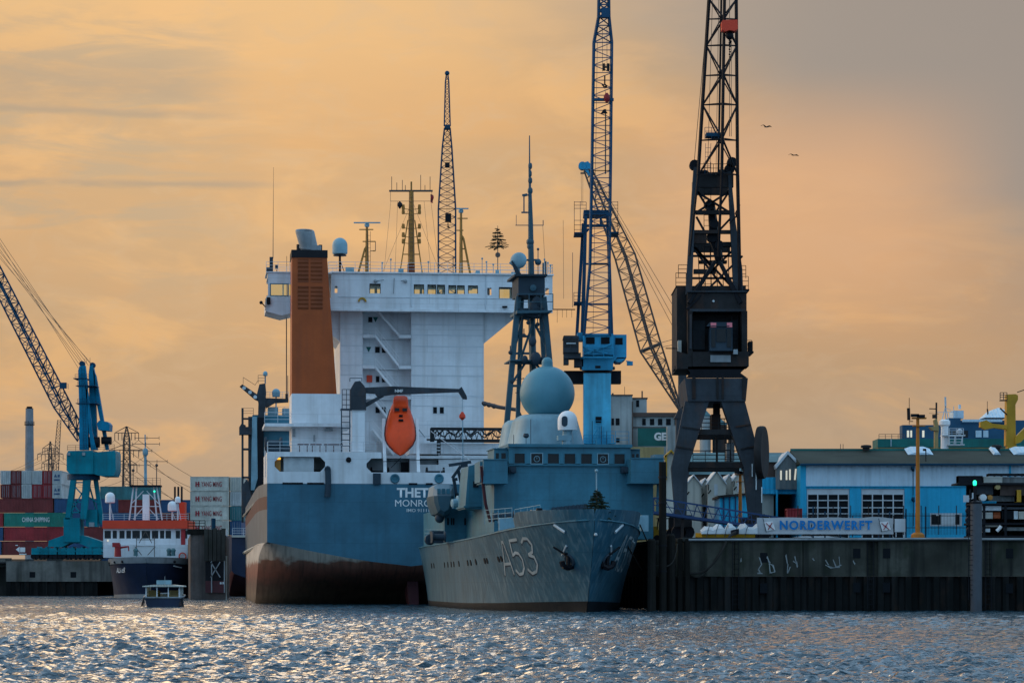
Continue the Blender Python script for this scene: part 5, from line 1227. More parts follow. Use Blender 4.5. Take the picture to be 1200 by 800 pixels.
p = CS.p(583.3, 291, vb+3); wpt = Matrix.Rotation(CS.A, 3, 'Z') @ p + V((CS.x0, CS.y0, 0)); base = V((wpt.x, wpt.y, CS.Z(320, vb+3)))
t = thing('fir_tree', 'small fir tree hoisted on a thin pole above the white ship bridge', 'tree', base)
mb = MB(); mb.bar(base, wpt, .05, 6); mb.lathe(wpt-V((0,0,.75)), [(.05,-.3),(.25,-.2),(.3,0),(.25,.2),(.05,.3)], 10); mb.build('pole', M['bark_pole'], t)
fir(t, wpt, 2.6, 1.35, 6, 4)
# ------------------------------------------------------------------ grey naval ship, bow on
f = NF = Fr(697, 225, 7.5)
t = thing('naval_ship', 'grey naval ship with pennant number A53 and a big radome', 'ship', fr=f)
L_ = 75.0; RK = 4.2
HB = lambda s: interp([(0,.015),(1,1.3),(2.5,2.5),(5,3.75),(8,4.8),(12,5.75),(17,6.6),(22,7.05),(28,7.3),(34,7.4),(36,7.4),(62,7.2),(75,6.6)], s)
HW = lambda s: interp([(0,.015),(3,1.05),(8,2.9),(14,4.6),(20,5.7),(26,6.4),(32,6.8),(36,6.95),(62,6.6),(75,5.6)], s)
ZD = lambda s: interp([(0,7.45),(9,6.95),(17,6.5),(26,6.25),(36,6.15),(75,6.1)], s)
rings = hull_rings(L_, HB, HW, ZD, RK, 46, -1.3, rows=16)
mb = MB(); mb.loft(rings, False, False, kf=lambda c: 1 if c.z < .78 else 0)
r = rings[-1]; mb.add(r, [list(range(len(r)))], 0); mb.build('hull', [M['navy_hull'], M['bottom_black']], t, 40)
hp = lambda s, tt, side=-1: hull_pt(HB, HW, ZD, RK, L_, s, tt, side)
def out(s, tt, side=-1):
    a = hp(s+.2, tt, side)-hp(s-.2, tt, side); b = hp(s, min(1, tt+.05), side)-hp(s, max(0, tt-.05), side); n = a.cross(b).normalized()
    return n if n.x*side > 0 else -n
mb = MB(); ss = [.5, 2, 5, 8, 12, 17, 22, 28, 36, 50, 62, 75]
mb.loft([[(-HB(s)+.04, s+.05, ZD(s)-.12), (HB(s)-.04, s+.05, ZD(s)-.12)] for s in ss], False, False); mb.build('deck', M['navy'], t)
# forecastle bulwark
mb = MB(); a, b_ = [], []
for side in (-1, 1):
    pa, pb = [], []
    for k in range(17):
        s = 9.4*(k/16)**1.5; p = hp(s, 1, side); zt = interp([(0, 8.2), (6, 8.2), (8.7, 8.12), (9.4, 7.6)], s); o = (zt-p.z)*.30
        pa.append(p + V((0,0,.003))); pb.append(p + V((side*o*.75, -o*.9*max(0, 1-s/4), zt-p.z)))
    inn = [V((q.x-side*.1, q.y+.12, q.z)) for q in pb]; low = [V((q.x-side*.1, q.y+.12, q.z)) for q in pa]
    mb.loft([[pa[i], pb[i], inn[i], low[i]] for i in range(17)], True, True)
mb.build('bulwark', M['navy_hull'], t, 40)
mb = MB(); mb.path([hp(s, 1, -1)+V((-.02,0,-.1)) for s in (0.3,1,3,6,10,14,18,24,30,36,50,62,75)], .07, 5); mb.path([hp(s, 1, 1)+V((.02,0,-.1)) for s in (0.3,1,3,6,10,14,18,24,30,36,50,62,75)], .07, 5); mb.build('deck_edge', M['navy'], t)
# pennant numbers as raised strokes following the hull
GL = {'A': [[(0,0),(.42,1),(.58,1),(1,0)], [(.18,.34),(.82,.34)]],
      '5': [[(.92,1),(.12,1),(.08,.56),(.40,.64),(.72,.60),(.94,.42),(.92,.18),(.68,.02),(.34,0),(.04,.14)]],
      '3': [[(.06,.88),(.34,1),(.70,.98),(.92,.80),(.82,.60),(.44,.53)], [(.44,.53),(.86,.46),(.97,.24),(.78,.05),(.42,0),(.04,.13)]]}
def pennant(side, s_a, s_b, lo, hi, m, drop):
    w = (s_b-s_a)/3.45
    for i, ch in enumerate('A53' if side < 0 else 'A53'):
        mb = MB()
        for st in GL[ch]:
            P_ = []
            for (a, b_), (c, d) in zip(st, st[1:]):
                for q in range(5): P_.append((lerp(a, c, q/5), lerp(b_, d, q/5)))
            P_.append(st[-1]); row = []
            for j, (gx, gz) in enumerate(P_):
                g0, g1 = P_[max(0, j-1)], P_[min(len(P_)-1, j+1)]; tx, tz = g1[0]-g0[0], g1[1]-g0[1]; hgt = (hi-lo)*6.6; tx *= w; tz *= hgt
                l = math.hypot(tx, tz) or 1; nx_, nz_ = -tz/l*.115, tx/l*.115
                r2 = []
                for sg in (-1, 1):
                    off = i*1.2 + gx + sg*nx_/w; s = (s_b - off*w) if side < 0 else (s_a + off*w)
                    tt = lo+(hi-lo)*gz+sg*nz_/6.6 - drop*.02
                    s += drop*.14*(-1 if side < 0 else 1)*-1
                    r2.append(hp(s, tt, side)+out(s, tt, side)*(.035 if drop == 0 else .02))
                row.append(r2)
            mb.loft(row, False, False)
        mb.build('pennant_letter' if drop == 0 else 'letter_outline', m, t, 0)
pennant(-1, 6.9, 14.2, .45, .86, M['number_grey'], 0); pennant(1, 4.6, 10.0, .48, .86, M['number_grey'], 0)
pennant(-1, 6.9, 14.2, .45, .86, M['navy_dark'], 1)
# portholes and hull openings
for px, k in ((506, 1), (508.5, 1), (521, 2), (525, 2), (529, 2), (532, 2), (538, 1), (548, 2), (551.5, 2), (557.5, 2), (568, 2), (571, 2), (584.5, 2), (587.5, 2)):
    best = min((abs(600+(NF.x0+q.x*NF.c-q.y*NF.s)/(NF.Yw(q.x, q.y))*F-px), s_) for s_ in [x*.4 for x in range(20, 185)] for q in [hp(s_, .66)])
    s = best[1]; a = hp(s, .66); n = out(s, .66); mb = MB(); mb.lathe(a+n*.05, [(.27, -.15), (.27, 0)], 10, tuple(n)); mb.build('porthole', M['window_black'], t)
# anchors in their recesses, light streak of rubbed paint above
for side in (-1, 1):
    s = 2.2; c = hp(s, .57, side); n = out(s, .57, side); mb = MB()
    mb.lathe(c+n*.02, [(.55, -.1), (.6, .02), (.5, .1), (.3, .02)], 14, tuple(n)); mb.build('hawse_recess', M['navy_dark'], t)
    mb = MB(); a = c+n*.2; mb.bar(a+V((0,0,.4)), a+V((0,0,-.5)), .16, 6); e = V((1,0,0)).lerp(V((0,1,0)), .3).normalized()
    mb.path([a+e*.6+V((0,0,.0)), a+e*.45+V((0,0,-.4)), a+V((0,0,-.55)), a-e*.45+V((0,0,-.4)), a-e*.6+V((0,0,.0))], .22, 6); mb.bar(a+V((0,0,.6))-e*.4, a+V((0,0,.6))+e*.4, .1, 6)
    mb.bar(a+V((side*1.1,.6,1.15)), a+V((0,0,.4)), .09, 6); mb.build('anchor', M['steel_black'], t)
    for (sa, ta, sb, tb, w) in ((3.1, .63, 2.3, .73, .10), (2.2, .875, 3.2, .965, .13)):
        mb = MB(); q1, q2 = hp(sa, ta, side), hp(sb, tb, side); mb.bar(q1+out(sa, ta, side)*.01, q2+out(sb, tb, side)*.01, w, 6); mb.build('hawse_pipe_lip', M['letter_dim'], t)
mb = MB(); p = hp(0, .83, -1); mb.sph(p+V((.15,-.1,0)), .14, 8); mb.build('stem_eye', M['letter_dim'], t)
mb = MB(); p = hp(8.2, 1, 1)
for k in range(4): mb.bar(hp(12.5+k*.7, .58, 1)+out(12, .58, 1)*.02, hp(9.2+k*.8, .84, 1)+out(9, .84, 1)*.02, .05)
mb.build('chafing_mark', M['letter_dim'], t)

# superstructure
def fb(mb, px0, px1, py0, py1, va, vb, k=None): mb.box(f.U(px0, va), f.U(px1, va), va, vb, f.Z(py1, va), f.Z(py0, va), k); return mb
def rect(px0, px1, py0, py1, v): return (f.U(px0, v), f.U(px1, v), f.Z(py1, v), f.Z(py0, v))
vb = 25.0
z0 = 6.2
mb = MB(); u0, u1 = f.U(579, vb), f.U(765.5, vb); zt = f.Z(543.5, vb)
mb.box(u0, u1, vb, vb+26, z0, zt); mb.build('superstructure', M['navy'], t)
mb = MB()
wn = [rect(a, b_, 531.5, 543, vb) for a, b_ in ((602.5,614.5), (622,635), (641.5,654.5), (661,673.5), (680.5,693), (700,712), (719.5,731.5))]
b0, b1 = f.U(596, vb), f.U(738.5, vb)
mb.wall(b0, b1, zt+.01, f.Z(524, vb), vb-.25, vb-.05, wn); mb.box(b0, b0+.2, vb-.04, vb+9, zt+.01, f.Z(524, vb)); mb.box(b1-.2, b1, vb-.04, vb+9, zt+.01, f.Z(524, vb)); mb.box(b0, b1, vb+9.02, vb+9.2, zt+.01, f.Z(524, vb))
mb.box(b0-.1, b1+.1, vb-.55, vb+9.4, f.Z(523.9, vb), f.Z(520.3, vb)); mb.box(b0, b1, vb-.32, vb-.26, f.Z(545.5, vb), f.Z(544.3, vb)); br = mb.build('bridge', M['navy'], t)
for i, h in enumerate(wn):
    g = MB(); g.box(h[0], h[1], vb-.16, vb-.12, h[2], h[3]); w = g.build('bridge_window', M['glass_dark'], br)
    g = MB(); 
    for r4 in ((h[0]-.07, h[0], h[2]-.07, h[3]+.07), (h[1], h[1]+.07, h[2]-.07, h[3]+.07), (h[0], h[1], h[3], h[3]+.07), (h[0], h[1], h[2]-.07, h[2])): g.box(r4[0], r4[1], vb-.29, vb-.252, r4[2], r4[3])
    if i in (1, 5):
        cx, cz = (h[0]+h[1])/2+.02, (h[2]+h[3])/2-.03
        for q in range(14):
            a, c = q*math.pi/7, (q+1)*math.pi/7; g.bar((cx+.25*math.cos(a), vb-.19, cz+.25*math.sin(a)), (cx+.25*math.cos(c), vb-.19, cz+.25*math.sin(c)), .03)
        g.bar((cx, vb-.19, cz), (cx, vb-.19, cz+.15), .03)
    g.build('window_frame', M['navy_pale'] if i in (1, 5) else M['navy'], br)
for px0, px1, wpx in (((579, 595.7, ((581, 584.5), (587.5, 592.5)))), ((739, 750, ((740.5, 743.5), (745.5, 748.5))))):
    mb = MB(); fb(mb, px0, px1, 526, 541, vb+.4, vb+5); mb.box(f.U(px0, vb)-.05, f.U(px1, vb)+.05, vb+.2, vb+5.2, f.Z(526, vb), f.Z(525, vb)); wg = mb.build('bridge_side', M['navy'], t)
    for a, b_ in wpx: g = MB(); r_ = rect(a, b_, 531, 537.5, vb+.4); g.box(r_[0], r_[1], vb+.36, vb+.5, r_[2], r_[3]); g.build('side_window', M['glass_dark'], wg)
def wingbox(px0, px1, py0, py1, pym):
    mb = MB(); v0 = vb-2.4; r_ = rect(px0, px1, py0, py1, v0)
    mb.box(r_[0], r_[1], v0, v0+4.5, r_[2], f.Z(pym, v0)); lo, hi = f.Z(pym, v0), r_[3]
    mb.box(r_[0]+.02, r_[1]-.02, v0+.08, v0+.2, lo+.005, hi); mb.box(r_[0]+.02, r_[0]+.14, v0+.21, v0+4.4, lo+.005, hi); mb.box(r_[1]-.14, r_[1]-.02, v0+.21, v0+4.4, lo+.005, hi)
    mb.box(r_[0]-.04, r_[1]+.04, v0-.05, v0+4.55, r_[2]-.12, r_[2]-.005); mb.box(r_[0]-.02, r_[1]+.02, v0-.03, v0+.25, hi+.005, hi+.08); return mb.build('bridge_wing', M['navy'], t)
wingbox(566.5, 595, 539, 565, 546); wingbox(739.5, 777.5, 536.5, 564, 545)
mb = MB(); fb(mb, 562.5, 568, 541, 565, vb-1.5, vb+2.5); mb.build('wing_screen', M['navy'], t)
mb = MB(); fb(mb, 767, 778, 531.5, 544, vb+.8, vb+2.8); mb.build('wing_shelter', M['navy_pale'], t)
for px in (600.5, 732.5):
    mb = MB(); p = f.p(px, 550, vb-.4); mb.box(p.x-.35, p.x+.3, vb-.7, vb-.02, p.z-.3, p.z+.25); mb.lathe(p+V((0,-.35,0)), [(.2, 0), (.26, .25)], 10, (0,-1,0)); mb.build('searchlight', M['navy_dark'], t)
mb = MB(); mb.bar(f.p(772, 565, vb-1), f.p(771, 600, vb-1), .22); mb.build('wing_stay', M['navy'], t)
# stepped side with doors; outer funnel block
mb = MB(); fb(mb, 521, 569, 596, 640, 46, 66); mb.build('side_house', M['navy'], t)
mb = MB(); v2 = 34; mb.ext([f.p(*p, v2) for p in ((545,596),(549,546),(566,541),(569.5,541),(572,596))], (0, 6, 0)); mb.ext([f.p(*p, v2-.2) for p in ((543.5,592.5),(572,590.5),(572,592.5),(543.5,594.5))], (0, 6.4, 0)); mb.build('funnel_block', M['navy'], t)
mb = MB(); r_ = rect(554.5, 560.5, 564, 571, v2-.05); mb.box(r_[0], r_[1], v2-.2, v2+.02, r_[2], r_[3]); mb.build('funnel_vent', M['steel_black'], t)
v3 = 46
for a, b_ in ((524, 526), (528.5, 530), (530.8, 532.5), (544, 546), (548, 550.5), (559, 561)):
    mb = MB(); r_ = rect(a, b_, 607, 615, v3); mb.box(r_[0], r_[1], v3-.03, v3+.1, r_[2], r_[3]); mb.build('side_window', M['window_black'], t)
mb = MB(); mb.path([f.p(564, 546, vb-2.6), f.p(566.5, 570, vb-2), f.p(569, 590, vb-1.6), f.p(574.5, 611, vb-1.2)], .14, 6); mb.build('fire_hose', M['ship_maroon'], t)
mb = MB(); mb.rail([f.p(568, 614, 18.5), f.p(600, 611.5, 14)], 1.2, .035, 1.2); mb.rail([f.p(603, 612, 14), f.p(633, 607, 9.8)], 1.1, .035, 1.2); mb.rail([f.p(498, 632, 60), f.p(520, 633, 40)], 1.0, .035, 1.6); mb.build('deck_railing', M['navy_pale'], t)
mb = MB(); fb(mb, 585, 603, 606.5, 624, 17, 17.4); mb.build('breakwater_locker', M['navy_pale'], t)
mb = MB(); fb(mb, 623, 639.5, 597, 609, 11, 12); mb.build('bow_locker', M['grey_paint'], t)
mb = MB(); fb(mb, 752, 760, 603, 622, 12, 13); fb(mb, 748.5, 752, 604, 616, 11, 11.5); mb.build('bow_screen', M['navy_pale'], t)
mb = MB()
for px, py in ((588, 605), (597, 604), (583, 606)): p = f.p(px, py, 19); mb.lathe((p.x-.4, p.y, p.z), [(.4, 0), (.4, .12), (.25, .15), (.25, .7), (.4, .73), (.4, .85)], 12, (1,0,0))
mb.build('deck_winch', M['navy_dark'], t)
mb = MB(); p = f.p(632, 605, 9.6); mb.lathe(p-V((0,0,.5)), [(.25, 0), (.4, .3), (.25, 1.2)], 10); mb.build('fairlead', M['steel_black'], t)
mb = MB(); p0, p1 = f.p(649, 598, vb-.2), f.p(686, 594, vb-.2)
for k in range(9): q = p0.lerp(p1, k/8); mb.lathe(q+V((0,0,-.25)), [(.1, 0), (.28, .1), (.22, .45), (.1, .55)], 7); 
mb.bar(p0, p1, .08); mb.build('hose_rack', M['navy_dark'], t)
mb = MB(); mb.rail([hp(10, 1, 1)+V((-.3,0,0)), hp(16, 1, 1)+V((-.3,0,0)), hp(24, 1, 1)+V((-.3,0,0))], 1.05, .03, 1.3); mb.build('bow_railing', M['navy_pale'], t)
mb = MB(); a = f.p(699.3, 588, 2.2); mb.bar(V((a.x, a.y, 7.3)), f.p(699, 552, 2.2), .05, 6); mb.sph(f.p(699, 551.5, 2.2), .15, 8); mb.build('jackstaff', M['navy_pale'], t)

# trunk, radome, small white dome
vr = 33.0; pr = f.p(641.3, 461, vr); zb_ = f.Z(522, vr); zm = f.Z(487, vr)
def trunk(px0, px1, tx0, tx1, va, d, m, nm):
    mb = MB(); rings = []
    for k in range(15):
        q = 1-(1-k/14)**1.5; z = lerp(zb_-.3, zm, q); bul = 1-max(0, (q-.72)/.28)**2.2*.55; ins = interp([(0, 0), (.85, .5), (.94, .72), (1, 1.0)], q)
        a, b_ = lerp(f.U(px0, va), f.U(tx0, va), ins), lerp(f.U(px1, va), f.U(tx1, va), ins); sh = 1.9*ins*.6
        cx, hw = (a+b_)/2, (b_-a)/2; y0, y1 = va+sh, va+d-sh; cy, hy = (y0+y1)/2, (y1-y0)/2; ring = []
        for i in range(32):
            an = 2*math.pi*i/32; ring.append((cx+hw*math.copysign(abs(math.cos(an))**.62, math.cos(an)), cy+hy*math.copysign(abs(math.sin(an))**.62, math.sin(an)), z))
        rings.append(ring)
    mb.loft(rings, True, True); return mb.build(nm, m, t, 50)
trunk(602.5, 692, 617, 674, vr-4, 9, M['navy_pale'], 'radome_base')
trunk(589, 668, 600, 660, vr+5.2, 6, M['navy_pale'], 'after_trunk')
mb = MB(); R = 32.2/F*f.Yw(pr.x, vr); mb.sph(pr, R, 40, -.78, 1); rd = mb.build('radome', M['radome_grey'], t, 60)
mb = MB(); r2 = R*.205; c = pr+V((0,0,R*.93)); mb.lathe(c, [(r2*1.12, -.2), (r2, .15), (r2, .32*R*.6)] + [(r2*math.cos(a*.26), .19*R+r2*math.sin(a*.26)) for a in range(0, 6)] + [(.01, .19*R+r2)], 18); mb.build('radome_cap', M['radome_grey'], rd, 50)
mb = MB(); v4 = vb+1.5; p = f.p(665, 494, v4); hw = 11.7/F*f.Yw(p.x, v4)
mb.lathe(p, [(hw*.97, -hw*.85), (hw, -.6*hw), (hw, .1)] + [(hw*math.cos(a*.26), .1+hw*math.sin(a*.26)) for a in range(1, 6)] + [(.02, .1+hw)], 20); sd_ = mb.build('sensor_dome', M['white_clean'], t, 45)
mb = MB(); q = f.p(660, 494, v4); mb.loft([[(q.x+.27*math.cos(a*.393)*(1), q.y-hw*.86-.12*k_, q.z+.46*math.copysign(abs(math.sin(a*.393))**.5, math.sin(a*.393))) for a in range(16)] for k_ in (0, 1)], True, True); mb.build('sensor_face', M['navy_dark'], sd_)
mb = MB(); mb.bar(p-V((0,0,hw*.8)), f.p(665, 523, v4), .42, 10, .55); mb.box(p.x-.9, p.x+.3, p.y-.5, p.y+.4, f.Z(516, v4), f.Z(510, v4)); mb.build('sensor_pedestal', M['navy_pale'], sd_)
mb = MB()
for a, h_ in ((602, 12), (622, 30), (616.5, 8), (694, 28), (705, 22), (711, 16)): mb.bar(f.p(a, 521, vb+1), f.p(a, 521-h_, vb+1), .035)
mb.lathe(f.p(616.5, 513, vb+1), [(.12, 0), (.28, .15), (.2, .4)], 8); mb.build('roof_antenna', M['navy_dark'], t)
mb = MB(); mb.rail([f.p(690, 520, vb+1), f.p(737, 520, vb+1)], 1.1, .03, 1.2); fb(mb, 700, 712, 513, 520, vb+3, vb+4); mb.build('roof_railing', M['crane_blue'], t)

# mast
vm = 44.0
def mp(px, py, dv=0): return f.p(px, py, vm+dv)
mb = MB(); mb.bar(mp(607.3, 348, -1), mp(592.5, 512, -1.5), .36, 4); mb.bar(mp(637, 348, -1), mp(652, 512, -1.5), .36, 4); mb.bar(mp(612, 330, 2), mp(606, 512, 3), .28, 4); mb.bar(mp(632, 330, 2), mp(642, 512, 3), .28, 4)
mb.bar(mp(622.5, 345, .5), mp(625.5, 470, .5), .34, 6); mb.build('mast_leg', M['mast_grey'], t)
mb = MB()
for a, b_ in (((613, 372), (603, 408)), ((627, 380), (642, 410)), ((599, 425.5), (645, 425)), ((596.5, 452), (616, 452)), ((612, 372), (632, 372)), ((603, 394), (620, 394)), ((601, 414), (620, 414)), ((624, 380), (609, 424)), ((615, 426), (598, 452)), ((628, 426), (645, 448))): mb.bar(mp(*a, -.8), mp(*b_, -.8), .15)
mb.build('mast_brace', M['mast_grey'], t)
mb = MB(); fb(mb, 607.5, 638.5, 323.5, 346, vm-2, vm+2.5); mb.ext([mp(603, 323.4, -2.4), mp(641.5, 323.4, -2.4), mp(641.5, 321, -2.4), mp(603, 321, -2.4)], (0, 5.5, 0)); mb.ext([mp(605, 321.2, -2.3), mp(611, 321.2, -2.3), mp(600.5, 305, -2.3), mp(599, 306, -2.3)], (0, .3, 0)); mb.ext([mp(608, 361, -1.9), mp(639, 361, -1.9), mp(628, 372, -1.9), mp(617, 369, -1.9)], (0, 4, 0)); mb.build('mast_house', M['navy_dark'], t)
mb = MB(); p = mp(624.5, 337.5, -2.05); mb.lathe(p, [(.3, 0), (.3, .25), (.15, .3)], 12, (0,-1,0)); mb.build('mast_camera', M['mast_grey'], t)
mb = MB(); mb.ext([mp(606, 367, -2.6), mp(646, 366, -2.6), mp(648, 363.5, -2.6), mp(606, 363.5, -2.6)], (0, 5, 0)); mb.rail([mp(606, 363, -2.6), mp(648, 363, -2.6)], 1.5, .05, 1.3, 2); mb.box(mp(598, 424, -2).x, mp(645, 424, -2).x, vm-2, vm+2.5, f.Z(424.6, vm), f.Z(423, vm)); mb.build('mast_platform', M['mast_grey'], t)
mb = MB()
for px, py, r_ in ((626, 361, .55), (629, 355, .5), (624, 400, .38), (628, 420, .5), (637, 421, .3), (615, 421, .3)): mb.sph(mp(px, py, -2), r_, 10, sq=1.3)
for a in ((614, 385), (619, 370), (630, 372), (617, 440), (618, 461), (600, 439), (598, 405)): mb.bar(mp(*a, -1.5), mp(a[0], a[1]+8, -1.5), .06); mb.sph(mp(a[0], a[1]+8, -1.5), .2, 6)
mb.path([mp(630, 362, -1.8), mp(630, 385, -1.8), mp(638, 385, -1.8), mp(634, 366, -1.8)], .05); mb.path([mp(603, 446, -1.8), mp(614, 443, -1.8), mp(614, 459, -1.8), mp(604, 460, -1.8)], .05); mb.build('mast_sensor', M['navy_dark'], t)
mb = MB(); mb.bar(mp(622.5, 322), mp(621.8, 262), .30, 8, .24); mb.bar(mp(621.8, 262), mp(621, 225), .24, 8, .17); mb.bar(mp(621, 225), mp(620.6, 195), .12, 6); mb.bar(mp(620.6, 195), mp(620.5, 159), .075, 6, .05)
for py, r_ in ((196, .19), (205, .16), (213, .2), (225, .24), (285, .36), (290, .3)): mb.lathe(mp(621.3, py+2), [(r_*.7, 0), (r_, .15), (r_, .4), (r_*.7, .55)], 8)
mb.build('topmast', M['mast_grey'], t)
mb = MB(); mb.bar(mp(604, 264), mp(637, 264), .05); mb.bar(mp(605, 264), mp(605, 252), .03); mb.bar(mp(636.5, 264), mp(636.5, 258), .05); mb.path([mp(621, 228), mp(614, 230), mp(614, 249), mp(621, 249)], .08); mb.bar(mp(611, 249), mp(618, 249), .1); mb.bar(mp(612, 229), mp(618, 228), .14); mb.bar(mp(600, 305), mp(632, 304.5), .12); mb.sph(mp(630.5, 307), .32, 10); mb.bar(mp(630.5, 322), mp(630.5, 292), .05); mb.sph(mp(630.5, 292), .13, 6)
for a, b_ in ((636.5, 308), (639.5, 306)): mb.bar(mp(a, 322), mp(a, b_), .1)
mb.build('mast_yard', M['mast_grey'], t)
mb = MB(); p = mp(607.5, 305, -2); mb.lathe(p, [(.05, 0.35), (.5, .3), (.75, .1), (.8, 0), (.7, -.35), (.35, -.65), (.02, -.7)], 18, tuple(V((-.35,-.9,.25)).normalized())); mb.lathe(mp(600.5, 308, -2), [(.05, -.3), (.3, 0), (.05, .4)], 8, (1,0,0)); mb.bar(mp(607, 310, -2), mp(607, 322, -2), .2, 6); mb.build('dish_antenna', M['navy_pale'], t)
mb = MB(); mb.path([mp(566, 472, 8), mp(585, 477, 6), mp(606, 480, 4), mp(612, 492, 3)], .2, 6)
for a in (568, 573, 579): mb.sph(mp(a, 472.5+(a-566)*.25, 8), .25, 6)
mb.build('signal_boom', M['navy_dark'], t)
mb = MB(); mb.bar(mp(660, 258, 2), mp(660.5, 350, 2), .02); mb.bar(mp(636, 264), mp(640, 330), .02); mb.build('halyard', M['cable'], t)
# davit and side gear
mb = MB()
for a, b_ in (((530,560),(540,546)), ((540,546),(548,545)), ((532,562),(537,596)), ((537,551),(545,585)), ((543,548),(551,580)), ((530,562),(536,561)), ((526,545),(552,541)), ((533,580),(545,578))): mb.bar(f.p(*a, 43), f.p(*b_, 43), .2)
mb.build('boat_davit', M['navy_dark'], t)
mb = MB(); p = f.p(534, 586, 33)
for i in range(2): q = f.p(534+i*6, 590-i*4, 41); mb.lathe(q-V((.4,0,0)), [(.3, 0), (.45, .1), (.45, .7), (.3, .8)], 10, (1,.2,.1))
mb.build('life_raft', M['navy_pale'], t)
mb = MB(); q = f.p(514, 629, 36); mb.lathe(q-V((.6,0,0)), [(.5,0),(.5,.12),(.3,.15),(.3,1.1),(.5,1.13),(.5,1.25)], 12, (1,0,0)); q = f.p(503, 632, 40); mb.lathe(q, [(.5, 0), (.5, .25), (.3, .3)], 14, (.3,-1,0)); fb(mb, 506, 520, 622, 636, 38, 40); mb.build('capstan', M['navy_dark'], t)
mb = MB(); mb.bar(hp(2, 1.0, 1)+V((-.5,-.4,.2)), V(P(770, 668, 233.5)) if False else hp(13, .55, 1)+V((1.2,0,-.2)), .07, 6); mb.bar(hp(7.5, 1.0, 1)+V((.3,-.1,.1)), hp(12.5, .75, 1)+V((1.6,-1,-.4)), .06, 6); mb.build('mooring_line', M['rope'], t)

# boat in the davit
bt = f.p(517, 605, 45)
t2 = thing('rescue_boat', 'small grey boat with pale cover slung beside the naval ship', 'boat', fr=f)
mb = MB(); a0 = f.U(503.5, 45); a1 = f.U(531, 45); cx = (a0+a1)/2; hw = (a1-a0)/2; zb2, zt2 = f.Z(606.5, 45), f.Z(582, 45)
rings = []
for s, w, d in ((-2.6, .55, .75), (-2.2, .85, .92), (-1, 1, 1), (3, 1, 1), (4, .9, .9)):
    w *= hw; h_ = (zt2-zb2)*d; rings.append([(cx-w, 45+s, zt2), (cx-w*.95, 45+s, zt2-h_*.35), (cx-w*.6, 45+s, zt2-h_*.85), (cx, 45+s, zt2-h_), (cx+w*.6, 45+s, zt2-h_*.85), (cx+w*.95, 45+s, zt2-h_*.35), (cx+w, 45+s, zt2)])
mb.loft(rings, True, True); mb.build('hull', M['mast_grey'], t2, 20)
mb = MB(); rings = []
for s, w, h_ in ((-2.4, .6, .35), (-1.8, .92, 1.0), (2.5, .95, 1.0), (3.6, .8, .6)):
    w *= hw; H_ = (f.Z(568.5, 45)-zt2)*h_; rings.append([(cx-w, 45+s, zt2+.01), (cx-w*.88, 45+s, zt2+H_*.8), (cx-w*.6, 45+s, zt2+H_), (cx+w*.6, 45+s, zt2+H_), (cx+w*.88, 45+s, zt2+H_*.8), (cx+w, 45+s, zt2+.01)])
mb.loft(rings, True, True); mb.build('canopy', M['boat_cover'], t2, 15)
for a in (511.5, 517, 522.5):
    mb = MB(); r_ = rect(a, a+3.8, 573, 579, 43.2); mb.box(r_[0], r_[1], 42.5, 42.8, r_[2], r_[3]); mb.build('canopy_window', M['navy'], t2)
mb = MB(); q = f.p(515, 607, 44); mb.sph(q, .45, 10); mb.build('drive_leg', M['navy_dark'], t2)
# fir tree on the bow
p = f.p(699.7, 600, 1.9); w_ = Matrix.Rotation(f.A, 3, 'Z') @ p + V((f.x0, f.y0, 0)); w_.z = 7.5
t3 = thing('fir_tree', 'small bushy fir tree tied to the bow of the grey naval ship', 'tree', w_)
fir(t3, w_, f.Z(572, 1.9)-7.5, 1.6, 10, 9)
# ------------------------------------------------------------------ lattice crane far behind the white ship
Y = 520.0
t = thing('lattice_crane', 'slender dark lattice crane standing far behind the white ship tower', 'crane', (wx(524, Y), Y, GZ))
mb = MB()
def sq(px0, px1, py, d): return [P(px0, py, Y), P(px1, py, Y), P(px1, py, Y+d), P(px0, py, Y+d)]
mb.lattice(sq(513.8, 534, 330, 3.2), sq(513.8, 534, 245, 3.2), 9, .17, .07); mb.lattice(sq(513.8, 534, 245, 3.2), sq(518.5, 529.5, 172, 2), 9, .17, .07)
mb.lattice(sq(518.5, 529.5, 172, 2), sq(521, 527.5, 150, 1.4), 3, .16, .08); mb.lattice(sq(520.7, 527.7, 148, 1.2), sq(522, 526, 96, .8), 9, .14, .06); mb.lattice(sq(522, 526, 96, .8), sq(523.6, 524.6, 84, .3), 2, .13, .06)
mb.build('jib', M['crane_navy'], t)
mb = MB(); mb.lattice(sq(513.8, 534, 600, 3.2), sq(513.8, 534, 330.5, 3.2), 20, .2, .09, cross=True); mb.build('tower', M['crane_navy'], t)
mb = MB(); mb.box(wx(508, Y), wx(540, Y), Y-1.5, Y+5, GZ, wz(600, Y)); mb.build('pedestal', M['crane_slate'], t)
mb = MB(); mb.box(wx(521, Y), wx(527.5, Y), Y-.3, Y+1.6, wz(151, Y), wz(146.5, Y)); mb.sph(P(524, 86, Y), .45, 8); mb.build('jib_joint', M['crane_navy'], t)
mb = MB(); mb.box(wx(521.5, Y), wx(527, Y), Y-.6, Y, wz(196.5, Y), wz(191, Y)); mb.box(wx(521.8, Y), wx(528.8, Y), Y-.6, Y+.2, wz(260.5, Y), wz(250.5, Y)); mb.path([P(525, 261, Y-.3), P(525, 265, Y-.3), P(527, 267, Y-.3), P(523.5, 266, Y-.3)], .12); mb.build('hook_block', M['steel_black'], t)
mb = MB()
for a in (523.8, 526.2): mb.bar(P(a, 148, Y-.4), P(a, 250, Y-.4), .035)
mb.bar(P(531, 300, Y-.2), P(531, 330, Y-.2), .1); mb.build('hoist_rope', M['cable'], t)

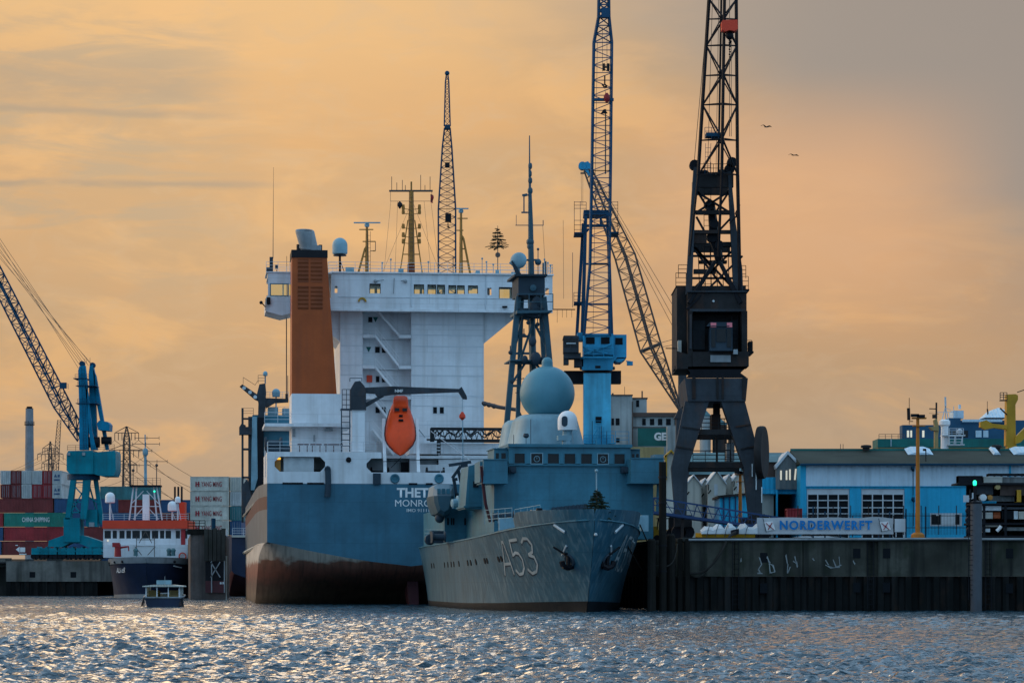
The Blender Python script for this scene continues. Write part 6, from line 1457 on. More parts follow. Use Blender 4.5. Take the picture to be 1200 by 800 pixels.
# ------------------------------------------------------------------ blue column crane behind the naval ship
Y = 330.0
t = thing('column_crane', 'bright blue slewing crane on a pale round column behind the naval ship', 'crane', (wx(700, Y), Y, GZ-.15))
def bx(mb, px0, px1, py0, py1, y0, y1): mb.box(wx(px0, Y), wx(px1, Y), Y+y0, Y+y1, wz(py1, Y), wz(py0, Y)); return mb
mb = MB(); mb.ext([P(684, 437, Y-1.6), P(716, 437, Y-1.6), P(716, 525, Y-1.6), P(719, 560, Y-1.6), P(719, 645, Y-1.6), P(681, 645, Y-1.6), P(681, 560, Y-1.6), P(684, 525, Y-1.6)], (0, 3.4, 0)); bx(mb, 679, 721, 640, 643, -2, 2.2); col_ = mb.build('column', M['crane_pale'], t)
mb = MB(); bx(mb, 697.5, 704.5, 489, 496, -1.72, -1.6); mb.build('column_hatch', M['window_black'], col_)
mb = MB(); mb.ladder(P(705, 560, Y-1.9), P(705, 500, Y-1.9), .5, .05, .5); mb.rail([P(684, 520, Y-2.2), P(719, 520, Y-2.2)], 1.0, .06, .8); bx(mb, 683, 720, 519.6, 521, -2.6, -1.62); mb.bar(P(690, 520, Y-2), P(700, 503, Y-2), .06); mb.rail([P(697, 503, Y-2), P(705, 503, Y-2)], 1, .04, .6); mb.build('service_platform', M['crane_blue'], col_)
mb = MB(); bx(mb, 661, 683.7, 434, 448.5, .3, 2.6); bx(mb, 716.3, 728, 434, 448.5, .3, 2.6); mb.build('counterweight', M['steel_black'], t)
mb = MB(); mb.lathe((wx(700, Y), Y, wz(437, Y)), [(1.75, 0), (1.75, .35), (2.05, .4), (2.05, .7)], 20); mb.build('slewing_ring', M['steel_black'], t)
mb = MB(); mb.loft([[P(a, py, Y+y) for a, y in ((px0, -2), (px1, -2), (px1, 2.2), (px0, 2.2))] for py, px0, px1 in ((433.5, 682, 718), (424, 682, 719), (420, 680, 722), (418, 678, 724))], True, True); mb.build('neck', M['crane_blue'], t)
mb = MB(); bx(mb, 683, 718, 393, 417.8, -2.6, 3); bx(mb, 718.05, 733.5, 393.5, 420, -1.8, 2.6); bx(mb, 676, 682.9, 391, 400, -1.8, 1); mb.ext([P(718.1, 420.1, Y-1.7), P(733, 420.1, Y-1.7), P(728, 424, Y-1.7), P(722, 424, Y-1.7)], (0, 4, 0)); hs = mb.build('machine_house', M['crane_blue'], t)
for px0, px1, va in ((686, 696, -2.6), (703.5, 713.5, -2.6), (720.3, 729, -1.8)):
    mb = MB(); bx(mb, px0, px1, 397.3, 405.2, va-.05, va+.1); mb.build('house_window', M['window_black'], hs)
mb = MB()
for a, b_ in (((683, 407), (712, 414)), ((687, 414), (716, 403)), ((683, 418.4), (719, 418.4)), ((684, 412), (684, 393))): mb.bar(P(*a, Y-2.8), P(*b_, Y-2.8), .14)
mb.rail([P(684, 418, Y-3), P(719, 418, Y-3)], 1.1, .04, 1); mb.bar(P(733.7, 423, Y), P(739, 423.5, Y), .08); bx(mb, 734.6, 741.5, 423.5, 428, -.4, .4); mb.build('house_fittings', M['crane_blue'], hs)
mb = MB(); bx(mb, 659.5, 677.5, 396.5, 415.5, -3.4, -.5); mb.ext([P(659.5, 396.4, Y-3.5), P(661, 393, Y-3.5), P(676, 393, Y-3.5), P(678, 396.4, Y-3.5)], (0, 3.2, 0)); bx(mb, 660, 680, 415.6, 422, -3, -.4); bx(mb, 660, 666, 422.1, 428.5, -2.6, -.6); bx(mb, 672.5, 683, 422.1, 431, -2, 0); cb = mb.build('operator_cab', M['crane_slate'], t)
for px0, px1 in ((661, 667.5), (668.5, 676)): mb = MB(); bx(mb, px0, px1, 398, 409.5, -3.45, -3.38); mb.build('cab_window', M['glass_dark'], cb)
mb = MB(); bx(mb, 663, 674, 404.5, 405.8, -3.5, -3.46); mb.build('cab_mark', M['letter_dim'], cb)
mb = MB()                                       # gantry legs
for a, b_, y in (((686.5, 250), (682, 395), -1.6), ((712, 250), (716.5, 395), -1.6), ((686.5, 250), (683, 395), 1.4), ((712, 250), (717, 395), 1.4), ((683.5, 262), (676, 393), 1.8)): mb.bar(P(*a, Y+y), P(*b_, Y+y), .26, 4)
mb.build('gantry_leg', M['crane_blue_backlit'], t)
mb = MB(); bx(mb, 683.5, 714.5, 248.5, 254, -1.9, 1.8); bx(mb, 685, 713, 265, 268, -1.7, -1.3); bx(mb, 685, 713, 310, 312, -1.7, -1.4); bx(mb, 683, 716, 357, 359, -1.7, -1.4)
for a, b_ in (((704, 256), (704, 266)), ((690, 268), (684, 275))): mb.bar(P(*a, Y-1.6), P(*b_, Y-1.6), .18)
mb.build('gantry_beam', M['crane_blue_backlit'], t)
mb = MB(); bx(mb, 672.5, 684, 274.5, 276, -2, 2); bx(mb, 714, 724.5, 274, 275.8, -2, 2); mb.rail([P(673, 274.5, Y-2), P(684, 274.5, Y-2)], 1.6, .04, .8); mb.rail([P(714, 274, Y-2), P(724, 274, Y-2)], 1.6, .04, .8); mb.rail([P(673, 248, Y-2), P(687, 248, Y-2)], 1.1, .04, 1); mb.rail([P(716, 248, Y-2), P(724, 248, Y-2)], 1.1, .04, .8)
for px in (673, 680, 724): mb.bar(P(px, 274, Y-2), P(px, 236, Y-2), .04)
bx(mb, 672.5, 683, 355, 356.5, -1.8, 1.8); mb.rail([P(672.5, 355, Y-1.8), P(682, 355, Y-1.8)], 1.2, .04, .8); mb.bar(P(671, 360, Y-1.8), P(671, 296, Y-1.8), .04); mb.build('gantry_platform', M['crane_navy'], t)
mb = MB()                                       # jib, seen from the end of the boom
def q_(l, r, py, y0, y1): return [P(l, py, Y+y0), P(r, py, Y+y0), P(r-1, py, Y+y1), P(l+1, py, Y+y1)]
mb.lattice(q_(684, 715, 393, -2.8, -1.6), q_(691, 714.5, 310, -3.4, -2.0), 9, .14, .06, [0, 1, 3]); mb.lattice(q_(691, 714.5, 310, -3.4, -2.0), q_(693.2, 716, 200, -4.2, -2.6), 13, .15, .06, [0, 1, 3]); mb.lattice(q_(693.2, 716, 200, -4.2, -2.6), q_(695.5, 717.5, 50, -5.2, -3.8), 17, .15, .06, [0, 1, 3])
mb.lattice(q_(695.5, 717.5, 50, -5.2, -3.8), q_(701, 714.3, 20, -5.6, -4.6), 3, .15, .08); mb.lattice(q_(701, 714.3, 20, -5.6, -4.6), q_(702, 713.5, -45, -6, -5.2), 9, .15, .09, cross=True)
mb.build('jib', M['crane_blue_backlit'], t)
mb = MB(); mb.box(wx(694, Y), wx(717.5, Y), Y-4.9, Y-4.3, wz(126.2, Y), wz(123.5, Y)); mb.box(wx(703, Y), wx(712, Y), Y-5.8, Y-5, wz(32, Y), wz(21, Y)); mb.build('jib_crossbeam', M['crane_blue_backlit'], t)
mb = MB(); mb.box(wx(704.8, Y), wx(707.3, Y), Y-5.2, Y-4.8, wz(92, Y), wz(84, Y)); mb.box(wx(709.8, Y), wx(712.5, Y), Y-5.2, Y-4.8, wz(92, Y), wz(84, Y)); mb.box(wx(707.4, Y), wx(709.7, Y), Y-5.1, Y-4.9, wz(89, Y), wz(87, Y)); mb.path([P(708.7, 89, Y-5), P(708.7, 99, Y-5), P(711.5, 101.5, Y-5), P(708, 102, Y-5), P(705.5, 99, Y-5)], .11); mb.build('hook_block', M['steel_black'], t)
mb = MB(); mb.lathe(P(711, 120.5, Y-5), [(.1, 0), (.32, .3), (.36, .7), (.15, 1.1)], 10); mb.build('hook_ball', M['red_paint'], t)
mb = MB(); mb.ext([P(704, 133, Y-5), P(708, 127.5, Y-5), P(712, 132.5, Y-5)], (0, .4, 0)); mb.build('rope_guide', M['steel_black'], t)
mb = MB(); mb.bar(P(706, 32, Y-5.1), P(706, 84, Y-5.1), .035); mb.bar(P(711.3, 32, Y-5.1), P(711.3, 84, Y-5.1), .035); mb.bar(P(708.5, 102, Y-5), P(710.9, 117, Y-5), .03); mb.bar(P(709.7, 128, Y-4.8), P(709.5, 204, Y-4), .10); mb.bar(P(700, 50, Y-4.9), P(695, 390, Y-2.9), .03); mb.build('hoist_rope', M['cable'], t)

# ------------------------------------------------------------------ crane with a leaning lattice boom, behind the dark crane
Y = 400.0
t = thing('boom_crane', 'grey crane with a long lattice boom leaning behind the blue gantry', 'crane', (wx(799, Y), Y, GZ-.15))
mb = MB(); mb.box(wx(795, Y), wx(804, Y), Y-1, Y+1, GZ-.15, wz(340, Y)); mb.build('mast', M['crane_slate'], t)
mb = MB()
base = [P(797, 482, Y-3), P(799, 484, Y-3), P(799.5, 482, Y-2), P(798, 480, Y-2)]
knee = [P(750.5, 412, Y-4.6), P(763, 409, Y-4.6), P(774.5, 402.5, Y-3), P(764, 405, Y-3)]
tip = [P(684.5, 200, Y-6), P(690, 198, Y-6), P(692.5, 196, Y-5), P(688, 197, Y-5)]
mid = [P(721.5, 305, Y-5.4), P(733, 303, Y-5.4), P(744, 297, Y-4), P(734, 300, Y-4)]
mb.lattice(base, knee, 8, .14, .055); mb.lattice(knee, mid, 9, .14, .055); mb.lattice(mid, tip, 12, .13, .05)
mb.bar(knee[0], knee[2], .3); mb.build('boom', M['pylon'], t)
mb = MB(); mb.ext([P(*p, Y-6) for p in ((683,191),(689,189),(694,194),(695,205),(690,206),(685,199))], (0, 1, 0)); mb.lathe(P(682.5, 194, Y-6.2), [(.55, 0), (.55, 1.2)], 14, (0,1,0)); mb.build('boom_head', M['crane_blue'], t)
mb = MB()
for a, b_ in (((683, 200), (683, 240)), ((681, 196), (681.5, 240))): mb.bar(P(*a, Y-6), P(*b_, Y-6), .03)
mb.box(wx(679, Y), wx(684, Y), Y-6.2, Y-5.8, wz(211, Y), wz(209.5, Y)); mb.build('hoist_rope', M['cable'], t)
mb = MB()
for a, c in (((692, 196), (796, 385)), ((693, 197), (797, 372)), ((700, 214), (796, 397)), ((762, 405), (798, 395)), ((764, 409), (798, 402))): mb.bar(P(*a, Y-5), P(*c, Y-1.02), .04, 3)
mb.build('stay_cable', M['cable'], t)
mb = MB(); mb.ext([P(797, 476, Y-3.2), P(803, 490, Y-3.2), P(790, 490, Y-3.2)], (0, 2.1, 0)); mb.box(wx(791, Y), wx(806, Y), Y-3.1, Y-1.05, GZ-.15, wz(490.2, Y)); mb.build('boom_foot', M['crane_slate'], t)

# ------------------------------------------------------------------ the big dark crane on the quay
Y = 250.0
t = thing('portal_crane', 'huge near black portal crane with tall lattice jib on the quay', 'crane', (wx(840, Y), Y, GZ-.15))
def bx(mb, px0, px1, py0, py1, y0, y1): mb.box(wx(px0, Y), wx(px1, Y), Y+y0, Y+y1, wz(py1, Y), wz(py0, Y)); return mb
def leg(poly, y0, d, nm='portal_leg', m='crane_slate'):
    mb = MB(); mb.ext([P(*p, Y+y0) for p in poly], (0, d, 0)); return mb.build(nm, M[m], t)
for y0 in (-3.4, 5.0):
    leg([(803,470),(831,470),(806.5,547),(804.5,604),(791.5,604),(787,548)], y0, 1.5); leg([(845,470),(873,470),(893.5,547),(893,604),(878,604),(871.5,547)], y0, 1.5)
    for a, b_ in ((788, 808), (874, 897)):
        mb = MB(); bx(mb, a, b_, 604.2, 618, y0-.1, y0+1.6); bg = mb.build('bogie', M['crane_dark'], t)
        for px in (a+5, b_-5):
            w = MB(); w.lathe((wx(px, Y), Y+y0+.2, wz(624, Y)), [(.62, 0), (.62, 1.1)], 14, (0,1,0)); bx(w, px-4, px+4, 617, 632, y0+.3, y0+1.1); w.build('wheel_truck', M['steel_black'], bg)
    for poly in ([(811,498),(816,497),(808,520),(802,521)], ): pass
mb = MB(); mb.ext([P(*p, Y-3.6) for p in ((802.5,443),(876.5,443),(874,469.8),(806,469.8)) ], (0, 10.3, 0)); mb.build('portal_head', M['crane_slate'], t)
mb = MB()
for px0, px1 in ((808, 812), (836, 838.5), (842, 844.5), (866, 870)): bx(mb, px0, px1, 445, 470.5, -3.75, -3.62)
for a, b_ in (((799.5, 500), (820, 503)), ((793, 523), (812, 526)), ((862, 500), (880, 497)), ((868, 526), (888, 522))): mb.bar(P(*a, Y-3.45), P(*b_, Y-3.45), .09)
mb.build('stiffener', M['crane_dark'], t)
mb = MB(); bx(mb, 817, 865, 505, 511, -3, -2.2); bx(mb, 788.5, 893, 542.5, 549.5, -3.2, -2); bx(mb, 817, 865, 505, 511, 5.2, 6.2); bx(mb, 806, 872, 542.5, 549.5, 5.2, 6.2)
for y in (-2.6, 5.8): mb.rail([P(812, 542.5, Y+y), P(870, 542.5, Y+y)], 1.1, .04, 1.2); mb.rail([P(822, 505, Y+y), P(862, 505, Y+y)], 1.1, .04, 1.2)
for px0, px1 in ((790, 806), (874, 892)): bx(mb, px0, px1, 543.5, 548.5, -1.9, 5)
mb.build('cross_beam', M['crane_dark'], t)
mb = MB(); bx(mb, 840, 842, 511, 543, 1, 1.3); bx(mb, 833, 843.5, 486, 505, -1, 1.4); bx(mb, 836, 844, 470, 486, .2, .6)
for k in range(5): bx(mb, 836.3, 843.7, 471.5+k*3, 472.6+k*3, .05, .19)
mb.ladder(P(853, 543, Y-2.2), P(853, 511, Y-2.2), .5, .05, .5); mb.build('access_shaft', M['crane_dark'], t)
mb = MB(); bx(mb, 850, 859, 519.5, 540.5, -1.6, 0); mb.build('switch_box', M['grey_paint'], t)
mb = MB(); mb.loft([[P(a, py, Y+y) for a, y in ((l, -3), (r, -3), (r, 6), (l, 6))] for py, l, r in ((442.8, 803.5, 876), (437, 809, 868), (432.5, 806, 871))], True, True); mb.build('slewing_ring', M['steel_black'], t)
mb = MB(); bx(mb, 792.5, 803.5, 337, 433, -1, 7); bx(mb, 803.6, 872.5, 345, 368, -2.2, 7.5); bx(mb, 803.6, 809, 368.05, 432.4, -3, 7.5); bx(mb, 866, 872.5, 368.05, 432.4, -3, 7.5); bx(mb, 809.05, 865.95, 368.05, 432.4, 0, 7.5); bx(mb, 809.05, 874, 415.5, 432.4, -3.2, -.02); bx(mb, 803.6, 872.5, 337, 344.95, -1.5, 7.5)
mb.ext([P(793, 432, Y-3), P(806, 432, Y-3), P(806, 415, Y-3), P(793, 411, Y-3)], (0, 1.9, 0)); hs = mb.build('machine_house', M['crane_dark'], t)
mb = MB(); bx(mb, 806, 871, 365, 367.8, -2.35, -2.22); bx(mb, 803.6, 872.5, 344.2, 345.4, -2.5, -2.22); bx(mb, 812, 826, 376, 410, -.25, -.02); bx(mb, 856, 863, 376, 412, -.3, -.02); mb.ladder(P(861, 413, Y-.5), P(861, 370, Y-.5), .5, .04, .4); bx(mb, 805.5, 808, 372, 412, -3.15, -3.02); mb.build('house_trim', M['crane_slate'], hs)
mb = MB(); bx(mb, 829.5, 853, 419.5, 427.5, -3.3, -3.22); mb.build('name_board', M['grey_paint'], hs)
mb = MB(); mb.sph(P(836, 353, Y-2.25), .12, 8); mb.build('floodlight', M['letter_dim'], hs)
mb = MB(); bx(mb, 828.3, 854.5, 382, 415, -3.8, -1.6); mb.ext([P(828, 381.9, Y-4), P(855, 381.9, Y-4), P(852, 378.5, Y-3.4), P(831, 378.5, Y-3.4)], (0, 2.4, 0)); cb = mb.build('operator_cab', M['navy_dark'], t)
for px0, px1 in ((829.2, 835.6), (848, 854)): mb = MB(); bx(mb, px0, px1, 382.8, 388, -3.88, -3.82); mb.build('pink_panel', M['pink'], cb)
for px0, px1, py0, py1 in ((830, 834.5, 390, 411), (836, 846.5, 390, 405), (848, 853, 390, 411)): mb = MB(); bx(mb, px0, px1, py0, py1, -3.88, -3.82); mb.build('cab_window', M['glass_dark'], cb)
mb = MB(); bx(mb, 855.5, 860.5, 413.5, 419, -3.9, -3.2); mb.build('cab_heater', M['grey_paint'], cb)
mb = MB(); bx(mb, 793, 797, 401, 416.5, -2, -1.05); mb.build('side_panel', M['rub_rail'], t)
mb = MB(); bx(mb, 873, 881, 413.5, 415.5, -2, 2); mb.rail([P(874, 413.5, Y-2), P(881, 413.5, Y-2)], 1.1, .04, .6); bx(mb, 876, 880.5, 401.5, 413, -1.5, 0); bx(mb, 790, 792.4, 430, 432, -1, 3); mb.build('side_platform', M['steel_black'], t)
mb = MB(); bx(mb, 791.5, 804, 336, 337, -1, 7); bx(mb, 872.6, 877, 340, 342, -1, 6)
mb.rail([P(792, 336.5, Y-1), P(804, 336.5, Y-1)], 1.25, .035, .7); mb.rail([P(795, 325, Y-1), P(806, 325, Y-1)], 1.1, .035, .7); mb.rail([P(870, 340, Y-1), P(877, 340, Y-1)], 1.2, .035, .6); mb.rail([P(866, 326, Y-1), P(874, 326, Y-1)], 1.1, .035, .6); mb.bar(P(780, 408, Y-1), P(793, 408.3, Y-1), .06); mb.build('roof_railing', M['steel_black'], t)
# tower (gantry) over the house
mb = MB()
for y0 in (-1.6, 3.2):
    mb.ext([P(*p, Y+y0) for p in ((813,196),(817.5,196),(813,285),(811,345),(803.5,345),(807,285))], (0, .8, 0))
    mb.ext([P(*p, Y+y0) for p in ((853,201),(856.5,201),(862,260),(870,315),(871,345),(860,345),(857,285))], (0, .8, 0))
mb.build('tower_leg', M['crane_slate'], t)
mb = MB()
bx(mb, 814, 858, 207, 222, -1.5, -.9); bx(mb, 814, 858, 207, 222, 3.3, 3.9); bx(mb, 814, 858, 249, 253.5, -1.5, -.9); bx(mb, 812, 859, 272, 276, -1.5, -.9); bx(mb, 813, 859, 279, 290, 3.3, 3.9); bx(mb, 812, 827, 276, 287, -1.3, -.8); bx(mb, 812, 838, 317, 322, -1.2, -.5); bx(mb, 820, 853, 303.5, 306.5, 1, 2); bx(mb, 846, 856, 285, 290, -1, 0)
mb.build('tower_beam', M['crane_dark'], t)
mb = MB()
for y in (-1.2, 3.6):
    for a, b_ in (((816, 222), (833, 250)), ((856, 222), (838, 250)), ((815, 224), (855, 249)), ((855, 224), (816, 249)), ((816, 254), (826, 272)), ((858, 254), (840, 273)), ((814, 290), (866, 345)), ((862, 290), (806, 345)), ((812, 290), (850, 340)), ((812, 300), (860, 300)), ((811, 326), (864, 326)), ((813, 288), (838, 318))): mb.bar(P(*a, Y+y), P(*b_, Y+y), .13)
for k in range(6): a = 818+k*7; mb.bar(P(a, 290, Y+1), P(a+2, 345, Y+1), .05)
mb.bar(P(870, 300, Y-1.3), P(805, 362, Y-2.4), .12); mb.bar(P(838, 306, Y-1.5), P(807, 355, Y-2.3), .22); mb.bar(P(843, 306, Y-1.5), P(868, 355, Y-2.3), .22); mb.build('tower_brace', M['steel_black'], t)
mb = MB(); mb.ext([P(*p, Y-.6) for p in ((830,240),(834,237),(836,250),(839,280),(845,300),(846,306),(839,306),(836,292),(832,282))], (0, .8, 0)); mb.bar(P(833, 238, Y-.3), P(843, 304, Y-.3), .35, 6)
for px, py, r_ in ((832, 240, .45), (837, 262, .4), (843, 287, .4), (835, 277, .5)): mb.lathe(P(px, py, Y-.9), [(r_, 0), (r_, .9)], 12, (0,1,0))
mb.build('luffing_gear', M['steel_black'], t)
mb = MB()
for px, py in ((814, 193), (826, 205), (846, 204), (855, 198), (858, 190)): mb.lathe(P(px, py, Y-1.4), [(.45, 0), (.45, .8)], 12, (0,1,0)); mb.bar(P(px, py, Y-1), P(px, py+9, Y-1), .15)
mb.rail([P(816, 207, Y-1.5), P(856, 207, Y-1.5)], 1.1, .035, .8); mb.ladder(P(829, 345, Y+1), P(829, 190, Y+1), .6, .035, .45); mb.build('tower_head', M['steel_black'], t)
# jib: three chords in view and one behind
A_ = [P(807, 345, Y-2.2), P(842, 300, Y-2.6), P(867.5, 345, Y-2.0), P(838, 330, Y-.4)]
B_ = [P(818.3, 205, Y-3.0), P(846, 202, Y-4.2), P(864.5, 205, Y-3.0), P(842, 204, Y-1.6)]
C_ = [P(833.5, -40, Y-4.2), P(849.8, -40, Y-5.2), P(862.6, -40, Y-4.2), P(846, -40, Y-3.4)]
mb = MB(); mb.bar(A_[2], B_[2], .17, 5); mb.bar(A_[1], B_[1], .13, 5); mb.bar(P(808, 300, Y-2.5), B_[0], .12, 5)
for a, b_ in (((862, 250), (867, 262)), ((862, 250), (867, 240)), ((855, 262), (866, 250))): mb.bar(P(*a, Y-2.2), P(*b_, Y-2.2), .09)
ts = [0, .165, .335, .475, .618, .745, .84, 1.0]
chord = lambda i, k: B_[i].lerp(C_[i], k)
for i in range(4): mb.bar(B_[i], C_[i], (.17, .15, .16, .10)[i], 5)
for q, (k0, k1) in enumerate(zip(ts, ts[1:])):
    for i, j in ((0, 1), (1, 2), (2, 3), (3, 0)): mb.bar(chord(i, k0), chord(j, k0), .07)
    kb = (k0+k1)/2
    if q % 2 == 0: mb.bar(chord(0, k0), chord(1, k1), .085); mb.bar(chord(2, k0), chord(1, k1), .085); mb.bar(chord(2, k0), chord(3, k1), .06); mb.bar(chord(0, k0), chord(3, k1), .06)
    else: mb.bar(chord(1, k0), chord(0, k1), .085); mb.bar(chord(1, k0), chord(2, k1), .085); mb.bar(chord(3, k0), chord(2, k1), .06); mb.bar(chord(3, k0), chord(0, k1), .06)
mb.build('jib', M['steel_black'], t)
mb = MB(); bx(mb, 824, 843, 163.5, 168, -3.9, -2.6); mb.rail([P(826, 163, Y-3.9), P(842, 163, Y-3.9)], 1.0, .03, .5); mb.ladder(P(829, 205, Y-3.2), P(830, 168, Y-3.4), .45, .025, .35); mb.build('jib_platform', M['crane_navy'], t)
mb = MB(); mb.loft([[P(px, py, Y-5+dy) for py in (35, 36.5, 26, 24)] for px, dy in ((845.5, 0), (850, .0), (858, .0), (864, 0))] , True, True); mb2 = MB(); mb2.ext([P(*p, Y-5.6) for p in ((845.5,26),(847,23.8),(864.3,23.2),(864.8,34),(861,36.5),(855,35.5),(850,37),(845.8,35))], (0, 1.2, 0)); mb2.build('overhaul_weight', M['band_red'], t)
mb = MB(); mb.sph(P(855, 42, Y-5), .36, 10); mb.path([P(855, 44, Y-5), P(855, 48, Y-5), P(857, 50, Y-5), P(854, 51, Y-5)], .12)
for k in range(6): mb.sph(P(855+.4*(k % 2), 52+k*3, Y-5), .09, 6)
mb.build('hook_block', M['steel_black'], t)
mb = MB(); mb.bar(P(855, -40, Y-5), P(855, 160, Y-3.8), .035); mb.bar(P(857, 36, Y-5), P(857, 160, Y-3.8), .03); mb.bar(P(813.5, 190, Y-1), P(834, -40, Y-4), .035, 4); mb.bar(P(836, -40, Y-4), P(829, 205, Y-2), .03); mb.bar(P(843, -40, Y-4), P(839, 205, Y-2), .03); mb.build('rope', M['cable'], t)
# cable reel and its drum on the portal side
mb = MB(); mb.lathe(P(888.5, 530, Y-3.2), [(2.25, 0), (2.3, .15), (2.3, .45), (2.25, .6)], 28, tuple(V((.97,-.25,0)).normalized())); rl = mb.build('cable_reel', M['crane_dark'], t)
mb = MB(); bx(mb, 886, 890, 530, 606, -2.4, -1.9); bx(mb, 884, 893, 603, 612, -3, -1.4); mb.bar(P(891, 552, Y-3.3), P(892.5, 615, Y-3.3), .1); mb.build('reel_post', M['crane_dark'], rl)
mb = MB()
for px, py0, py1 in ((877, 545, 560), (888, 572, 590), (881.5, 548, 575)): bx(mb, px, px+1.2, py0, py1, -3.55, -3.42)
mb.build('warning_mark', M['letter_dim'], t)
# ------------------------------------------------------------------ buildings behind the quay
def blk(mb, Y, px0, px1, py0, py1, d, k=None): mb.box(wx(px0, Y), wx(px1, Y), Y, Y+d, max(wz(py1, Y), GZ-.15) if py1 < 650 else GZ-.15, wz(py0, Y), k); return mb
Y = 440.0
t = thing('office_block', 'grey concrete office block with a taller tower part and green sign', 'building', (wx(758, Y), Y, GZ-.15))
mb = MB(); blk(mb, Y, 713, 741, 463.5, 660, 14); mb.box(wx(741.05, Y), wx(758.5, Y), Y+1.5, Y+13, GZ-.15, wz(466.5, Y)); mb.build('tower_part', M['wall_grey'], t)
mb = MB(); blk(mb, Y+1, 741.05, 803, 485, 660, 13); mb.build('long_wing', M['wall_grey'], t)
mb = MB(); mb.box(wx(712, Y), wx(741.6, Y), Y-.2, Y+14.2, wz(463.4, Y), wz(462.2, Y)); mb.box(wx(741.7, Y), wx(759.5, Y), Y+1.3, Y+13.2, wz(466.4, Y), wz(465, Y)); mb.box(wx(740, Y), wx(804, Y), Y+.6, Y+1.2, wz(487.5, Y), wz(483, Y)); mb.build('roof_edge', M['wall_brown'], t)
for px0, px1, py0, py1, y in ((746, 749.5, 468, 476, 1.5), (716.5, 719.5, 490, 498, 0), (721.5, 726, 490, 498, 0), (722, 726, 513, 518, 0), (753, 757, 490, 497.5, 1), (762, 767, 490, 497.5, 1), (771.5, 776.5, 490, 497.5, 1), (781, 786.5, 490, 497.5, 1), (791, 796, 490, 497.5, 1)):
    mb = MB(); mb.box(wx(px0, Y), wx(px1, Y), Y+y-.06, Y+y+.1, wz(py1, Y), wz(py0, Y)); mb.build('window', M['window_black'], t)
mb = MB(); mb.bar(P(752.5, 466, Y+4), P(752.5, 458, Y+4), .15); mb.bar(P(732, 463, Y+4), P(732, 453, Y+4), .05); mb.bar(P(718, 463, Y+4), P(718, 460.5, Y+4), .2); mb.build('roof_mast', M['pylon'], t)
mb = MB(); mb.box(wx(740, Y), wx(804, Y), Y+.8, Y+1.1, wz(500.5, Y), wz(499.6, Y)); mb.bar(P(741.3, 470, Y-.1), P(741.3, 530, Y-.1), .12); mb.build('gutter', M['wall_brown'], t)
Y2 = Y-3
mb = MB(); mb.box(wx(747.5, Y2), wx(782, Y2), Y2, Y2+.4, wz(522.5, Y2), wz(501.5, Y2)); sg = mb.build('company_sign', M['sign_green'], t)
text('GET', 'sign_lettering', M['letter_white'], sg, wx(788.5, Y2)-wx(766.5, Y2), wz(506.5, Y2)-wz(516, Y2), (wx(766.5, Y2), Y2-.05, wz(516, Y2)), bold=.05)
mb = MB(); mb.box(wx(782, Y2-4), wx(806, Y2-4), Y2-4, Y2-1, GZ-.15, wz(499, Y2-4)); solo(mb, 'plant_room', M['wall_grey'], 'plain grey plant room hiding the end of the green sign', 'building', (wx(794, Y2-4), Y2-4, GZ-.15))
mb = MB(); mb.box(wx(738, Y2-8), wx(778, Y2-8), Y2-8, Y2-4.2, GZ-.15, wz(523.5, Y2-8)); solo(mb, 'yellow_shed', M['tan'], 'dull yellow shed under the green sign', 'shed', (wx(760, Y2-8), Y2-8, GZ-.15))
# storage hall behind the dark crane's legs
Y = 400.0
t = thing('slate_roofed_hall', 'long slate roofed hall seen through the legs of the dark crane', 'building', (wx(850, Y), Y, GZ-.15))
mb = MB(); mb.box(wx(806, Y), wx(935, Y), Y, Y+16, GZ-.15, wz(556, Y)); mb.build('wall', M['wall_brown'], t)
mb = MB(); z0, z1 = wz(556, Y), wz(527.5, Y); mb.ext([(wx(805, Y), Y-.4, z0+.02), (wx(805, Y), Y+7, z1), (wx(805, Y), Y+9, z1), (wx(805, Y), Y+16.4, z0+.02)], (wx(936, Y)-wx(805, Y), 0, 0)); mb.build('roof', M['roof_teal'], t)
for px0, px1, top, lab, m in ((821, 834, 487, 'pale storage silo between the dark crane legs', 'wall_grey'), (836, 853, 497, 'dark storage silo beside the pale one', 'crane_dark'), (854.5, 862, 500, 'narrow brown silo beyond the crane ladder', 'wall_brown')):
    Yt = 425.0; t = thing('storage_silo', lab, 'silo', (wx((px0+px1)/2, Yt), Yt+2, GZ-.15))
    r_ = (wx(px1, Yt)-wx(px0, Yt))/2; mb = MB(); mb.lathe(((wx(px0, Yt)+r_), Yt+2, GZ-.15), [(r_, 0), (r_, wz(top, Yt)-GZ+.15)], 20); mb.build('shell', M[m], t)
    mb = MB(); mb.lathe(((wx(px0, Yt)+r_), Yt+2, wz(top, Yt)+.01), [(r_*1.04, 0), (r_*1.04, .2), (r_*.2, .9)], 20); mb.build('silo_top', M['roof_teal'], t)
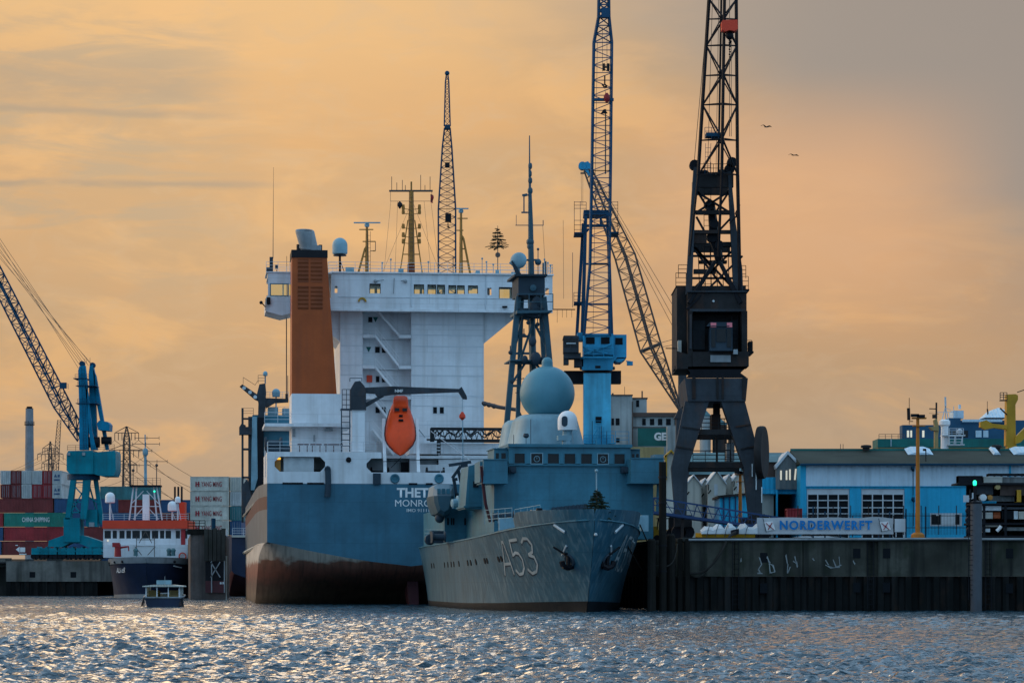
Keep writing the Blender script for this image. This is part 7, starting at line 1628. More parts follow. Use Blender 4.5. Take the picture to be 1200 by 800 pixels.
# gabled white sheds
Y = 345.0
sheds = [(803.5, 822.5, 556, 568, 'white gabled shed standing closest beside the crane leg', 0), (821, 832, 560, 570, 'narrow white gabled shed between two larger gables', 2), (829, 851, 551, 566, 'tallest white gabled shed in the row of sheds', -1), (847, 862, 555.5, 569, 'white gabled shed next to the tallest of the row', 1.2), (859, 884, 551, 562, 'white gabled shed behind the orange lamp post', -.5)]
for px0, px1, pk, ev, lab, dy in sheds:
    Ys = Y+dy; t = thing('gabled_shed', lab, 'shed', (wx((px0+px1)/2, Ys), Ys, GZ-.15), group='white gabled sheds behind the gangway')
    m_ = (px0+px1)/2 if px1 < 880 else 867
    mb = MB(); mb.ext([P(px0+.4, 640, Ys), P(px1-.4, 640, Ys), P(px1-.4, ev+.6, Ys), P(m_, pk+.8, Ys), P(px0+.4, ev+.6, Ys)], (0, 9, 0)); mb.build('wall', M['wall_cream'], t)
    mb = MB(); mb.ext([P(px0-.6, ev, Ys-.3), P(m_, pk-.6, Ys-.3), P(px1+.6, ev, Ys-.3), P(px1+.6, ev+1.6, Ys-.3), P(m_, pk+1.1, Ys-.3), P(px0-.6, ev+1.6, Ys-.3)], (0, 9.4, 0)); mb.build('roof', M['door_white'], t)
    mb = MB(); mb.bar(P(px0+1, ev+12, Ys-.2), P(px0+4, ev+8, Ys-.4), .09); mb.bar(P(px0+1, ev+8, Ys-.2), P(px0+1.5, ev+1.5, Ys-.35), .08); mb.build('drainpipe', M['crane_dark'], t)
    if pk in (551, 560): mb = MB(); mb.box(wx(m_-2.5, Ys), wx(m_+2, Ys), Ys-.06, Ys+.1, GZ-.1, wz(ev+22, Ys)); mb.build('door', M['crane_dark'], t)
    if pk == 551: mb = MB(); mb.box(wx(m_-3, Ys), wx(m_+1, Ys), Ys-.05, Ys+.1, wz(ev+14, Ys), wz(ev+1, Ys)); mb.build('panel', M['door_white'], t)
t = thing('gabled_shed', 'narrow shed with a yellow edge rising behind the naval ship wing', 'shed', (wx(786, 300), 300, GZ-.15)); Yq = 300.0
mb = MB(); mb.ext([P(780, 650, Yq), P(793, 650, Yq), P(793, 536, Yq), P(786.5, 527.5, Yq), P(780, 536, Yq)], (0, 8, 0)); mb.build('wall', M['wall_cream'], t)
mb = MB(); mb.box(wx(779, Yq), wx(781.5, Yq), Yq-.3, Yq-.02, wz(562, Yq), wz(533, Yq)); mb.ext([P(779, 534, Yq-.3), P(786.5, 526.3, Yq-.3), P(794, 535, Yq-.3), P(794, 537, Yq-.3), P(786.5, 528.8, Yq-.3), P(779, 536.5, Yq-.3)], (0, 8.5, 0)); mb.build('roof_edge', M['yellow'], t)
# low blue shed with a sloping roof
Y = 300.0
t = thing('blue_shed', 'low blue shed with a flat dark roof beside the gangway', 'shed', (wx(860, Y), Y, GZ-.15))
mb = MB(); mb.ext([P(843.5, 650, Y), P(880, 650, Y), P(880, 579, Y), P(843.5, 583, Y)], (0, 8, 0)); mb.build('wall', M['shed_blue'], t)
mb = MB(); mb.ext([P(841.5, 583, Y-.5), P(841.5, 580.4, Y-.5), P(882, 576.5, Y-.5), P(882, 579, Y-.5)], (0, 9, 0)); mb.build('roof', M['crane_dark'], t)
mb = MB()
for a in (848, 855, 862): mb.bar(P(a, 640, Y-.1), P(a, 582, Y-.1), .1)
mb.build('pilaster', M['gangway_blue'], t)
mb = MB(); mb.box(wx(833, 330), wx(850, 330), 330, 333, GZ-.15, wz(588, 330)); mb.build('dummy', M['wall_brown'], t) if False else None
# connecting building with dark open bay and the plank gable
Y = 305.0
t = thing('link_building', 'low building with a teal edge and dark open bay beside the blue hall', 'building', (wx(910, Y), Y, GZ-.15))
mb = MB(); mb.box(wx(880, Y), wx(934, Y), Y+8, Y+9, GZ-.15, wz(578, Y)); mb.box(wx(880, Y), wx(907, Y), Y+.5, Y+7.95, GZ-.15, wz(578, Y)); mb.box(wx(880, Y), wx(937.5, Y), Y, Y+9, wz(577.9, Y), wz(560, Y)); mb.build('wall', M['wall_cream'], t)
mb = MB(); mb.box(wx(879, Y), wx(938, Y), Y-.5, Y-.02, wz(578.5, Y), wz(573, Y)); mb.box(wx(880, Y), wx(909.3, Y), Y-.12, Y-.02, wz(572.6, Y), wz(559, Y)); mb.build('fascia', M['shed_blue'], t)
mb = MB(); mb.box(wx(880, Y), wx(910, Y), Y+.5, Y+8, wz(559.5, Y), wz(541, Y)); mb.build('upper_wall', M['wall_brown'], t)
mb = MB(); mb.ext([(wx(880, Y), Y, wz(541, Y)), (wx(880, Y), Y+9, wz(527, Y)), (wx(880, Y), Y+9, wz(541, Y))], (wx(925, Y)-wx(880, Y), 0, 0)); mb.build('roof', M['roof_teal'], t)
mb = MB(); mb.box(wx(907.2, Y), wx(934, Y), Y+7, Y+7.9, GZ-.15, wz(578.2, Y)); mb.build('dark_bay', M['window_black'], t)
t = thing('plank_gable', 'grey planked gable house with white trim and four slit windows', 'building', (wx(924, Y), Y-1, GZ-.15)); Yg = Y-1.2
mb = MB(); mb.ext([P(910, 573, Yg), P(938, 573, Yg), P(938, 545, Yg), P(924, 531, Yg), P(910, 545, Yg)], (0, 6, 0)); mb.build('wall', M['plank_grey'], t)
mb = MB(); mb.box(wx(935.3, Yg), wx(937.7, Yg), Yg+.1, Yg+1, GZ-.15, wz(573.2, Yg)); mb.box(wx(910, Yg), wx(911.6, Yg), Yg+.1, Yg+1, GZ-.15, wz(573.2, Yg)); mb.build('support_post', M['shed_blue'], t)
mb = MB(); mb.ext([P(908.6, 545, Yg-.3), P(923.5, 528, Yg-.3), P(939, 543, Yg-.3), P(938, 547, Yg-.3), P(923.5, 532, Yg-.3), P(909.5, 549, Yg-.3)], (0, 6.6, 0)); mb.build('roof_trim', M['door_white'], t)
for a, top, sl_ in ((914.3, 551, 0), (920.8, 551, 0), (924.8, 549.5, 0), (930.5, 549, 1.2)):
    mb = MB(); mb.ext([P(a, 562, Yg-.06), P(a+1.9, 562, Yg-.06), P(a+1.9+sl_, top, Yg-.06), P(a+sl_, top, Yg-.06)], (0, .1, 0)); mb.build('slit_window', M['warm_glow'], t)  # emissive slits stand in for the sky seen through them
# the blue hall
Y = 300.0
t = thing('shipyard_hall', 'long shipyard hall with pale upper cladding, blue base and roller doors', 'building', (wx(1070, Y), Y, GZ-.15)); X1 = wx(1330, Y)
dz = [(945.5, 995.5), (1009.5, 1060)]
holes = [(wx(a, Y), wx(b_, Y), GZ-.2, wz(572.5, Y)) for a, b_ in dz]
mb = MB(); mb.wall(wx(938, Y), X1, GZ-.15, wz(570.3, Y), Y, Y+.3, holes); mb.box(X1-.3, X1, Y+.31, Y+22, GZ-.15, wz(545, Y)); mb.box(wx(938, Y), wx(938, Y)+.3, Y+.31, Y+22, GZ-.15, wz(545, Y)); mb.build('base_wall', M['shed_blue'], t)
mb = MB(); mb.box(wx(944.5, Y), X1, Y-.1, Y+.3, wz(569.2, Y), wz(545.3, Y)); mb.build('upper_cladding', M['clad_grey'], t)
mb = MB(); mb.box(wx(937.8, Y), wx(944.4, Y), Y-.15, Y+.3, GZ-.15, wz(545.3, Y)); mb.box(wx(944.5, Y), X1, Y-.14, Y+.28, wz(570.2, Y), wz(569.25, Y)); mb.box(wx(1182, Y), wx(1184.6, Y), Y-.2, Y-.11, wz(569, Y), wz(545.4, Y)); mb.build('blue_pilaster', M['shed_blue'], t)
mb = MB(); z0, z1 = wz(543.5, Y), wz(527, Y+9); mb.ext([(wx(937, Y), Y-.8, z0), (wx(937, Y), Y+10, z1), (wx(937, Y), Y+22.5, z0)], (X1-wx(937, Y), 0, 0)); mb.build('roof', M['roof_olive'], t)
mb = MB(); mb.box(wx(937, Y), X1, Y-1.0, Y-.2, wz(545.2, Y), wz(543.2, Y)); mb.build('eaves', M['crane_navy'], t)
mb = MB(); mb.bar((wx(937, Y), Y+9.9, z1+.05), (X1, Y+9.9, z1+.05), .18); mb.build('ridge', M['teal_wall'], t)
for a, b_ in dz:
    mb = MB(); mb.box(wx(a, Y)+.02, wx(b_, Y)-.02, Y+.12, Y+.2, wz(578.6, Y), wz(572.6, Y)); dr = mb.build('roller_door', M['door_white'], t)
    n = 4; ws = [GZ-.1, wz(601.5, Y), wz(594.5, Y), wz(586, Y), wz(578.7, Y)]
    mb = MB()
    for i in range(n+1): x = lerp(wx(a, Y)+.08, wx(b_, Y)-.08, i/n); mb.box(x-.06, x+.06, Y+.1, Y+.2, GZ-.14, wz(578.65, Y))
    for z in ws: mb.box(wx(a, Y)+.03, wx(b_, Y)-.03, Y+.09, Y+.21, z-.05, z+.05)
    mb.build('door_frame', M['door_white'], dr)
    mb = MB(); mb.box(wx(a, Y)+.03, wx(b_, Y)-.03, Y+.22, Y+.26, GZ-.14, wz(578.7, Y)); mb.build('door_glazing', M['window_black'], dr)
mb = MB(); x0, x1, z0, z1 = wx(1090, Y), wx(1127, Y), wz(616, Y), wz(601, Y)
mb.box(x0, x1, Y-.06, Y-.01, z0, z1); of = mb.build('office_window', M['door_white'], t)
for a, b_, m in ((1091.2, 1102.4, 'window_black'), (1103.6, 1119, 'tarp'), (1119.6, 1124.5, 'window_black')): mb = MB(); mb.box(wx(a, Y), wx(b_, Y), Y-.1, Y-.062, z0+.15, z1-.15); mb.build('pane', M[m], of)
mb = MB(); mb.box(wx(1097, Y), wx(1100.5, Y), Y-.14, Y-.101, wz(604.5, Y), wz(602.8, Y)); mb.build('window_notice', M['letter_white'], of)
for px, dy in ((1064, 4), (1090, 4), (1166, 2)): pass
for px0, px1, lab in ((1064, 1094, 'a'), (1164, 1173, 'b'), (1188, 1215, 'c')):
    mb = MB(); yy = Y+6; zz = lerp(wz(543.5, Y), wz(527, Y+9), (yy-Y+.8)/10.8); a, b_ = wx(px0, yy), wx(px1, yy); mb.ext([(a, yy, zz+.05), ((a*3+b_)/4, yy, zz+.28), ((a+3*b_)/4, yy, zz+.28), (b_, yy, zz+.05)], (0, 3.0, .8)); mb.build('skylight', M['clad_grey'], t)
mb = MB(); mb.bar(P(1085, 541, Y+1), P(1085, 526, Y+1), .07); mb.box(wx(1083.5, Y), wx(1086.5, Y), Y+.8, Y+1.3, wz(527.5, Y), wz(525, Y)); mb.build('roof_pipe', M['crane_dark'], t)
for px in (1015, 1168):
    mb = MB(); mb.lathe((wx(px, Y+9), Y+9, wz(527.5, Y+9)), [(.38, 0), (.38, .25), (.6, .3), (.55, .55), (.2, .6)], 14); mb.build('roof_vent', M['crane_dark'], t)
for px in (985, 988): mb = MB(); mb.bar(P(px, 528, Y+9), P(px, 520, Y+9), .04); mb.build('roof_aerial', M['pylon'], t)
for px, py in ((1068.5, 548), (1069, 584)): mb = MB(); mb.bar(P(px, py, Y-.5), P(px+2, py+3, Y-.15), .15); mb.box(wx(px-1.5, Y), wx(px+1.5, Y), Y-1, Y-.5, wz(py+1, Y), wz(py-1.6, Y)); mb.bar(P(px+1.5, py+3, Y-.12), P(px+1.5, py+32, Y-.12), .05); mb.build('wall_floodlight', M['crane_navy'], t)
# building on the skyline with green and blue storeys, and the gear of ships in the next dock
Y = 430.0
t = thing('terminal_building', 'stepped terminal building with a green lower band and blue upper storey', 'building', (wx(1120, Y), Y, GZ-.15)); X1 = wx(1340, Y)
mb = MB(); mb.box(wx(1029, Y), X1, Y, Y+6, GZ-.15, wz(524, Y)); mb.build('lower_wall', M['tan'], t)
mb = MB(); mb.box(wx(1028.5, Y), X1, Y-.2, Y+6.2, wz(523.9, Y), wz(514, Y)); mb.build('green_storey', M['teal_wall'], t)
mb = MB(); mb.box(wx(1060.5, Y), X1, Y+3, Y+6, wz(513.9, Y), wz(496.5, Y)); mb.box(wx(1115, Y), wx(1130, Y), Y+3.5, Y+5.5, wz(496.45, Y), wz(488, Y)); mb.box(wx(1130.1, Y), X1, Y+4, Y+5.8, wz(496.45, Y), wz(490.5, Y)); mb.build('blue_storey', M['blue_wall'], t)
for a, b_, m in ((1066, 1068.5, 'warm_glow'), (1070, 1072, 'warm_glow'), (1084, 1086.5, 'warm_glow'), (1110, 1118, 'glass_dark'), (1120, 1126, 'glass_dark'), (1128, 1138, 'glass_dark'), (1147, 1154, 'clad_grey'), (1156, 1162, 'clad_grey')):
    mb = MB(); mb.box(wx(a, Y), wx(b_, Y), Y+2.9, Y+3.1, wz(511, Y), wz(503, Y)); mb.build('window', M[m], t)
mb = MB(); mb.rail([P(1030, 514, Y-.1), P(1060, 514, Y-.1)], .7, .05, 1, 2); mb.build('roof_railing', M['pylon'], t)
mb = MB(); mb.box(wx(1123, Y), wx(1135.5, Y), Y+5, Y+9, wz(488, Y)+.02, wz(478.5, Y)); mb.bar(P(1124.5, 479, Y+6), P(1124.5, 474, Y+6), .2, 8); mb.build('lift_house', M['clad_grey'], t)
mb = MB(); mb.ext([P(1154, 489, Y+3), P(1182, 489, Y+3), P(1178, 480, Y+6), P(1170, 477.5, Y+6), P(1164, 480, Y+6)], (0, 6, 0)); mb.build('glass_pyramid', M['clad_grey'], t)
mb = MB(); mb.box(wx(1131, Y), wx(1178, Y), Y+2.6, Y+2.95, wz(493, Y), wz(490, Y)); mb.box(wx(1043.5, Y), wx(1044.3, Y), Y-.35, Y-.22, wz(523, Y), wz(514.5, Y)); mb.build('wall_trim', M['clad_grey'], t)
mb = MB(); mb.bar(P(1065.5, 497, Y+4), P(1065.5, 466, Y+4), .06); mb.bar(P(1065, 492, Y+4), P(1064.6, 478, Y+4), .25, 6); mb.bar(P(1066, 493.5, Y+4), P(1070, 493.5, Y+4), .08); mb.bar(P(1157, 489, Y+5), P(1157, 470, Y+5), .05); mb.bar(P(1158, 486, Y+5), P(1157, 479, Y+5), .14); mb.build('aerial', M['steel_black'], t)
Y = 385.0
t = thing('white_mast', 'white ship mast with tripod top and caged platform behind the hall', 'mast', (wx(1107, Y), Y, GZ-.15))
mb = MB(); mb.bar(P(1106.5, 660, Y), P(1107, 500, Y), .7, 10, .5); mb.lathe(P(1107, 500, Y), [(.5, 0), (.75, .3), (.75, .8), (.4, 1)], 12); mb.build('column', M['white_clean'], t)
mb = MB()
for a in (1103, 1108, 1112): mb.bar(P(a, 495, Y+(1 if a == 1108 else 0)), P(1108, 476, Y), .08)
mb.bar(P(1108, 476, Y), P(1107.6, 465, Y), .14, 6); mb.bar(P(1098, 483, Y), P(1118, 482.5, Y), .05); mb.bar(P(1107, 477, Y), P(1118, 482.5, Y), .04); mb.bar(P(1117.5, 487, Y), P(1117.5, 476, Y), .05); mb.build('tripod', M['rail_white'], t)
mb = MB(); mb.box(wx(1103, Y), wx(1130, Y), Y-1, Y+1, wz(511, Y), wz(509.6, Y)); mb.rail([P(1112, 521, Y-1), P(1128, 521, Y-1)], 1.2, .06, .8); mb.box(wx(1110, Y), wx(1129, Y), Y-1, Y+1, wz(522, Y), wz(520.6, Y))
for a, b_ in (((1128, 511), (1126, 521)), ((1112, 511), (1113, 521)), ((1119, 511), (1118, 521))): mb.bar(P(*a, Y-1), P(*b_, Y-1), .08)
mb.rail([P(1104, 509.6, Y-1), P(1129, 509.6, Y-1)], .9, .05, .9); mb.sph(P(1124.5, 505.5, Y-.5), .4, 10); mb.build('cage_platform', M['rail_white'], t)
t = thing('derrick_post', 'tan derrick post with crossed arm and thin mast beside the white one', 'mast', (wx(1097, 380), 380, GZ-.15)); Y = 380.0
mb = MB(); mb.ext([P(*p, Y) for p in ((1095,660),(1095.5,500),(1094.5,492),(1098,490),(1100.5,502),(1099.5,510),(1100,660))], (0, 1, 0)); mb.ext([P(*p, Y-.2) for p in ((1089,500),(1100,499.5),(1100,504.5),(1093,504))], (0, 1.3, 0)); mb.build('post', M['tan'], t)
mb = MB(); mb.bar(P(1097.3, 491, Y+.5), P(1097.3, 471.5, Y+.5), .12, 6); mb.bar(P(1089, 478.7, Y+.5), P(1098, 479, Y+.5), .09); mb.lathe(P(1095, 490, Y+.3), [(.3, 0), (.3, .5)], 10); mb.bar(P(1088.5, 484, Y+.5), P(1100, 485, Y+.5), .03); mb.build('topmast', M['crane_dark'], t)
Y = 370.0
t = thing('yellow_deck_crane', 'stout yellow crane post with stubby jib arms behind the hall roof', 'crane', (wx(1185, Y), Y, GZ-.15))
mb = MB(); mb.ext([P(*p, Y) for p in ((1181,660),(1181,522),(1179,522),(1180,462),(1190,461.5),(1193,463),(1193,468),(1190,474),(1190.5,520),(1192,523),(1191,660))], (0, 1.6, 0)); mb.build('post', M['yellow'], t)
mb = MB(); mb.ext([P(*p, Y-.4) for p in ((1149,494),(1156,492),(1163,496),(1180,498),(1180,503),(1165,501),(1155,503),(1149,500))], (0, 1.2, 0)); mb.ext([P(*p, Y-.4) for p in ((1190,512),(1202,500),(1214,492),(1214,500),(1196,518),(1190,520))], (0, 1.2, 0)); mb.build('jib_arm', M['yellow'], t)
mb = MB(); mb.bar(P(1192, 459.5, Y+.5), P(1220, 450, Y+.5), .08); mb.bar(P(1172, 478, Y), P(1180, 486, Y), .12); mb.rail([P(1172, 468, Y-.3), P(1180, 468, Y-.3)], .9, .06, .5); mb.box(wx(1172, Y), wx(1180, Y), Y-.3, Y+.6, wz(469.6, Y), wz(468.4, Y)); mb.build('crane_fittings', M['crane_dark'], t)

# ------------------------------------------------------------------ on the quay
GQ = GZ-.15
Y = 238.5
t = thing('banner_fence', 'grey shipyard banner with blue letters stretched along a fence', 'banner', (wx(975, Y), Y, GQ))
mb = MB(); n = 40; g = []
for i in range(n+1):
    px = lerp(887, 1047, i/n); w = .04*math.sin(i*1.3); tp_ = 606.2 + (1.2*math.sin(i*.5))*(.3 if i < 30 else .8); g.append([V((wx(px, Y), Y+w, wz(625.5, Y))), V((wx(px, Y), Y+w*1.5+.05, wz(616, Y))), V((wx(px, Y), Y+w*.6, wz(tp_, Y)))])
mb.loft(g, False, False); mb.build('banner_cloth', M['banner_grey'], t)
text('NORDERWERFT', 'banner_lettering', M['letter_blue'], t, wx(1022, Y)-wx(913.5, Y), wz(609.5, Y)-wz(620.5, Y), (wx(913.5, Y), Y-.16, wz(620.5, Y)), bold=.04, space=1.18)
for a in (895.5, 1031):
    mb = MB(); mb.ext([P(*p, Y-.16) for p in ((a, 611.5), (a+10, 610.5), (a+13, 620), (a+3, 622))], (0, .03, 0)); em_ = mb.build('flag_emblem', M['letter_white'], t)
    mb = MB(); mb.bar(P(a+2, 612.5, Y-.2), P(a+11, 620, Y-.2), .04); mb.bar(P(a+4.5, 620.5, Y-.2), P(a+9.5, 611.8, Y-.2), .04); mb.bar(P(a+5.7, 616.5, Y-.22), P(a+7.5, 615.5, Y-.22), .09); mb.build('emblem_cross', M['letter_red'], em_)
    mb = MB(); mb.bar(P(a-1.4, 607, Y-.12), P(a+2.4, 623, Y-.12), .035); mb.build('emblem_pole', M['navy_dark'], t)
mb = MB()
for px in range(887, 1049, 16): mb.bar(P(px, 629, Y+.12), P(px, 604, Y+.12), .05)
mb.bar(P(887, 626.3, Y+.1), P(1047, 626.3, Y+.1), .05); mb.build('fence_post', M['crane_dark'], t)
mb = MB(); mb.box(wx(1048.5, Y), wx(1061, Y), Y, Y+.1, wz(623, Y), wz(607.5, Y)); mb.bar(P(1050, 629, Y+.1), P(1050, 608, Y+.1), .05); mb.bar(P(1060, 629, Y+.1), P(1060, 608, Y+.1), .05); solo(mb, 'notice_board', M['door_white'], 'blank white board at the end of the grey banner', 'board', (wx(1055, Y), Y, GQ))
Yf = 252.0
t = thing('steel_fence', 'dark spiked steel fence between the banner and the blue hall', 'fence', (wx(1010, Yf), Yf, GQ))
mb = MB(); mb.bar(P(935, 604, Yf), P(1140, 604, Yf), .04); mb.bar(P(935, 618, Yf), P(1140, 618, Yf), .04)
for i in range(120): px = 935+i*1.72; mb.bar(P(px, 626, Yf), P(px, 600.5 if i % 12 else 592, Yf), .018 if i % 12 else .05)
mb.build('rails', M['crane_dark'], t)
mb = MB()
for px in (953, 967, 985, 1030, 1043, 1062, 1075, 1085): mb.box(wx(px, Yf)-.06, wx(px, Yf)+.06, Yf+.1, Yf+.22, GQ, wz(590+3*(px % 4), Yf))
mb.build('post', M['crane_navy'], t)
def car(px, Y, m, lab):
    t = thing('parked_car', lab, 'car', (wx(px, Y), Y, GQ), group='cars parked behind the fence'); x = wx(px, Y)
    b = MB(); b.loft([[(x+a, Y+s*.85*k, GQ+z) for a, z in ((-2.1,.3),(-2.15,.75),(-1.3,.9),(1.2,.92),(2.05,.78),(2.1,.3))] for s, k in ((-1, .94), (-1, 1), (1, 1), (1, .94))], True, True); b.build('body', M[m], t, 30)
    c = MB(); c.loft([[(x+a, Y+s*.74, GQ+z) for a, z in ((-1.25,.92),(-.7,1.42),(.7,1.44),(1.2,.93))] for s in (-1, 1)], True, True); c.build('cabin', M['glass_dark'], t, 30)
    r = MB(); r.box(x-.7, x+.7, Y-.72, Y+.72, GQ+1.445, GQ+1.48); r.build('roof', M[m], t)
    for a in (-1.3, 1.3):
        for s in (-.95, .6): w = MB(); w.lathe((x+a, Y+s, GQ+.33), [(.33, 0), (.33, .3)], 14, (0,1,0)); w.build('wheel', M['steel_black'], t)
car(954, 280, 'white_clean', 'white car parked before the roller door close to the gable house')
car(968, 283, 'grey_paint', 'grey car parked before the roller door beside the white car')
container(922, 941, 595, 613, 262, 'container_red', 'short red container standing before the dark open bay')
def lamp(px, top, bot, Y, lab, heads):
    t = thing('lamp_post', lab, 'lamp post', (wx(px, Y), Y, GQ), group='rusty orange lamp posts on the quay')
    h = wz(top, Y); x = wx(px, Y); m = MB(); m.bar((x, Y, GQ), (x, Y, h), .21, 8, .13); m.build('pole', M['lamp_orange'], t)
    m = MB(); m.lathe((x, Y, GQ), [(.6, 0), (.55, .35), (.35, .5)], 8); m.build('base', M['lamp_orange'], t)
    m = MB(); m.box(x-.5, x+.7, Y-.25, Y+.25, h-.12, h)
    m.box(x-.4, x+.6, Y-.3, Y+.3, h-.75, h-.68); m.build('head_frame', M['lamp_orange'], t)
    for a, z in heads: m = MB(); m.box(x+a-.35, x+a+.3, Y-.4, Y-.05, h+z-.12, h+z+.12); m.build('floodlight', M['steel_black'], t)
lamp(1075.5, 489, 626, 237.5, 'tall rusty orange lamp post on the quay before the blue hall', ((-.25, .16), (.25, .1)))
lamp(867.5, 555, 612, 262, 'short rusty orange lamp post standing by the white gables', ((-.2, .14), (.3, .1)))
# blue gangway ramp
t = thing('gangway', 'dark blue lattice gangway sloping down from the naval ship to the quay', 'gangway', P(870, 615, 243))
mb = MB(); Yg = 243.0
for y in (0, 1.3):
    T0, T1, B0, B1 = P(766, 583, Yg+y), P(918, 607, Yg+y), P(766, 600, Yg+y), P(905, 619, Yg+y)
    mb.bar(T0, T1, .10); mb.bar(B0, B1, .16); mb.bar(T0.lerp(B0, .5), T1.lerp(B1, .5), .06)
    for i in range(13): mb.bar(T0.lerp(T1, i/12), B0.lerp(B1, i/12), .06)
    for i in range(12): mb.bar(T0.lerp(T1, i/12), B0.lerp(B1, (i+1)/12), .045)
mb.build('truss', M['gangway_blue'], t)
mb = MB(); b0, b1 = P(766, 601, Yg+.1), P(905, 620, Yg+.1); mb.ext([b0, b1, b1+V((0,1.1,0)), b0+V((0,1.1,0))], (0,0,-.12)); mb.build('walkway', M['gangway_blue'], t)
mb = MB(); mb.bar(P(892, 617, Yg+.6), V((wx(892, Yg), Yg+.6, GQ)), .2); mb.bar(P(800, 606, Yg+.6), V((wx(800, Yg), Yg+.6, GQ)), .18); mb.build('trestle', M['crane_dark'], t)
# covered boat
t = thing('covered_boat', 'yellow boat under a crumpled white tarpaulin on the quay edge', 'boat', P(845, 632, 239)); Yb = 239.0
mb = MB(); rings = []
for px, w, z in ((815, .05, 626.5), (822, .7, 627), (840, 1.05, 628), (870, 1.05, 628), (884, .9, 627.5)):
    x = wx(px, Yb); zt_ = wz(z-2.5, Yb); rings.append([(x, Yb-w, zt_), (x, Yb-w*.8, zt_-.35), (x, Yb, max(GQ+.02, zt_-.6)), (x, Yb+w*.8, zt_-.35), (x, Yb+w, zt_)])
mb.loft(rings, False, True); mb.build('hull', M['yellow'], t)
mb = MB(); rg = random.Random(4); rings = []
for i in range(15):
    px = lerp(821, 886.5, i/14); x = wx(px, Yb); h_ = .95*(.75+.25*math.sin(i*1.9))*min(1, (i+2)/4); zb2 = wz(625.5, Yb)
    rings.append([(x, Yb-1.1, zb2), (x, Yb-1.0, zb2+h_*.55+rg.uniform(-.1,.1)), (x, Yb-.3, zb2+h_+rg.uniform(-.12,.12)), (x, Yb+.4, zb2+h_+rg.uniform(-.12,.12)), (x, Yb+1.1, zb2)])
mb.loft(rings, False, True); mb.build('tarpaulin', M['tarp'], t, 25)
mb = MB()
for px in (828, 838, 849, 861, 873): mb.path([P(px, 629, Yb-1.16), P(px+2, 620, Yb-1.18), P(px+4, 614.5, Yb-.6)], .03)
mb.build('lashing', M['navy_dark'], t)
mb = MB(); mb.ext([P(*p, 237) for p in ((857,621),(866,619),(866,625),(860,627),(857,625))], (0, .8, 0)); solo(mb, 'fender_block', M['steel_black'], 'black rubber fender block lying before the covered boat', 'fender', P(861, 630, 237))
# piles
t = thing('fender_pile', 'tall dark timber fender pile between naval ship and quay', 'pile', (wx(776, 232), 232.5, -2)); Yp = 232.5
mb = MB(); mb.bar((wx(776.5, Yp), Yp, -3), (wx(776.5, Yp), Yp, wz(541, Yp)), .34, 10, .30); mb.build('pile', M['timber_dark'], t)
mb = MB()
for py in (560, 590, 640, 670): mb.lathe((wx(776.5, Yp), Yp, wz(py, Yp)), [(.36, 0), (.36, .15)], 10)
mb.build('iron_band', M['steel_black'], t)
for px, py, Yp, lab in ((763.5, 634, 231.5, 'low black fender pile close to the naval ship bow'), (786, 628, 233.6, 'low black fender pile at the quay corner')):
    mb = MB(); mb.bar((wx(px, Yp), Yp, -3), (wx(px, Yp), Yp, wz(py, Yp)), .38, 10, .34); mb.lathe((wx(px, Yp), Yp, wz(py, Yp)+.01), [(.36, 0), (.25, .2)], 10); solo(mb, 'fender_pile', M['timber_dark'], lab, 'pile', (wx(px, Yp), Yp, -3))
t = thing('mooring_dolphin', 'thick grey steel pile in the water with a green light on top', 'pile', (wx(1144, 231), 231, -3)); Yp = 231.0
mb = MB(); mb.bar((wx(1144, Yp), Yp, -3), (wx(1144, Yp), Yp, wz(590, Yp)), .47, 18); mb.build('pile', M['pile_steel'], t)
mb = MB(); mb.lathe((wx(1144, Yp), Yp, wz(590, Yp)+.01), [(.5, 0), (.5, .15), (.15, .25)], 14); mb.bar((wx(1142.3, Yp), Yp, wz(589, Yp)), (wx(1142.3, Yp), Yp, wz(569, Yp)), .13, 8); mb.bar((wx(1137, Yp), Yp, wz(588, Yp)), (wx(1137, Yp), Yp, wz(573, Yp)), .07); mb.ladder((wx(1137.2, Yp), Yp-.3, 1.0), (wx(1137.2, Yp), Yp-.3, wz(592, Yp)), .4, .04, .4); mb.build('light_post', M['steel_black'], t)
mb = MB(); mb.lathe((wx(1142.3, Yp), Yp, wz(568.6, Yp)), [(.1, 0), (.15, .08), (.15, .32), (.08, .42)], 10); mb.build('lantern', M['lamp_green'], t)
mb = MB(); mb.box(wx(1139, Yp), wx(1141.5, Yp), Yp-.05, Yp+.05, wz(584, Yp), wz(577, Yp)); mb.box(wx(1129, Yp), wx(1135.5, Yp), Yp-.05, Yp+.02, wz(588, Yp), wz(580, Yp)); mb.bar((wx(1132, Yp), Yp, wz(584, Yp)), (wx(1140, Yp), Yp, wz(584, Yp)), .04); mb.build('sign_plate', M['door_white'], t)
# ramps, pontoons and steel stacked at the right
Y = 244.0
t = thing('storage_rack', 'heavy dark steel rack of long shelves stacked with steel sections', 'rack', (wx(1180, Y), Y, GQ))
for px0, px1, py in ((1121, 1290, 566.3), (1138, 1290, 590), (1136, 1290, 613), (1136, 1290, 628)):
    mb = MB(); mb.box(wx(px0, Y), wx(px1, Y), Y-.3, Y+3, wz(py, Y)-.12, wz(py, Y)+.05); mb.build('shelf', M['steel_black'], t)
for px in (1153, 1178, 1205, 1240):
    mb = MB(); mb.box(wx(px, Y)-.12, wx(px, Y)+.12, Y+2.3, Y+2.6, GQ, wz(566, Y)); mb.box(wx(px, Y)-.1, wx(px, Y)+.1, Y-.2, Y, GQ, wz(590, Y)); mb.build('upright', M['steel_black'], t)
mb = MB()
for a, c in ((1136, 598), (1136, 609), (1137, 621)): mb.lathe(P(a, c, Y-.4), [(.3, 0), (.3, .4)], 10, (0,1,0))
mb.build('bumper', M['steel_black'], t)
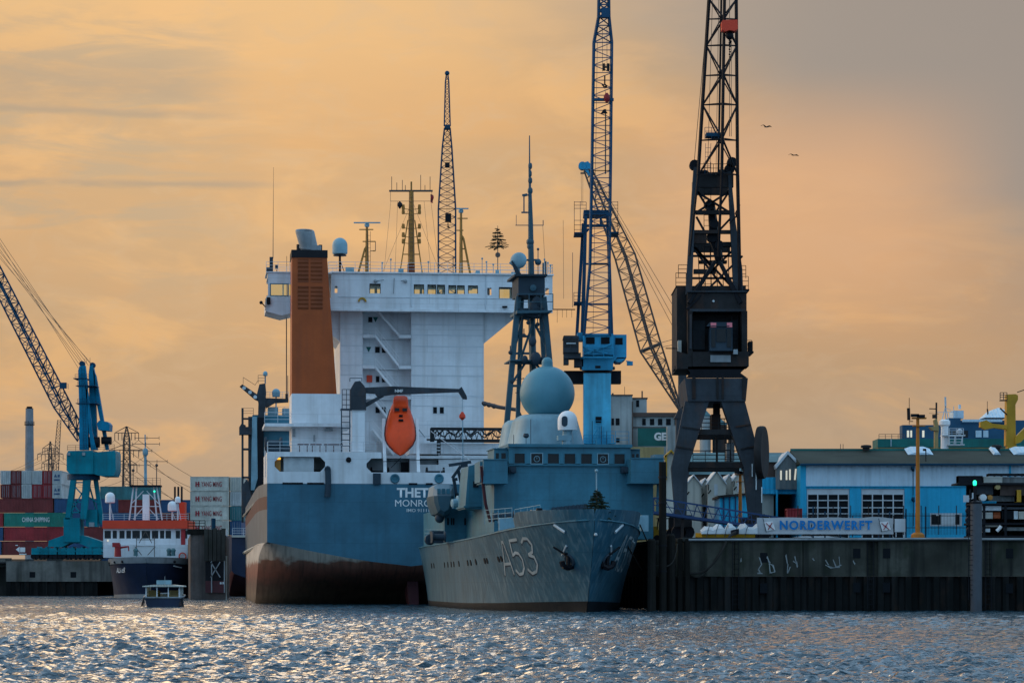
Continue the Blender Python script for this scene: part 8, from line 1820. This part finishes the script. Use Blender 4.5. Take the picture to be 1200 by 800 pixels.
mb = MB(); rg = random.Random(8)
mb.box(wx(1139, Y), wx(1290, Y), Y+3.05, Y+3.2, GQ, wz(567, Y)); mb.build('back_plate', M['steel_black'], t)
mb = MB()
for py in (572, 577, 583, 595, 602, 606, 617, 622): mb.box(wx(1141, Y), wx(1288, Y), Y+2.0, Y+2.2, wz(py, Y)-.08, wz(py, Y)+.08)
for i in range(22): px = 1142+i*6.5; mb.box(wx(px, Y), wx(px, Y)+.1, Y+2.21, Y+2.29, GQ+.1, wz(567, Y))
mb.build('inner_frame', M['timber_dark'], t)
items = [(1124, 1152, 557, 565.3, 'steel_black', 'dark ribbed section on top of the rack, at its outer end', .2), (1153, 1175, 558, 565.3, 'rub_rail', 'rust stained pale section on the top shelf', .1), (1160, 1260, 554.2, 557.3, 'steel_black', 'long dark beam lying across the top of the rack', .4), (1176, 1250, 558.2, 565.3, 'plank_grey', 'long grey panel on the top shelf', .3),
         (1146, 1165, 567.2, 579, 'crane_slate', 'grey steel box standing under the top shelf', .5), (1166, 1172, 567, 574, 'tan', 'tan coil hanging under the top shelf', -.2), (1173, 1260, 567.5, 580, 'wall_brown', 'long brown grey box girder on the middle level', .4), (1148, 1156, 578.5, 587, 'letter_dim', 'white round drum on the middle level', -.2), (1157, 1163, 579.5, 586, 'mast_yellow', 'ochre cone shaped piece beside the white drum', -.2), (1149, 1167, 587.2, 589.2, 'shed_blue', 'blue beam lying on the middle shelf', -.25), (1160, 1192, 580.3, 587, 'plank_grey', 'grey girder section behind the ochre piece', .9), (1191, 1196, 574, 588, 'yellow', 'yellow machine part on the middle level', -.28),
         (1150, 1173, 592.6, 598, 'door_white', 'white panel on the third level', -.1), (1149, 1163, 600, 607.5, 'rub_rail', 'pale crate at the start of the lower level', -.1), (1164, 1172, 600, 607.5, 'funnel_louvre', 'rusty crate beside the pale one', -.1), (1174, 1187, 598, 608, 'window_black', 'black box with pale edge on the lower level', 0), (1188, 1192.5, 598.5, 608, 'letter_dim', 'narrow white box beside the black one', -.1), (1193.5, 1200, 599, 608, 'wall_cream', 'cream box at the picture edge on the lower level', -.1), (1174, 1200, 594, 596.5, 'rail_dark', 'dark bar over the black box', -.1),
         (1152, 1172, 614.5, 617, 'rub_rail', 'rusty pale bar on the lowest level', -.1), (1153, 1160, 619, 623, 'letter_dim', 'white block on the bottom shelf', -.1), (1176, 1215, 617.5, 621.5, 'plank_grey', 'grey beam on the bottom shelf', -.1)]
for px0, px1, py0, py1, m, lab, dy in items:
    mb = MB(); x0, x1, z0, z1 = wx(px0, Y), wx(px1, Y), wz(py1, Y), wz(py0, Y); y0 = Y+dy
    if 'drum' in lab or 'coil' in lab: r_ = min(x1-x0, z1-z0)/2; mb.lathe(((x0+x1)/2, y0, (z0+z1)/2), [(r_*.5, -.02), (r_, 0), (r_, .7), (r_*.8, .72)], 16, (0,1,0))
    elif 'cone' in lab: mb.lathe((x0, y0+.3, (z0+z1)/2), [((z1-z0)/2, 0), (.08, x1-x0)], 12, (1,0,0))
    else:
        mb.box(x0, x1, y0+.05, y0+1.4, z0+.04, z1-.04); n = max(2, int((x1-x0)/.55))
        for i in range(n): a = lerp(x0, x1-.07, i/(n-1)); mb.box(a, a+.07, y0, y0+1.45, z0, z1)
        mb.box(x0+.07, x1-.07, y0+.01, y0+.049, z1-.1, z1-.005); mb.box(x0+.07, x1-.07, y0+.01, y0+.049, z0+.005, z0+.1)
    solo(mb, 'steel_section', M[m], lab, 'steel section', ((x0+x1)/2, y0, z0), 'steel pieces stored in the rack')
mb = MB(); mb.path([P(1168, 622, Y-.3), P(1171, 619, Y-.3), P(1173, 616, Y-.3)], .16, 6); solo(mb, 'elbow_pipe', M['letter_white'], 'white bent pipe sticking out of the rack bottom', 'pipe', P(1168, 624, Y-.3))
# mooring ropes, small things at the naval ship's berth
def rope(pts, Y, r, lab):
    a = [P(*p, Y+dy) for *p, dy in [(x, y, d) for x, y, d in pts]]; out = []
    for i in range(len(a)-1):
        for k in range(8):
            p0, p1, p2, p3 = a[max(0, i-1)], a[i], a[i+1], a[min(len(a)-1, i+2)]; s = k/8
            out.append(.5*((2*p1)+(p2-p0)*s+(2*p0-5*p1+4*p2-p3)*s*s+(3*p1-p0-3*p2+p3)*s**3))
    out.append(a[-1]); mb = MB(); mb.path(out, r, 5); solo(mb, 'mooring_rope', M['rope'], lab, 'rope', out[-1])
rope([(862, 623, 0), (855, 628, -1), (846, 645, -2.2), (836, 660, -2.4), (822, 670, -2.2), (806, 671, -1.6), (797, 664, -1.0)], 236.5, .09, 'thick black rope drooping from the fender block along the quay wall')
rope([(862, 624, 0), (852, 632, -1.6), (842, 649, -2.3), (832, 664, -2.4), (818, 676, -2.2), (800, 668, -1)], 236.7, .06, 'thinner black rope hanging just under the thick one')
rope([(794, 637, 0), (790, 655, -1), (782, 663, -1.4), (768, 662, -1.8), (760, 655, -2)], 234.2, .05, 'slack thin rope between the fender pile and the naval ship')
t = thing('forklift', 'small yellow forklift parked behind the dark fender pile', 'vehicle', (wx(780, 262), 262, GQ)); Yk = 262.0; x = wx(779, Yk)
mb = MB(); mb.box(x-1.0, x+.8, Yk, Yk+1.2, GQ+.35, GQ+1.2); mb.box(x-1.2, x-.6, Yk+.1, Yk+1.1, GQ+.5, GQ+1.5); mb.build('body', M['yellow'], t)
mb = MB()
for a in (-.7, .7): mb.bar((x+a, Yk+.1, GQ+1.2), (x+a*.8, Yk+.1, GQ+2.2), .05); mb.bar((x+a, Yk+1.1, GQ+1.2), (x+a*.8, Yk+1.1, GQ+2.2), .05)
mb.box(x-.7, x+.7, Yk, Yk+1.2, GQ+2.2, GQ+2.28); mb.bar((x+1.0, Yk+.3, GQ+.1), (x+1.0, Yk+.3, GQ+2.6), .08); mb.bar((x+1.0, Yk+.9, GQ+.1), (x+1.0, Yk+.9, GQ+2.6), .08); mb.build('guard_and_mast', M['steel_black'], t)
for a in (-.7, .6): mb = MB(); mb.lathe((x+a, Yk-.1, GQ+.36), [(.36, 0), (.36, 1.4)], 12, (0,1,0)); mb.build('wheel', M['steel_black'], t)
mb = MB(); Yk = 255.0; mb.box(wx(801, Yk), wx(807.5, Yk), Yk, Yk+.8, GQ, wz(617, Yk)); mb.lathe((wx(804, Yk), Yk+.4, wz(617, Yk)), [(.2, 0), (.25, .15), (.1, .3)], 8); solo(mb, 'red_cabinet', M['red_paint'], 'small red cabinet at the foot of the dark crane leg', 'cabinet', (wx(804, Yk), Yk, GQ))
# gulls
for px, py, Y, lab, s in ((898, 149, 150, 'gliding gull with folded wings, closer to the dark crane jib', .30), (930, 182, 170, 'gull with spread wings, lower and farther from the jib', .32)):
    t = thing('flying_gull', lab, 'bird', P(px, py, Y), group='gulls in the grey sky'); c = P(px, py, Y)
    mb = MB(); mb.loft([[c+V((x*s, r*math.cos(a)*s, r*math.sin(a)*s)) for a in [k*math.pi/4 for k in range(8)]] for x, r in ((-.42, .02), (-.25, .07), (0, .10), (.25, .08), (.36, .06), (.44, .015))], True, True); mb.build('body', M['bird'], t)
    up_ = .35 if px < 910 else .22
    for sg in (-1, 1):
        mb = MB(); a, b_, d = c+V((.05*s, sg*.06*s, .05*s)), c+V((sg*.55*s+.1*s, sg*.4*s, up_*s)), c+V((sg*1.05*s, sg*.7*s, (up_-.22)*s)); w = V((-.22*s, 0, -.02*s))
        mb.ext([a, b_, d, b_+w*.8, a+w], (0, .02, -.015)); mb.build('wing', M['bird'], t)
